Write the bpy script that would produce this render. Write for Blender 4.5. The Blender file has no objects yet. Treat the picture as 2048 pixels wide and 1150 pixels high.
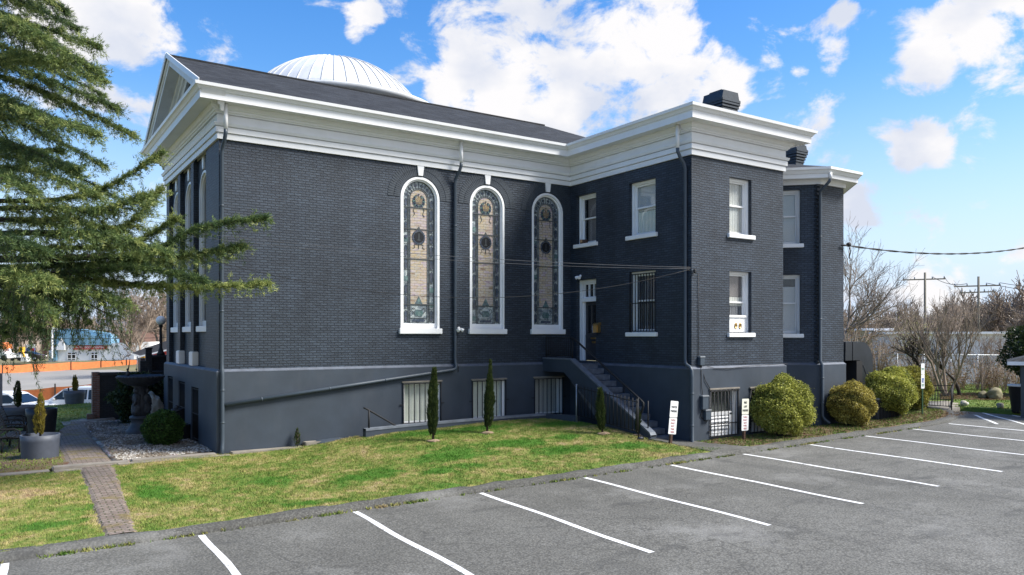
import bpy, bmesh, math, random
import numpy as np
from mathutils import Vector, Matrix
R = math.radians
sc = bpy.context.scene
COL = sc.collection

# ------------------------------------------------------------------ camera
F_PX, CY_PX, YAW = 1545.3, 673.28, 0.5855          # focal length (2048 px wide frame), horizon row, heading
CAM = Vector((-4.909, -21.653, 0.8845))
cd = bpy.data.cameras.new("camera"); cam = bpy.data.objects.new("camera", cd); COL.objects.link(cam)
cam.location = CAM; cam.rotation_euler = (R(90), 0, -YAW)
cd.sensor_width = 36; cd.lens = F_PX / 2048 * 36
cd.shift_y = (CY_PX - 575) / 2048
cd.clip_start = 0.1; cd.clip_end = 6000
sc.camera = cam
FW = Vector((math.sin(YAW), math.cos(YAW), 0)); RT = Vector((math.cos(YAW), -math.sin(YAW), 0))
def at(px, py, d):                                   # a place in the world, d metres out (used to set out limbs and far things)
    return CAM + FW * d + RT * ((px - 1024) / F_PX * d) + Vector((0, 0, (CY_PX - py) / F_PX * d))
def skydir(px, py):
    v = FW + RT * ((px - 1024) / F_PX) + Vector((0, 0, (CY_PX - py) / F_PX)); return v.normalized()

# ------------------------------------------------------------------ light
SUN_EL, SUN_AZ = 47.0, -41.0                         # azimuth measured from +x (along the long wall), negative = towards the car park
sun_dir = Vector((math.cos(R(SUN_EL)) * math.cos(R(SUN_AZ)), math.cos(R(SUN_EL)) * math.sin(R(SUN_AZ)), math.sin(R(SUN_EL))))
ld = bpy.data.lights.new("sun", 'SUN'); ld.energy = 3.5; ld.angle = R(20); ld.color = (1, .975, .93)
sun = bpy.data.objects.new("sun", ld); COL.objects.link(sun)
sun.rotation_euler = sun_dir.to_track_quat('Z', 'Y').to_euler()
sc.view_settings.view_transform = 'Standard'; sc.view_settings.look = 'None'
sc.view_settings.exposure = 1.1; sc.view_settings.gamma = 1
sc.cycles.max_bounces = 6; sc.cycles.transparent_max_bounces = 12; sc.cycles.use_denoising = True
sc.cycles.sample_clamp_indirect = 6

w = bpy.data.worlds.new("World"); sc.world = w; w.use_nodes = True
nt = w.node_tree; nt.nodes.clear(); N = nt.nodes.new; LK = nt.links.new
out = N('ShaderNodeOutputWorld'); bg = N('ShaderNodeBackground'); LK(bg.outputs[0], out.inputs[0])
sky = N('ShaderNodeTexSky'); sky.sky_type = 'NISHITA'; sky.sun_disc = False
sky.sun_elevation = R(SUN_EL); sky.sun_rotation = R(90 - SUN_AZ); sky.altitude = 100
sky.air_density = 1.3; sky.dust_density = 0.6; sky.ozone_density = 2.5
hs = N('ShaderNodeHueSaturation'); hs.inputs['Hue'].default_value = .511; hs.inputs['Saturation'].default_value = 1.42; hs.inputs['Value'].default_value = .87
LK(sky.outputs[0], hs.inputs['Color'])
tc = N('ShaderNodeTexCoord')
BLOBS = [(150,25,95),(250,55,75),(275,92,45),(320,30,30),(235,175,55),(270,215,60),(300,235,30),(330,150,18),
 (728,35,30),(712,72,16),(915,40,52),(960,75,62),(985,130,60),(1010,175,85),(920,188,55),(1130,105,112),(1230,95,105),(1330,80,75),(1400,145,62),(1440,175,52),
 (1270,180,80),(1160,190,80),(1130,235,55),(1060,245,55),(1180,268,40),(1040,30,60),(1160,20,60),(990,225,40),
 (1640,290,42),(1680,315,34),(1752,326,20),(1815,285,46),(1870,300,26),(1785,262,32),(1830,95,45),(1850,130,48),(1800,140,32),
 (2015,55,72),(1935,10,48),(1975,110,40),(2045,125,45),(1670,112,25),(1600,138,14),(1705,400,46),(1720,425,30),(1690,20,20),
 (1860,590,34),(1950,578,38),(2030,560,42),(1780,600,30),(2070,515,36),(1930,548,18),(2000,535,20),(1840,560,16),(60,640,40),(1700,610,30)]
acc = None
FILL_BANKS = [(.1,-.9,.45,.5),(.9,-.8,.6,.55),(.4,-.3,1,.5),(1.5,-.3,.5,.4)]       # unseen cloud banks behind and overhead, added to whiten the ambient light
for (px, py, r, *k) in BLOBS + [b for b in FILL_BANKS]:
    v = skydir(px, py) if not k else Vector((px, py, r)).normalized(); a = k[0] if k else r / F_PX
    dp = N('ShaderNodeVectorMath'); dp.operation = 'DOT_PRODUCT'; dp.inputs[1].default_value = v
    LK(tc.outputs['Generated'], dp.inputs[0])
    mr = N('ShaderNodeMapRange'); mr.interpolation_type = 'SMOOTHSTEP'
    mr.inputs[1].default_value = math.cos(min(3.0, (1.62 if r > 45 or k else 1.8) * a)); mr.inputs[2].default_value = math.cos(.05 * a); mr.inputs[4].default_value = 1.0 if r > 45 or k else .72
    LK(dp.outputs['Value'], mr.inputs[0])
    if acc is None: acc = mr.outputs[0]
    else:
        m = N('ShaderNodeMath'); m.operation = 'SMOOTH_MAX'; m.inputs[2].default_value = .25
        LK(acc, m.inputs[0]); LK(mr.outputs[0], m.inputs[1]); acc = m.outputs[0]
mp = N('ShaderNodeMapping'); mp.inputs['Scale'].default_value = (1, 1, 1.5); LK(tc.outputs['Generated'], mp.inputs[0])
nz = N('ShaderNodeTexNoise'); nz.inputs['Scale'].default_value = 11; nz.inputs['Detail'].default_value = 9; nz.inputs['Roughness'].default_value = .62
nz.inputs['Distortion'].default_value = .25
LK(mp.outputs[0], nz.inputs['Vector'])
ma = N('ShaderNodeMath'); ma.operation = 'MULTIPLY_ADD'; ma.inputs[1].default_value = 3.6; ma.inputs[2].default_value = -1.90; LK(nz.outputs[0], ma.inputs[0])
ad = N('ShaderNodeMath'); ad.operation = 'ADD'; LK(acc, ad.inputs[0]); LK(ma.outputs[0], ad.inputs[1])
den = N('ShaderNodeMapRange'); den.interpolation_type = 'SMOOTHSTEP'; den.inputs[1].default_value = .32; den.inputs[2].default_value = .86; LK(ad.outputs[0], den.inputs[0])
nz2 = N('ShaderNodeTexNoise'); nz2.inputs['Scale'].default_value = 7; nz2.inputs['Detail'].default_value = 6; LK(mp.outputs[0], nz2.inputs['Vector'])
cr = N('ShaderNodeValToRGB'); cr.color_ramp.elements[0].position = .38; cr.color_ramp.elements[0].color = (2.9, 3.1, 3.6, 1)
cr.color_ramp.elements[1].position = .56; cr.color_ramp.elements[1].color = (4.05, 4.0, 4.05, 1); LK(nz2.outputs[0], cr.inputs[0])
sp_ = N('ShaderNodeSeparateXYZ'); LK(tc.outputs['Generated'], sp_.inputs[0])
hf = N('ShaderNodeMapRange'); hf.interpolation_type = 'SMOOTHSTEP'; hf.inputs[1].default_value = 0.0; hf.inputs[2].default_value = .33; hf.inputs[3].default_value = .92; hf.inputs[4].default_value = 0.0; LK(sp_.outputs[2], hf.inputs[0])
hz = N('ShaderNodeMix'); hz.data_type = 'RGBA'; hz.inputs[7].default_value = (2.7, 3.3, 4.45, 1); LK(hf.outputs[0], hz.inputs[0]); LK(hs.outputs[0], hz.inputs[6])      # the pale blue air low in the sky
cm = N('ShaderNodeMix'); cm.data_type = 'RGBA'; LK(den.outputs[0], cm.inputs[0]); LK(hz.outputs[2], cm.inputs[6]); LK(cr.outputs[0], cm.inputs[7])
LK(cm.outputs[2], bg.inputs['Color']); bg.inputs['Strength'].default_value = 0.115

# ------------------------------------------------------------------ mesh helpers
class MB:
    def __init__(s): s.v = []; s.f = []; s.sm = []; s.big = []; s.n = 0
    def add(s, vs, fs, smooth=False):
        o = s.n; s.v.extend([tuple(p) for p in vs]); s.n += len(vs)
        s.f.extend([tuple(i + o for i in f) for f in fs]); s.sm.extend([smooth] * len(fs)); return s
    def box(s, x0, y0, z0, x1, y1, z1):
        x0, x1 = min(x0, x1), max(x0, x1); y0, y1 = min(y0, y1), max(y0, y1); z0, z1 = min(z0, z1), max(z0, z1)
        return s.add([(x0,y0,z0),(x1,y0,z0),(x1,y1,z0),(x0,y1,z0),(x0,y0,z1),(x1,y0,z1),(x1,y1,z1),(x0,y1,z1)],
            [(0,3,2,1),(4,5,6,7),(0,1,5,4),(1,2,6,5),(2,3,7,6),(3,0,4,7)])
    def bev(s, x0, y0, z0, x1, y1, z1, b=.02):
        """box with chamfered edges"""
        c = ((x0+x1)/2, (y0+y1)/2, (z0+z1)/2); h = (abs(x1-x0)/2, abs(y1-y0)/2, abs(z1-z0)/2)
        bm = bmesh.new(); bmesh.ops.create_cube(bm, size=2)
        for v in bm.verts: v.co = Vector((v.co.x*h[0]+c[0], v.co.y*h[1]+c[1], v.co.z*h[2]+c[2]))
        bmesh.ops.bevel(bm, geom=bm.edges[:], offset=b, segments=2, affect='EDGES')
        return s.bm(bm)
    def bm(s, bm, smooth=False):
        bm.verts.index_update(); s.add([v.co[:] for v in bm.verts], [[v.index for v in f.verts] for f in bm.faces], smooth); bm.free(); return s
    def obox(s, c, hx, hy, hz, rot):
        """oriented box: centre, half sizes, 3x3 rotation"""
        vs = [Vector(c) + rot @ Vector((a*hx, b*hy, d*hz)) for d in (-1,1) for (a,b) in ((-1,-1),(1,-1),(1,1),(-1,1))]
        return s.add(vs, [(0,3,2,1),(4,5,6,7),(0,1,5,4),(1,2,6,5),(2,3,7,6),(3,0,4,7)])
    def bar(s, a, b, w, h=None):
        a = Vector(a); b = Vector(b); d = b - a; h = h or w
        return s.obox((a+b)/2, w/2, h/2, d.length/2, d.to_track_quat('Z', 'Y').to_matrix())
    def prism(s, poly, f0, f1):
        """closed polygon (2D) mapped by f0 / f1 (two parallel faces)"""
        n = len(poly); vs = [f0(*p) for p in poly] + [f1(*p) for p in poly]
        return s.add(vs, [tuple(range(n))[::-1], tuple(range(n, 2*n))] + [(i, (i+1) % n, n+(i+1) % n, n+i) for i in range(n)])
    def tube(s, pts, r, n=8, cap=True):
        pts = [Vector(p) for p in pts]; rs = r if isinstance(r, (list, tuple)) else [r]*len(pts)
        vs = []; fs = []; up = Vector((0,0,1)); prev = None
        for i, p in enumerate(pts):
            d = (pts[min(i+1, len(pts)-1)] - pts[max(i-1, 0)]).normalized()
            if prev is None:
                x = d.cross(up)
                if x.length < .05: x = d.cross(Vector((1,0,0)))
            else: x = prev - d*prev.dot(d)
            x.normalize(); prev = x; y = d.cross(x)
            for k in range(n):
                a = 2*math.pi*k/n; vs.append(p + (x*math.cos(a) + y*math.sin(a))*rs[i])
        m = len(pts)
        for i in range(m-1):
            for k in range(n):
                fs.append((i*n+k, i*n+(k+1) % n, (i+1)*n+(k+1) % n, (i+1)*n+k))
        if cap: fs.append(tuple(range(n))[::-1]); fs.append(tuple(range((m-1)*n, m*n)))
        return s.add(vs, fs, True)
    def lathe(s, prof, c, n=24, sx=1, sy=1, smooth=True):
        vs = []; fs = []
        for (r, z) in prof:
            for k in range(n):
                a = 2*math.pi*k/n; vs.append((c[0]+r*math.cos(a)*sx, c[1]+r*math.sin(a)*sy, c[2]+z))
        for i in range(len(prof)-1):
            for k in range(n): fs.append((i*n+k, i*n+(k+1) % n, (i+1)*n+(k+1) % n, (i+1)*n+k))
        fs.append(tuple(range(n))[::-1]); fs.append(tuple(range((len(prof)-1)*n, len(prof)*n)))
        return s.add(vs, fs, smooth)
    def blob(s, c, rx, ry, rz, amp=.15, sub=3, seed=0, fr=2.0):
        bm = bmesh.new(); bmesh.ops.create_icosphere(bm, subdivisions=sub, radius=1)
        from mathutils import noise
        for v in bm.verts:
            k = 1 + amp*noise.noise(v.co*fr + Vector((seed*7.1, seed*3.3, 0))) + amp*.5*noise.noise(v.co*fr*2.3 + Vector((seed, 9, 0)))
            v.co = Vector((c[0]+v.co.x*rx*k, c[1]+v.co.y*ry*k, c[2]+v.co.z*rz*k))
        return s.bm(bm, True)
    def tris(s, arr):
        """numpy array (n,3,3) of loose triangles, added as is"""
        s.big.append(np.asarray(arr, dtype=np.float64)); return s

def boxuv(me):
    nl = len(me.loops)
    if nl == 0: return
    co = np.empty(len(me.vertices)*3); me.vertices.foreach_get('co', co); co = co.reshape(-1, 3)
    vi = np.empty(nl, dtype=np.int32); me.loops.foreach_get('vertex_index', vi)
    nm = np.empty(len(me.polygons)*3); me.polygons.foreach_get('normal', nm); nm = nm.reshape(-1, 3)
    lt = np.empty(len(me.polygons), dtype=np.int32); me.polygons.foreach_get('loop_total', lt)
    ln = np.repeat(nm, lt, axis=0); c = co[vi]
    uv = np.empty((nl, 2)); az = np.abs(ln[:, 2]) > .85
    h = np.hypot(ln[:, 0], ln[:, 1]) + 1e-9
    uv[:, 0] = np.where(az, c[:, 0], (-ln[:, 1]*c[:, 0] + ln[:, 0]*c[:, 1])/h)
    sl = np.sqrt(np.clip(1-ln[:, 2]**2, .05, 1)); uv[:, 1] = np.where(az, c[:, 1], c[:, 2]/sl)
    l = me.uv_layers.new(name='UVMap'); l.data.foreach_set('uv', uv.ravel())

ORG = {}
def mk(name, mb, mat, parent=None, label=None, uv=True, attr=None):
    """link a mesh as ONE object; vertices are given in world coordinates (or in the thing's own for repeats)"""
    o0 = ORG.get(parent.name, Vector()) if parent else Vector()
    me = bpy.data.meshes.new(name)
    if mb.big:
        T = np.concatenate(mb.big).reshape(-1, 3); n0 = mb.n
        V = np.concatenate([np.array(mb.v, dtype=np.float64).reshape(-1, 3), T]) - np.array(o0)
        nt_ = len(T)//3; lens = np.array([len(f) for f in mb.f] + [3]*nt_, dtype=np.int32)
        idx = np.concatenate([np.array([i for f in mb.f for i in f], dtype=np.int32), np.arange(n0, n0+len(T), dtype=np.int32)])
        me.vertices.add(len(V)); me.vertices.foreach_set('co', V.ravel())
        me.loops.add(len(idx)); me.loops.foreach_set('vertex_index', idx)
        me.polygons.add(len(lens)); st = np.concatenate([[0], np.cumsum(lens)[:-1]]).astype(np.int32)
        me.polygons.foreach_set('loop_start', st)
        me.update(calc_edges=True)
    else:
        me.from_pydata([(p[0]-o0[0], p[1]-o0[1], p[2]-o0[2]) for p in mb.v], [], mb.f)
        if any(mb.sm): me.polygons.foreach_set('use_smooth', mb.sm)
        me.update()
    if attr is not None:
        a = me.attributes.new('tint', 'FLOAT', 'POINT'); a.data.foreach_set('value', np.asarray(attr, dtype=np.float32))
    if uv: boxuv(me)
    for m in (mat if isinstance(mat, (list, tuple)) else [mat]): me.materials.append(m)
    o = bpy.data.objects.new(name, me); COL.objects.link(o)
    if parent: o.parent = parent; ORG[o.name] = o0
    else: ORG[o.name] = Vector()
    if label: o['label'] = label
    return o
def tag(o, label, cat, group=None):
    o['label'] = label; o['category'] = cat
    if group: o['group'] = group
    return o
def thing(name, label, cat, loc=(0,0,0), group=None):
    o = bpy.data.objects.new(name, None); COL.objects.link(o); o.location = loc; o.empty_display_size = .2
    ORG[o.name] = Vector(loc); return tag(o, label, cat, group)
def struct(name, mb, mat, kind='structure', **k):
    o = mk(name, mb, mat, **k); o['kind'] = kind; return o
def dup(root, loc, rz=0, label=None, scale=None):
    """copy of a thing with its parts and sub-parts"""
    c = root.copy(); COL.objects.link(c); c.location = loc; c.rotation_euler = (0, 0, rz)
    if scale: c.scale = scale
    if label: c['label'] = label
    for ch in list(root.children):
        d = ch.copy(); COL.objects.link(d); d.parent = c
        for g in list(ch.children):
            e = g.copy(); COL.objects.link(e); e.parent = d
    return c
def text(s, size, mat, parent, loc, rot, align='CENTER', bold=0.0, name='lettering', sx=1.0):
    cu = bpy.data.curves.new('txt', 'FONT'); cu.body = s; cu.size = size; cu.align_x = align; cu.align_y = 'CENTER'
    cu.extrude = .0015; cu.offset = bold; cu.resolution_u = 3
    o = bpy.data.objects.new('txt', cu); me = bpy.data.meshes.new_from_object(o); bpy.data.objects.remove(o)
    me.name = name
    o0 = ORG.get(parent.name, Vector()) if parent else Vector()
    me.transform(Matrix.Translation(Vector(loc)-o0) @ rot.to_4x4() @ Matrix.Diagonal((sx, 1, 1, 1)))
    me.materials.append(mat); t = bpy.data.objects.new(name, me); COL.objects.link(t)
    if parent: t.parent = parent
    return t
FACE_S = Matrix(((1,0,0),(0,0,-1),(0,1,0)))        # lettering on a face that looks towards -y

# ------------------------------------------------------------------ materials
class M:
    def __init__(s, name):
        s.m = bpy.data.materials.new(name); s.m.use_nodes = True; s.t = s.m.node_tree; s.t.nodes.clear()
        s.o = s.n('ShaderNodeOutputMaterial'); s.p = s.n('ShaderNodeBsdfPrincipled'); s.l(s.p.outputs[0], s.o.inputs[0])
        s.c = s.n('ShaderNodeTexCoord'); s.obj = s.c.outputs['Object']; s.uv = s.c.outputs['UV']
    def n(s, t, **k):
        x = s.t.nodes.new(t)
        for a, b in k.items(): setattr(x, a, b)
        return x
    def l(s, a, b): s.t.links.new(a, b)
    def noise(s, scale, detail=4, rough=.55, vec=None, dist=0, sc=None):
        x = s.n('ShaderNodeTexNoise'); x.inputs['Scale'].default_value = scale; x.inputs['Detail'].default_value = detail
        x.inputs['Roughness'].default_value = rough; x.inputs['Distortion'].default_value = dist; v = vec or s.obj
        if sc:
            mp = s.n('ShaderNodeMapping'); mp.inputs['Scale'].default_value = sc; s.l(v, mp.inputs[0]); v = mp.outputs[0]
        s.l(v, x.inputs['Vector']); return x.outputs[0]
    def ramp(s, fac, stops):
        x = s.n('ShaderNodeValToRGB'); e = x.color_ramp.elements
        while len(e) < len(stops): e.new(.5)
        for i, (p, c) in enumerate(stops):
            e[i].position = p; e[i].color = (*c, 1) if not isinstance(c, (int, float)) else (c, c, c, 1)
        s.l(fac, x.inputs[0]); return x.outputs[0]
    def mix(s, fac, a, b, mode='MIX'):
        x = s.n('ShaderNodeMix'); x.data_type = 'RGBA'; x.blend_type = mode
        for i, v in ((0, fac), (6, a), (7, b)):
            if isinstance(v, (int, float)): x.inputs[i].default_value = v if i == 0 else (v, v, v, 1)
            elif isinstance(v, tuple): x.inputs[i].default_value = (*v, 1)
            else: s.l(v, x.inputs[i])
        return x.outputs[2]
    def math(s, op, a, b=0.0, c=0.0):
        x = s.n('ShaderNodeMath'); x.operation = op
        for i, v in enumerate((a, b, c)):
            if isinstance(v, (int, float)): x.inputs[i].default_value = v
            else: s.l(v, x.inputs[i])
        return x.outputs[0]
    def base(s, c):
        if isinstance(c, tuple): s.p.inputs['Base Color'].default_value = (*c, 1)
        else: s.l(c, s.p.inputs['Base Color'])
        return s
    def rough(s, r):
        if isinstance(r, (int, float)): s.p.inputs['Roughness'].default_value = r
        else: s.l(r, s.p.inputs['Roughness'])
        return s
    def bump(s, h, strength=.5, dist=.01):
        x = s.n('ShaderNodeBump'); x.inputs['Strength'].default_value = strength; x.inputs['Distance'].default_value = dist
        s.l(h, x.inputs['Height']); s.l(x.outputs[0], s.p.inputs['Normal']); return s
    def spec(s, v): s.p.inputs['Specular IOR Level'].default_value = v; return s

def paint(name, col, rough=.5, var=.12, scale=3.0, bump=.15, metal=0, dirt=None):
    a = M(name); n1 = a.noise(scale, 6); lo = tuple(c*(1-var) for c in col); hi = tuple(min(1, c*(1+var)) for c in col)
    c = a.ramp(n1, [(.3, lo), (.7, hi)])
    if dirt:
        d = a.ramp(a.noise(1.3, 8, .7, sc=(1, 1, .35)), [(.5, 0), (.72, 1)]); c = a.mix(a.math('MULTIPLY', d, .5), c, dirt)
    a.base(c).rough(rough).bump(a.noise(60, 3), bump, .004); a.p.inputs['Metallic'].default_value = metal
    return a.m

def brick_mat(name, lo, hi, mort, bw=.215, bh=.072, ms=.012):
    a = M(name); b = a.n('ShaderNodeTexBrick'); b.offset = .5
    b.inputs['Scale'].default_value = 1; b.inputs['Mortar Size'].default_value = ms; b.inputs['Mortar Smooth'].default_value = .35
    b.inputs['Brick Width'].default_value = bw; b.inputs['Row Height'].default_value = bh; b.inputs['Bias'].default_value = 0
    b.inputs['Color1'].default_value = (*lo, 1); b.inputs['Color2'].default_value = (*hi, 1); b.inputs['Mortar'].default_value = (*mort, 1)
    wob = a.noise(9, 2); x = a.n('ShaderNodeVectorMath'); x.operation = 'MULTIPLY_ADD'
    cmb = a.n('ShaderNodeCombineXYZ'); a.l(wob, cmb.inputs[0]); a.l(wob, cmb.inputs[1])
    a.l(cmb.outputs[0], x.inputs[0]); x.inputs[1].default_value = (.02, .012, 0); a.l(a.uv, x.inputs[2]); a.l(x.outputs[0], b.inputs['Vector'])
    big = a.noise(.55, 6, .6); fine = a.noise(28, 4)
    c = a.mix(1.0, b.outputs['Color'], a.ramp(big, [(.3, .80), (.7, 1.22)]), 'MULTIPLY'); c = a.mix(1.0, c, a.ramp(a.noise(1.6, 7, .7, sc=(1,1,.16)), [(.32, .80), (.5, 1.0), (.72, 1.28)]), 'MULTIPLY')
    c = a.mix(1.0, c, a.ramp(fine, [(.3, .78), (.7, 1.22)]), 'MULTIPLY')
    a.base(c).rough(.55)
    h = a.math('ADD', a.math('MULTIPLY', a.math('SUBTRACT', 1.0, b.outputs['Fac']), 1.0), a.math('MULTIPLY', fine, .55))
    a.bump(h, 1.0, .017); a.spec(.45)
    return a.m

m_brick = brick_mat('painted_brick', (.0215,.0315,.047), (.037,.053,.075), (.013,.018,.026))
m_arch = paint('painted_arch_brick', (.030,.041,.054), .55, .25, 12, .5)
m_stucco = paint('painted_stucco', (.036,.049,.067), .65, .18, 1.1, .6, dirt=(.056,.066,.081))
m_white = paint('white_paint', (.82,.82,.81), .45, .03, 2, .1, dirt=(.74,.73,.70))
m_trim = paint('white_trim_paint', (.84,.84,.83), .4, .04, 2, .08)
m_soffit = paint('soffit_paint', (.74,.735,.70), .5, .06, 2, .1, dirt=(.5,.48,.42))
m_dome = paint('white_metal_roof', (.60,.615,.63), .38, .06, 1.5, .05, dirt=(.42,.42,.41))
m_pipe = paint('painted_pipe', (.050,.067,.086), .45, .1, 3, .1)
m_black = paint('black_iron', (.008,.008,.009), .7, .2, 9, .2)
m_darkgrey = paint('charcoal_paint', (.03,.033,.04), .5, .2, 4, .3)
m_blackwall = brick_mat('dark_brick_wall', (.014,.015,.019), (.022,.023,.028), (.006,.006,.008))
m_redbrick = brick_mat('red_brick', (.16,.06,.04), (.22,.09,.06), (.2,.17,.15))
m_brownbrick = brick_mat('brown_brick', (.09,.045,.035), (.13,.065,.045), (.1,.08,.07))
m_concrete = paint('concrete', (.23,.205,.17), .85, .25, 3.5, .5, dirt=(.13,.11,.09))
m_brass = paint('brass', (.55,.36,.14), .3, .15, 8, .1, metal=.9)
m_wood = paint('brown_post', (.07,.035,.022), .7, .25, 9, .4)
m_sign = paint('sign_sheet', (.80,.80,.79), .35, .05, 6, .05)
m_signy = paint('sign_sheet_cream', (.74,.73,.60), .35, .08, 6, .05)
m_ink = paint('black_ink', (.03,.03,.03), .5, .1, 6, .05)
m_redink = paint('red_ink', (.42,.10,.10), .5, .1, 6, .05)
m_greenink = paint('green_ink', (.05,.25,.12), .5, .1, 6, .05)
m_blue = paint('blue_panel', (.03,.10,.35), .4, .1, 6, .05)
m_greenpost = paint('green_post', (.02,.06,.025), .5, .15, 9, .1)
m_bark = paint('bark', (.10,.075,.055), .9, .35, 14, 1.0)
m_twig = paint('bare_twigs', (.27,.21,.16), .9, .3, 1.5, .2)
m_twigg = paint('grey_twigs', (.26,.21,.17), .9, .3, 1.5, .2)
m_darkbark = paint('dark_bark', (.035,.026,.02), .9, .3, 10, .6)
m_orange = paint('orange_mesh', (.70,.20,.06), .7, .15, 3, .3)
m_planter = paint('grey_planter', (.062,.072,.095), .55, .15, 5, .2)
m_blackplanter = paint('black_planter', (.02,.022,.026), .5, .2, 5, .2)
m_soil = paint('soil', (.05,.035,.025), .95, .3, 12, .8)
m_soilp = paint('dry_soil', (.24,.17,.11), .95, .3, 14, .8)
m_stone = paint('pale_stone', (.36,.33,.27), .85, .3, 3, .8, dirt=(.16,.14,.10))
m_duct = paint('black_sheet_metal', (.018,.022,.028), .35, .2, 2, .1)
m_moss = paint('mossy_stone', (.20,.175,.10), .9, .35, 4, .8, dirt=(.09,.08,.05))
m_fount = paint('dark_cast_stone', (.035,.038,.046), .6, .35, 5, .8)
m_carw = paint('white_car_paint', (.78,.79,.80), .2, .03, 2, .02)
m_card = paint('dark_car_paint', (.05,.03,.035), .25, .1, 2, .02)
m_rubber = paint('rubber', (.02,.02,.02), .8, .1, 8, .2)
m_globe = paint('opal_globe', (.8,.8,.77), .3, .03, 2, .02)
m_galv = paint('galvanised', (.33,.35,.37), .4, .12, 6, .1, metal=.5)
m_pole = paint('utility_pole_wood', (.17,.155,.12), .9, .2, 6, .5)
m_cable = paint('cable', (.012,.012,.013), .6, .1, 4, .05)
m_wire = paint('grey_wire', (.10,.10,.105), .6, .1, 4, .05)
m_shopw = paint('shop_white', (.90,.90,.89), .6, .05, .4, .1)
m_shopb = paint('shop_blue', (.20,.38,.52), .45, .1, .6, .1)
m_red = paint('red_paint', (.50,.05,.04), .5, .1, 2, .1)
m_yellow = paint('yellow_paint', (.75,.45,.05), .5, .1, 2, .1)
m_greyroof = paint('grey_roof', (.10,.10,.11), .8, .2, 2, .3)
m_curtain = None
def fabric(name, lo, hi, scale, axis=0, fine=1.0):
    a = M(name); wv = a.n('ShaderNodeTexWave'); wv.bands_direction = 'X' if axis == 0 else 'Z'; wv.wave_profile = 'SIN'
    wv.inputs['Scale'].default_value = scale; wv.inputs['Distortion'].default_value = fine; wv.inputs['Detail'].default_value = 2
    if axis == 0: 
        sx = a.n('ShaderNodeSeparateXYZ'); a.l(a.uv, sx.inputs[0]); cx = a.n('ShaderNodeCombineXYZ'); a.l(sx.outputs[0], cx.inputs[0]); a.l(a.math('MULTIPLY', sx.outputs[1], .1), cx.inputs[1]); a.l(cx.outputs[0], wv.inputs['Vector'])
    else: a.l(a.obj, wv.inputs['Vector'])
    a.base(a.ramp(wv.outputs[0], [(.2, lo), (.8, hi)])).rough(.85).bump(wv.outputs[0], .6, .02); return a.m
m_curtain = fabric('white_curtain', (.50,.49,.44), (.74,.72,.66), 4.2)
m_greycurtain = fabric('grey_curtain', (.17,.15,.145), (.30,.27,.26), 6)
m_darkcurtain = fabric('dark_curtain', (.035,.035,.04), (.24,.25,.28), 3.2, fine=3.5)
m_blind = fabric('slatted_blind', (.55,.55,.53), (.80,.80,.78), 11, axis=1, fine=.1)
m_blind2 = fabric('cream_blind', (.78,.79,.66), (.84,.84,.72), 2, fine=.5)
m_greyplain = paint('dim_grey_curtain', (.10,.105,.10), .9, .25, 2, .2)
m_room = paint('dark_room', (.012,.012,.013), .9, .2, 2, .1)
def glass_mat():
    a = M('window_glass'); tr = a.n('ShaderNodeBsdfTransparent'); gl = a.n('ShaderNodeBsdfGlossy'); gl.inputs['Roughness'].default_value = .03
    tr.inputs[0].default_value = (.95,.96,.96,1); fr = a.n('ShaderNodeLayerWeight'); fr.inputs[0].default_value = .5
    bp = a.n('ShaderNodeBump'); bp.inputs['Strength'].default_value = .12; bp.inputs['Distance'].default_value = .02; a.l(a.noise(1.6, 2), bp.inputs['Height']); a.l(bp.outputs[0], gl.inputs['Normal'])
    mx = a.n('ShaderNodeMixShader'); a.l(a.math('MULTIPLY_ADD', a.math('POWER', fr.outputs['Facing'], 4.0), .9, .045), mx.inputs[0]); a.l(tr.outputs[0], mx.inputs[1]); a.l(gl.outputs[0], mx.inputs[2]); a.l(mx.outputs[0], a.o.inputs[0]); return a.m
m_glass = glass_mat()
m_tint = paint('dark_glass', (.012,.014,.017), .06, .1, 1, .0)

def shingle_mat():
    a = M('asphalt_shingles'); b = a.n('ShaderNodeTexBrick'); b.offset = .5
    for k, v in (('Scale', 1), ('Mortar Size', .008), ('Brick Width', .30), ('Row Height', .14)): b.inputs[k].default_value = v
    b.inputs['Color1'].default_value = (.005,.006,.0075,1); b.inputs['Color2'].default_value = (.024,.027,.032,1); b.inputs['Mortar'].default_value = (.008,.008,.009,1)
    a.l(a.uv, b.inputs['Vector']); n1 = a.noise(70, 3); c = a.mix(1.0, b.outputs['Color'], a.ramp(n1, [(.35, .5), (.7, 1.7)]), 'MULTIPLY')
    c = a.mix(1.0, c, a.ramp(a.noise(.8, 6), [(.3, .75), (.7, 1.3)]), 'MULTIPLY'); c = a.mix(1.0, c, a.ramp(a.noise(2.2, 6, .75, vec=a.uv, sc=(.5,5,1)), [(.32, .45), (.5, 1.0), (.7, 1.8)]), 'MULTIPLY')
    a.base(c).rough(.9).bump(a.math('ADD', a.math('SUBTRACT', 1.0, b.outputs['Fac']), a.math('MULTIPLY', n1, .5)), .7, .012); return a.m
m_shingle = shingle_mat()

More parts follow.
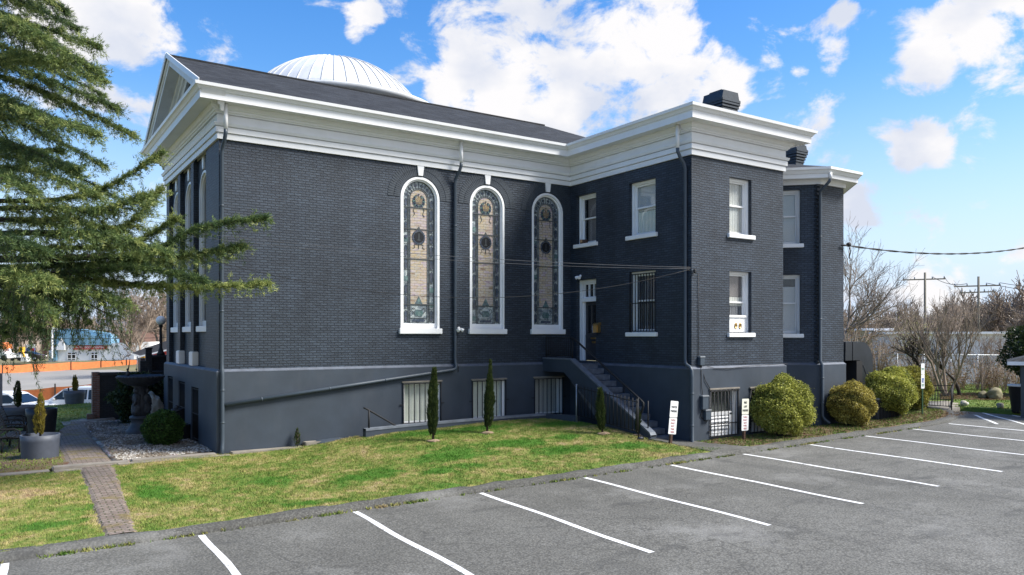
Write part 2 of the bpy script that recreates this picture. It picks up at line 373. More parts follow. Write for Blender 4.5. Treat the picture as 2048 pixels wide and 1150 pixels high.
def asphalt_mat(name='asphalt', k=1.0, cracks=True):
    a = M(name); big = a.noise(.16, 7, .62); mid = a.noise(.9, 6, .6); fine = a.noise(55, 2, .5)
    c = a.ramp(big, [(.3, (.120*k,.117*k,.104*k)), (.52, (.160*k,.156*k,.140*k)), (.72, (.198*k,.193*k,.175*k))])
    c = a.mix(1.0, c, a.ramp(mid, [(.3, .84), (.5, 1.0), (.75, 1.1)]), 'MULTIPLY')
    v = a.n('ShaderNodeTexVoronoi'); v.inputs['Scale'].default_value = 26; a.l(a.obj, v.inputs['Vector'])
    sp = a.ramp(v.outputs['Distance'], [(.0, 1.9), (.16, 1.15), (.4, .92), (.75, .6)]); c = a.mix(1.0, c, sp, 'MULTIPLY')
    c = a.mix(1.0, c, a.ramp(fine, [(.3, .72), (.7, 1.28)]), 'MULTIPLY')
    if cracks:
        dv = a.n('ShaderNodeVectorMath'); dv.operation = 'MULTIPLY_ADD'; nn = a.n('ShaderNodeTexNoise'); nn.inputs['Scale'].default_value = 1.3; nn.inputs['Detail'].default_value = 6; a.l(a.obj, nn.inputs['Vector'])
        a.l(nn.outputs['Color'], dv.inputs[0]); dv.inputs[1].default_value = (.9,.9,0); a.l(a.obj, dv.inputs[2])
        cv = a.n('ShaderNodeTexVoronoi'); cv.feature = 'DISTANCE_TO_EDGE'; cv.inputs['Scale'].default_value = 2.5; a.l(dv.outputs[0], cv.inputs['Vector'])
        sy = a.n('ShaderNodeSeparateXYZ'); a.l(a.obj, sy.inputs[0]); yr = a.n('ShaderNodeMapRange'); yr.inputs[1].default_value = -9.2; yr.inputs[2].default_value = -11.8; a.l(sy.outputs[1], yr.inputs[0]); msk = a.math('MULTIPLY', a.ramp(a.noise(.30, 3, .5), [(.38, 0), (.58, 1)]), a.math('MULTIPLY_ADD', yr.outputs[0], .9, .12))
        cl = a.ramp(cv.outputs['Distance'], [(.0, 1), (.018, .8), (.034, 0)]); c = a.mix(a.math('MULTIPLY', a.math('MULTIPLY', cl, msk), .5), c, (.045,.044,.041))
        cv2 = a.n('ShaderNodeTexVoronoi'); cv2.feature = 'DISTANCE_TO_EDGE'; cv2.inputs['Scale'].default_value = .13; a.l(dv.outputs[0], cv2.inputs['Vector'])
        cl2 = a.ramp(cv2.outputs['Distance'], [(.0, 1), (.0025, .7), (.005, 0)]); c = a.mix(a.math('MULTIPLY', cl2, .35), c, (.05,.049,.045))
        oil = a.ramp(a.noise(.8, 5, .6, sc=(1, 1.9, 1)), [(.57, 0), (.70, 1)]); c = a.mix(a.math('MULTIPLY', oil, .6), c, (.05,.05,.048)); dust = a.ramp(a.noise(.45, 6, .7), [(.54, 0), (.72, 1)]); c = a.mix(a.math('MULTIPLY', dust, .45), c, (.27,.265,.25)); tyre = a.ramp(a.noise(1.5, 4, .6, sc=(1.1, .10, 1)), [(.54, 0), (.70, 1)]); c = a.mix(a.math('MULTIPLY', tyre, .34), c, (.06,.06,.058))
    a.base(c).rough(.88).bump(a.math('ADD', v.outputs['Distance'], fine), .5, .008); a.spec(.3); return a.m
m_asphalt = asphalt_mat()
m_kerb = asphalt_mat('kerb_asphalt', .72, True)
m_road = paint('pale_road', (.26,.245,.22), .9, .12, .12, .2)

GREEN = [(2.0,-5.3,1.0,.5),(4.6,-4.7,1.3,.6),(6.6,-4.2,1.2,.5),(7.5,-5.4,1.2,.45),(9.4,-5.8,.7,.35),(0.2,-6.9,.6,.25),(3.9,-5.9,.9,.35),(-4.3,-5.9,.8,.25),(6.2,-1.9,2.2,.35),(9.6,-2.4,.9,.45),(8.6,-4.1,.5,.3),(.2,-4.6,.6,.4),(-2.2,-4.0,.35,1.0)]
def grass_mat(name, dry=True, blade=False):
    a = M(name); n1 = a.noise(.9, 7, .62); n2 = a.noise(4.2, 6, .72); n3 = a.noise(48, 3, .6)
    g = None
    if dry:
        sx = a.n('ShaderNodeSeparateXYZ'); a.l(a.obj, sx.inputs[0]); wob = a.math('MULTIPLY_ADD', a.noise(2.6, 5, .7), 4.2, -2.1)
        for (x, y, rx, ry) in GREEN:
            dx = a.math('DIVIDE', a.math('SUBTRACT', sx.outputs[0], x), rx); dy = a.math('DIVIDE', a.math('SUBTRACT', sx.outputs[1], y), ry)
            q = a.math('SUBTRACT', 1.25, a.math('ADD', a.math('MULTIPLY', dx, dx), a.math('MULTIPLY', dy, dy))); q = a.math('MAXIMUM', a.math('ADD', q, wob), -.2)
            g = q if g is None else a.math('MAXIMUM', g, q)
        f = a.math('ADD', a.math('MULTIPLY', g, .13), a.math('ADD', a.math('MULTIPLY', n1, .5), a.math('MULTIPLY', n2, .58)))
        RAMP = [(.275, (.21,.12,.075)), (.38, (.41,.32,.175)), (.452, (.31,.275,.10)), (.525, (.175,.215,.048)), (.64, (.08,.175,.024)), (.9, (.045,.155,.012))]
        for (x, y, rx) in ((-4.7,-2.9,1.3),(-6.2,-2.4,1.4)):
            dd = a.math('ADD', a.math('POWER', a.math('DIVIDE', a.math('SUBTRACT', sx.outputs[0], x), rx), 2.0), a.math('POWER', a.math('DIVIDE', a.math('SUBTRACT', sx.outputs[1], y), .8), 2.0))
            f = a.math('SUBTRACT', f, a.math('MULTIPLY', a.math('MAXIMUM', a.math('SUBTRACT', 1.0, dd), 0.0), .17))
        col = a.ramp(f, RAMP)
    else:
        f = a.math('ADD', a.math('MULTIPLY', n1, .6), a.math('MULTIPLY', n2, .4))
        col = a.ramp(f, [(.3, (.26,.22,.09)), (.42, (.17,.20,.045)), (.6, (.10,.175,.03)), (.8, (.07,.15,.022))])
    if blade:
        at_ = a.n('ShaderNodeAttribute'); at_.attribute_name = 'tint'
        col = a.mix(1.0, col, a.ramp(at_.outputs['Fac'], [(0, .65), (1, 1.45)]), 'MULTIPLY')
    else: col = a.mix(1.0, col, a.ramp(n3, [(.3, .6), (.7, 1.3)]), 'MULTIPLY')
    a.base(col).rough(.85).spec(.2)
    if not blade: a.bump(a.math('ADD', n3, n2), .9, .03)
    return a.m
m_grass = grass_mat('lawn_grass'); m_blade = grass_mat('lawn_blades', blade=True)
m_grassg = grass_mat('green_grass', False); m_bladeg = grass_mat('green_blades', False, True)
def litter_mat():
    a = M('leaf_litter'); n1 = a.noise(1.5, 6, .6); n2 = a.noise(14, 4, .6); n3 = a.noise(50, 3)
    f = a.math('ADD', a.math('MULTIPLY', n1, .65), a.math('MULTIPLY', n2, .35))
    c = a.ramp(f, [(.33, (.10,.045,.025)), (.46, (.12,.075,.04)), (.54, (.14,.12,.05)), (.64, (.09,.11,.03))]); c = a.mix(1.0, c, a.ramp(n3, [(.3, .5), (.7, 1.5)]), 'MULTIPLY')
    a.base(c).rough(.9).bump(a.math('ADD', n3, n2), .9, .03); return a.m
m_litter = litter_mat()
def gravel_mat():
    a = M('white_gravel'); v = a.n('ShaderNodeTexVoronoi'); v.inputs['Scale'].default_value = 15; a.l(a.obj, v.inputs['Vector'])
    big = a.ramp(a.noise(1.2, 6, .65), [(.42, 0), (.6, 1)]); c = a.mix(.8, v.outputs['Color'], (.42,.40,.35), 'MIX')
    st = a.ramp(v.outputs['Distance'], [(.2, 1.25), (.5, .85), (.8, .22)]); c = a.mix(1.0, c, st, 'MULTIPLY'); c = a.mix(big, (.09,.065,.042), c)
    a.base(c).rough(.85).bump(v.outputs['Distance'], -.9, .03); return a.m
m_gravel = gravel_mat()
def pave_mat():
    a = M('old_brick_paving'); b = a.n('ShaderNodeTexBrick'); b.offset = .5
    for k, v in (('Scale', 1), ('Mortar Size', .012), ('Brick Width', .22), ('Row Height', .105)): b.inputs[k].default_value = v
    b.inputs['Color1'].default_value = (.17,.125,.105,1); b.inputs['Color2'].default_value = (.25,.20,.17,1); b.inputs['Mortar'].default_value = (.06,.06,.03,1)
    a.l(a.uv, b.inputs['Vector']); n = a.noise(1.6, 6, .65); c = a.mix(a.ramp(n, [(.53, 0), (.66, 1)]), b.outputs['Color'], (.17,.13,.045))
    c = a.mix(1.0, c, a.ramp(a.noise(30, 3), [(.3, .7), (.7, 1.3)]), 'MULTIPLY')
    a.base(c).rough(.85).bump(a.math('ADD', a.math('SUBTRACT', 1.0, b.outputs['Fac']), a.noise(25, 3)), .8, .015); return a.m
m_pave = pave_mat()
m_earth = paint('earth_and_grass', (.15,.13,.06), .95, .35, .12, .5)
def line_mat():
    a = M('road_marking_paint'); n = a.noise(30, 4, .6); worn = a.ramp(a.noise(5, 6, .75), [(.34, 1), (.43, 0)])
    a.base(a.mix(worn, a.ramp(n, [(.3, (.66,.66,.65)), (.7, (.82,.82,.81))]), (.16,.16,.155))).rough(.7).bump(n, .4, .004); return a.m
m_line = line_mat()
def leaf_mat(name, stops, rough=.55, trans=.33):
    a = M(name); t = a.n('ShaderNodeAttribute'); t.attribute_name = 'tint'; c = a.ramp(t.outputs['Fac'], stops)
    a.base(c).rough(rough).spec(.3); tr = a.n('ShaderNodeBsdfTranslucent'); a.l(c, tr.inputs[0]); mx = a.n('ShaderNodeMixShader'); mx.inputs[0].default_value = trans
    a.l(a.p.outputs[0], mx.inputs[1]); a.l(tr.outputs[0], mx.inputs[2]); a.l(mx.outputs[0], a.o.inputs[0]); return a.m
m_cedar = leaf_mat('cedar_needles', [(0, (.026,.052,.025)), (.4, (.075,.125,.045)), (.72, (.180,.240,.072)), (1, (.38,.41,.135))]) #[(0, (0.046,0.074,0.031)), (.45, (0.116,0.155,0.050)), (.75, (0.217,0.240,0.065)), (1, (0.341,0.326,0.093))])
m_cypress = leaf_mat('cypress_foliage', [(0, (.018,.035,.012)), (.6, (.05,.075,.022)), (1, (.10,.12,.035))])
m_golden = leaf_mat('golden_foliage', [(0, (0.120,0.108,0.022)), (.6, (0.252,0.204,0.036)), (1, (0.384,0.312,0.060))])
m_bushy = leaf_mat('yellow_green_leaves', [(0, (0.077,0.070,0.017)), (.4, (0.196,0.182,0.031)), (.75, (0.364,0.336,0.056)), (1, (0.504,0.476,0.098))])
m_bushg = leaf_mat('green_leaves', [(0, (.05,.06,.016)), (.3, (.20,.22,.04)), (.65, (.44,.45,.085)), (1, (.68,.65,.18))]) #[(0, (0.043,0.072,0.017)), (.4, (0.123,0.181,0.029)), (.75, (0.232,0.304,0.046)), (1, (0.392,0.435,0.087))])
m_bushamber = leaf_mat('amber_leaves', [(0, (.05,.04,.013)), (.3, (.23,.19,.04)), (.65, (.49,.41,.09)), (1, (.68,.60,.18))]) #[(0, (0.095,0.061,0.016)), (.4, (0.257,0.169,0.030)), (.75, (0.432,0.297,0.047)), (1, (0.567,0.432,0.081))])
m_box = leaf_mat('boxwood_leaves', [(0, (0.016,0.039,0.010)), (.5, (0.046,0.104,0.019)), (1, (0.117,0.208,0.046))])
m_ever = leaf_mat('dark_evergreen_leaves', [(0, (.012,.024,.01)), (.5, (.03,.055,.018)), (1, (.085,.11,.035))], .4)
m_bramble = leaf_mat('bramble_leaves', [(0, (0.130,0.065,0.039)), (.5, (0.221,0.143,0.078)), (1, (0.260,0.234,0.104))], .8)
# ------------------------------------------------------------------ ground
rng = np.random.default_rng(7)
def sstep(a, b, x): t = np.clip((x-a)/(b-a), 0, 1); return t*t*(3-2*t)
def lotz(x): return -2.48 + .015*np.clip(x, -8, 28)
PY = [(-500,0),(20,0),(25,-.85),(45,-1.4),(68,-1.9),(96,-1.45),(112,-.40),(200,-.40),(3000,-.4)]
def farz(x, y):
    z = np.interp(y, [p[0] for p in PY], [p[1] for p in PY])
    z = z + 1.0*sstep(96, 140, y)*0 - .95*sstep(42, 55, x)*(1-sstep(40, 100, y))
    return z + np.clip((x-1)/10, -1, 2)*.45*sstep(60, 75, y)*(1-sstep(104, 125, y))
def H(x, y):
    """height of the finished ground (lawn, beds) outside the car park"""
    x = np.asarray(x, dtype=float); y = np.asarray(y, dtype=float)
    z = lotz(x) + .115 + .12*sstep(-7.2, -1.0, y)*(1-sstep(11, 13, x))
    t = np.clip((-1.3-y)/6.0, 0, 1)
    m = .33*(1-t)**.8*sstep(1.6, 5.2, x - .25*(y+1.3))*(1-sstep(10.4, 11.6, x))
    z = z + m
    z = z + .06*np.sin(x*1.3+.6)*np.sin(y*1.1)*sstep(-7.2, -6.2, y)*.5
    return z + farz(x, y)
def gnd(x, y): return float(H(x, y))
def inpoly(x, y, P):
    c = np.zeros(x.shape, bool); n = len(P)
    for i in range(n):
        x0, y0 = P[i]; x1, y1 = P[(i+1) % n]
        if y0 == y1: continue
        k = ((y0 > y) != (y1 > y)) & (x < (x1-x0)*(y-y0)/(y1-y0)+x0); c ^= k
    return c
def sheet(P, res, zf, rough=0):
    """a draped sheet over a polygon: grid cells, border vertices pulled on to the outline"""
    P = np.array(P, float); x0, y0 = P.min(0); x1, y1 = P.max(0)
    nx = max(1, int(math.ceil((x1-x0)/res))); ny = max(1, int(math.ceil((y1-y0)/res)))
    X, Y = np.meshgrid(np.linspace(x0, x1, nx+1), np.linspace(y0, y1, ny+1))
    cx = (X[:-1,:-1]+X[1:,1:])/2; cy = (Y[:-1,:-1]+Y[1:,1:])/2; ins = inpoly(cx, cy, P)
    if rough: X = X + rng.normal(0, rough, X.shape)*.3; Y = Y + rng.normal(0, rough, Y.shape)*.3
    Z = zf(X, Y)
    if rough: Z = Z + rng.normal(0, rough, Z.shape)*.25
    m = MB(); idx = np.arange((nx+1)*(ny+1)).reshape(ny+1, nx+1)
    a = idx[:-1,:-1][ins]; b = idx[:-1,1:][ins]; c = idx[1:,1:][ins]; d = idx[1:,:-1][ins]
    used = np.unique(np.concatenate([a,b,c,d])); re = -np.ones(idx.size, int); re[used] = np.arange(len(used))
    V = np.stack([X.ravel(), Y.ravel(), Z.ravel()], 1)[used]
    Fq = np.stack([re[a],re[b],re[c],re[d]], 1); E_ = np.concatenate([Fq[:,[0,1]],Fq[:,[1,2]],Fq[:,[2,3]],Fq[:,[3,0]]]); key = np.sort(E_,1)
    _, inv, cnt = np.unique(key[:,0]*10**7+key[:,1], return_inverse=True, return_counts=True); be = E_[cnt[inv] == 1]; bv = np.unique(be); mp_ = -np.ones(len(V), int); mp_[bv] = np.arange(len(bv))+len(V)
    V2 = V[bv]-np.array([0,0,.22]); m.add(np.concatenate([V,V2]).tolist(), Fq.tolist()+[(int(q),int(p),int(mp_[p]),int(mp_[q])) for p, q in be], True); return m
# the earth: one sheet to the horizon
gx = np.unique(np.concatenate([np.linspace(-60,90,76), np.linspace(-3000,-60,22), np.linspace(90,3000,22)]))
gy = np.unique(np.concatenate([np.linspace(-60,130,96), np.linspace(-600,-60,12), np.linspace(130,3500,26)]))
X, Y = np.meshgrid(gx, gy); Z = lotz(X) - .12 + farz(X, Y); m = MB(); k = len(gx)
m.add(np.stack([X.ravel(), Y.ravel(), Z.ravel()], 1).tolist(), [(j*k+i, j*k+i+1, (j+1)*k+i+1, (j+1)*k+i) for j in range(len(gy)-1) for i in range(k-1)], True)
struct('ground', m, m_earth)
LOT = [(-60,-70),(27,-70),(27,-6.0),(26.2,-5.95),(25.2,-6.65),(23.6,-7.25),(21.8,-7.5),(-60,-7.5)]
m = sheet(LOT, .5, lambda x, y: lotz(x)); 
m = MB(); m.add([(x, y, lotz(x)) for x, y in LOT], [tuple(range(len(LOT)))])
# asphalt as a fine grid of strips so the cross fall is kept
m = MB(); xs = [-60,-8] + list(np.linspace(-6, 20, 14)) + [21.8]
for i in range(len(xs)-1):
    a, b = xs[i], xs[i+1]; m.add([(a,-70,lotz(a)),(b,-70,lotz(b)),(b,-7.5,lotz(b)),(a,-7.5,lotz(a))], [(0,1,2,3)])
m.add([(x, y, float(lotz(x))) for x, y in [(21.8,-70),(23.6,-70),(25.2,-70),(26.2,-70),(27,-70),(27,-6.0),(26.2,-5.95),(25.2,-6.65),(23.6,-7.25),(21.8,-7.5)]],
      [(0,1,8,9),(1,2,7,8),(2,3,6,7),(3,4,5,6)])
struct('parking_lot', m, m_asphalt)
KP = [(-40,-7.42)] + [(x, -7.42 + .04*math.sin(x*.9)) for x in np.arange(-8, 21, .45)] + [(21.8,-7.42),(22.8,-7.32),(23.6,-7.14),(24.4,-6.85),(25.1,-6.52),(25.7,-6.15),(26.1,-5.8)]
m = MB(); prof = [(-.19,-.03),(-.165,.05),(-.11,.10),(-.02,.125),(.09,.12),(.16,.07)]
rk = random.Random(3); vs = []; pn = len(prof)
for i, (x, y) in enumerate(KP):
    a = KP[max(i-1,0)]; b = KP[min(i+1,len(KP)-1)]; dx, dy = b[0]-a[0], b[1]-a[1]; l = math.hypot(dx, dy); nx, ny = -dy/l, dx/l
    for (o, h) in prof:
        o2 = o + rk.uniform(-.022,.022); h2 = h + (rk.uniform(-.022,.018) if h > 0 else 0); vs.append((x+nx*o2, y+ny*o2, float(lotz(x))+h2))
m.add(vs, [(i*pn+j, (i+1)*pn+j, (i+1)*pn+j+1, i*pn+j+1) for i in range(len(KP)-1) for j in range(pn-1)], True)
struct('kerb', m, m_kerb)
# lawns
RET = [(3.72,-1.16),(10.0,-1.10)]
LAWN = [(-3.15,-7.36),(11.0,-7.36),(11.7,-7.2),(10.9,-6.2),(10.62,-5.45),(10.62,-2.35),(10.0,-1.35),(9.9,-1.2),(3.75,-1.24),(3.7,-.5),(3.1,-.34),(2.4,-.22),(-2.75,-.34)]
struct('lawn', sheet(LAWN, .16, H, .03), m_grass)
LAWNW = [(-30,-7.36),(-3.30,-7.36),(-3.15,-.38),(-30,-.38)]
struct('lawn', sheet(LAWNW, .25, H, .03), m_grass)
LAWNN = [(-30,8.2),(-3.35,8.2),(-3.1,9),(-2.6,11.2),(-1.9,12.4),(3,13.6),(12,14.4),(12,21.5),(-30,21.5)]
struct('lawn', sheet(LAWNN, .35, H, .03), m_grassg)
BEDW = [(-30,.12),(-3.5,.12),(-3.4,4),(-3.2,8.19),(-30,8.19)]
struct('planting_bed', sheet(BEDW, .25, H, .04), m_litter)
BED = [(12.4,-7.3),(21.8,-7.3),(23.4,-7.0),(24.8,-6.35),(25.9,-5.75),(26.3,-5.0),(26.3,-3.6),(12.0,-3.6),(12.0,-5.6),(12.05,-6.5)]
struct('planting_bed', sheet(BED, .22, H, .05), m_litter)
LAWNE = [(26.3,-5.6),(27.05,-5.6),(27.05,-14),(36,-14),(44,-4),(44,6),(24,6),(24,-3.6),(26.3,-3.6)]
struct('lawn', sheet(LAWNE, .4, lambda x, y: H(x, y)+.01, .04), m_grassg)
# paths
def ribbon(lf, rt, n=40, k=6, lift=.02, wob=.02):
    lf = np.array(lf, float); rt = np.array(rt, float); s = np.linspace(0, 1, len(lf)); t = np.linspace(0, 1, n+1); m = MB(); vs = []
    for i, q in enumerate(t):
        A_ = np.array([np.interp(q, s, lf[:,0]), np.interp(q, s, lf[:,1])]); B_ = np.array([np.interp(q, s, rt[:,0]), np.interp(q, s, rt[:,1])])
        A_[0] += rng.normal(0, wob); B_[0] += rng.normal(0, wob)
        for j in range(k+1): p = A_+(B_-A_)*j/k; vs.append((p[0], p[1], float(H(p[0], p[1]))+lift+rng.normal(0, .004) - (.05 if j in (0, k) else 0)))
    m.add(vs, [(i*(k+1)+j, i*(k+1)+j+1, (i+1)*(k+1)+j+1, (i+1)*(k+1)+j) for i in range(n) for j in range(k)]); return m
struct('brick_path', ribbon([(-3.50,-7.34),(-3.36,-.34)], [(-2.95,-7.34),(-2.53,-.34)], 60, 6, .03), m_pave)
struct('brick_path', ribbon([(-3.62,.12),(-3.45,6),(-3.2,9),(-2.8,11)], [(-2.50,.12),(-2.45,6),(-2.25,9),(-2.0,10.9)], 60, 6, .03), m_pave)
struct('concrete_path', sheet([(-2.9,10.0),(-2.2,10.2),(-1.0,12.0),(8,13.2),(8,14.3),(-1.0,13.4),(-2.4,12.2),(-3.0,11)], .3, lambda x, y: H(x, y)+.02), m_concrete)
struct('asphalt_path', sheet([(10.95,-7.40),(12.45,-7.40),(12.0,-6.4),(11.98,-5.0),(10.62,-5.0),(10.62,-5.4),(10.9,-6.25)], .12, lambda x, y: H(x, y)+.014, .01), m_kerb)
struct('gravel_bed', sheet([(-2.5,.3),(-.02,.3),(-.02,10.6),(-2.1,10.6),(-2.45,6)], .12, lambda x, y: H(x, y)+.01, .04), m_gravel)
m = MB()
for (x0, x1, y0, y1) in ((-14,-3.9,-.30,.10),(-3.86,-2.2,-.27,.12),(-2.16,-.1,-.30,.06)):
    z = gnd((x0+x1)/2, 0); m.bev(x0, y0, z-.2, x1, y1, z+.05, .025)
for (x0, x1, y0, y1, r) in ((-14,-3.9,-.62,-.31,0),(-3.86,-2.55,-.60,-.28,0),(-2.5,0.2,-.58,-.31,0),(.24,2.2,-.46,-.1,.03),(2.24,3.1,-.40,-.1,.05)):
    z = gnd((x0+x1)/2, -.5); m.bev(x0, y0, z-.2, x1, y1, z+.01+r, .02)
struct('concrete_edging', m, m_concrete)
m = MB(); m.blob((3.1,-.30,-2.17), .62, .22, .14, .25, 3, 4); struct('stucco_mound', m, m_stucco)
# markings
def stripe(x, y0, y1, x1=None, w=.11):
    x1 = x if x1 is None else x1; m = MB(); n = 14; vs = []
    d = Vector((x1-x, y1-y0, 0)).normalized(); nx, ny = -d.y, d.x; r = random.Random(int(x*100))
    for i in range(n+1):
        t = i/n; px = x+(x1-x)*t + .02*math.sin(i*.7+x); py = y0+(y1-y0)*t; hw = w/2*(1+r.uniform(-.07,.07))
        for s in (-1, 1): vs.append((px+nx*hw*s, py+ny*hw*s, float(lotz(px+nx*hw*s))+.004))
    m.add(vs, [(2*i, 2*i+2, 2*i+3, 2*i+1) for i in range(n)]); f = m.f
    m.f = [t[::-1] for t in f] if (d.x*0 + 1)*(nx*d.y - ny*d.x) > 0 and False else f
    return m
for i, x in enumerate([-7.7,-4.86,-2.02,.75,3.59,6.39,9.16,11.92,14.74,17.62,20.27,22.6]):
    y = -7.66 if i != 2 else -7.72
    struct('parking_line', stripe(x, y-.0, y-5.3, x-.17), m_line)
for (x, y, x1, y1) in ((26.9,-6.75,24.1,-9.55),(25.92,-6.93,23.7,-8.73),(26.9,-7.8,26.2,-8.7)):
    struct('parking_line', stripe(x, y, y1, x1), m_line)
# patches of worn paint and pale dust on the asphalt are in the asphalt's own material
# grass blades: uncountable, one object per lawn
def blades(P, n, hmin, hmax, width, zf, seed, dens=None):
    g = np.random.default_rng(seed); P = np.array(P, float); x0, y0 = P.min(0); x1, y1 = P.max(0)
    x = g.uniform(x0, x1, n*2); y = g.uniform(y0, y1, n*2); k = inpoly(x, y, P)
    x = x[k][:n]; y = y[k][:n]; n = len(x); z = zf(x, y)
    h = g.uniform(hmin, hmax, n); a = g.uniform(0, 2*np.pi, n); ln = g.uniform(.2, 1.2, n)*h; b = g.uniform(0, 2*np.pi, n)
    T = np.empty((n, 3, 3)); dx = np.cos(a)*width/2; dy = np.sin(a)*width/2
    T[:,0] = np.stack([x-dx, y-dy, z-.01], 1); T[:,1] = np.stack([x+dx, y+dy, z-.01], 1); T[:,2] = np.stack([x+np.cos(b)*ln, y+np.sin(b)*ln, z+h], 1)
    return T, np.repeat(g.uniform(0, 1, n), 3)
def blade_obj(P, n, h0, h1, wd, mat, seed, zf=H):
    T, t = blades(P, n, h0, h1, wd, zf, seed); m = MB().tris(T); o = mk('grass', m, mat, uv=False, attr=t); o['kind'] = 'stuff'; return o
blade_obj([(-2.98,-7.36)]+LAWN[1:-1]+[(-2.56,-.34)], 170000, .012, .05, .014, m_blade, 1)
blade_obj([(-9,-7.36),(-3.46,-7.36),(-3.32,-.45),(-9,-.45)], 60000, .012, .05, .014, m_blade, 2)
blade_obj(LAWNN, 60000, .02, .07, .03, m_bladeg, 3)
blade_obj(BED, 34000, .015, .05, .03, m_bladeg, 4)
blade_obj([(-8,.15),(-3.6,.15),(-3.35,8),(-8,8)], 9000, .015, .05, .03, m_bladeg, 7)
blade_obj(LAWNE, 40000, .03, .09, .035, m_bladeg, 5)
def weeds(line, n, seed):
    g = np.random.default_rng(seed); t = g.uniform(0, 1, n); cl = (np.sin(t*97)+np.sin(t*41+1)+np.sin(t*201)+np.sin(t*610)+.8*np.sin(t*1130)) > g.normal(1.1,.8,n); t = t[cl]; n = len(t)
    L_ = np.array(line, float); s = np.linspace(0, 1, len(L_)); x = np.interp(t, s, L_[:,0])+g.normal(0,.02,n); y = np.interp(t, s, L_[:,1])+g.normal(0,.035,n); z = lotz(x)
    T = np.empty((n,3,3)); a = g.uniform(0,2*np.pi,n); h = g.uniform(.02,.07,n); b = g.uniform(0,2*np.pi,n)
    T[:,0] = np.stack([x-np.cos(a)*.012,y-np.sin(a)*.012,z],1); T[:,1] = np.stack([x+np.cos(a)*.012,y+np.sin(a)*.012,z],1); T[:,2] = np.stack([x+np.cos(b)*.04,y+np.sin(b)*.04,z+h],1)
    o = mk('weeds', MB().tris(T), m_blade, uv=False, attr=np.repeat(g.uniform(0,.8,n),3)); o['kind'] = 'stuff'
weeds([(-8,-7.62),(21,-7.62)], 16000, 6)

# ------------------------------------------------------------------ the church
L, PJ, W, D = 11.9365, 5.7414, 4.178, 7.83
XR = L + W; HB = 6.2
church = thing('church', 'charcoal painted brick church with white cornice, ribbed white dome and tall arched stained glass windows', 'church', (0, 0, 0))
def fpy(y):                                         # mappings of a wall outline (u, z) on to each facade plane
    return lambda u, z: (u, y, z)
def fpx(x): return lambda u, z: (x, u, z)
def wall_with_holes(mb, u0, u1, z0, z1, holes, fa, fb):
    """solid wall u0..u1 x z0..z1 between planes fa / fb, with rectangular or round-headed holes (ua, ub, za, zb, arch)"""
    hs = sorted(holes); us = [u0]
    cols = []
    cur = u0
    groups = {}
    for h in hs: groups.setdefault((h[0], h[1]), []).append(h)
    for (a, b), hh in sorted(groups.items()):
        if a > cur: mb.prism([(cur,z0),(a,z0),(a,z1),(cur,z1)], fa, fb)
        hh = sorted(hh, key=lambda q: q[2]); zc = z0
        for (a_, b_, za, zb, arch) in hh:
            if za > zc: mb.prism([(a,zc),(b,zc),(b,za),(a,za)], fa, fb)
            zc = zb
            if arch:
                r = (b-a)/2; c = (a+b)/2; zs = zb - r; n = 14
                for k in range(n):
                    t0 = math.pi*(1-k/n); t1 = math.pi*(1-(k+1)/n)
                    p = (c+r*math.cos(t0), zs+r*math.sin(t0)); q = (c+r*math.cos(t1), zs+r*math.sin(t1))
                    mb.prism([p, q, (q[0], zb+.001), (p[0], zb+.001)], fa, fb)
                zc = zb+.001
        if zc < z1: mb.prism([(a,zc),(b,zc),(b,z1),(a,z1)], fa, fb)
        cur = b
    if cur < u1: mb.prism([(cur,z0),(u1,z0),(u1,z1),(cur,z1)], fa, fb)
ARCH = [(5.34,6.69), (7.80,9.14), (10.26,11.59)]; ASILL, ATOP = 1.14, 5.86
BASEW = [(5.39,6.69),(7.85,9.13),(10.31,11.53)]
WT = .34
m = MB()
wall_with_holes(m, 0, L+.2, 0, HB+.5, [(a, b, ASILL, ATOP, True) for a, b in ARCH], fpy(0), fpy(WT))
mk('brick_wall', m, m_brick, church)
# west front: piers, recessed bays
m = MB(); WREC = .13
WWIN = [(1.72,3.05),(3.82,5.15),(5.88,7.2)]
wall_with_holes(m, .3405, D, 0, HB+.5, [(a+.02, b-.02, 1.2, 5.8, True) for a, b in WWIN], fpx(WREC), fpx(WREC+.3))
m.box(0, .3405, 0, WREC-.001, 1.55, HB+.5); m.box(0, 7.32, 0, WREC-.001, D, HB+.5)
for y in (3.42, 5.5): m.box(-.01, y-.2, .42, WREC-.001, y+.2, HB+.5)
mk('brick_wall', m, m_brick, church)
for y in (3.42, 5.5):
    m = MB(); m.bev(-.06, y-.25, .005, WREC-.002, y+.25, .42, .015); m.bev(-.035, y-.22, .36, WREC-.004, y+.22, .43, .01)
    mk('pilaster_base', m, m_trim, church)
# wing walls
WWW = [(-1.40,-.34,4.0+.12,5.80,False), (-4.25,-3.06,3.98+.12,5.80,False), (-4.23,-3.02,.90+.12,2.95,False), (-1.401,-.341,.03,2.86,False)]
WWW = [(-1.40,-.34,.03,2.86,False),(-1.40,-.34,4.10,5.80,False),(-4.25,-3.05,4.10,5.80,False),(-4.25,-3.05,1.02,2.95,False)]
m = MB(); wall_with_holes(m, -PJ, -.001, 0, HB+.5, WWW, fpx(L), fpx(L+WT)); mk('brick_wall', m, m_brick, church)
FW_ = [(13.57,14.58,1.0,2.89,False),(13.57,14.58,4.02,5.75,False)]
m = MB(); wall_with_holes(m, L+WT+.001, XR, 0, HB+.5, FW_, fpy(-PJ), fpy(-PJ+WT));
m.box(XR-WT, -PJ+WT+.001, 0, XR-.001, 7.8, HB+.5)
mk('brick_wall', m, m_brick, church)
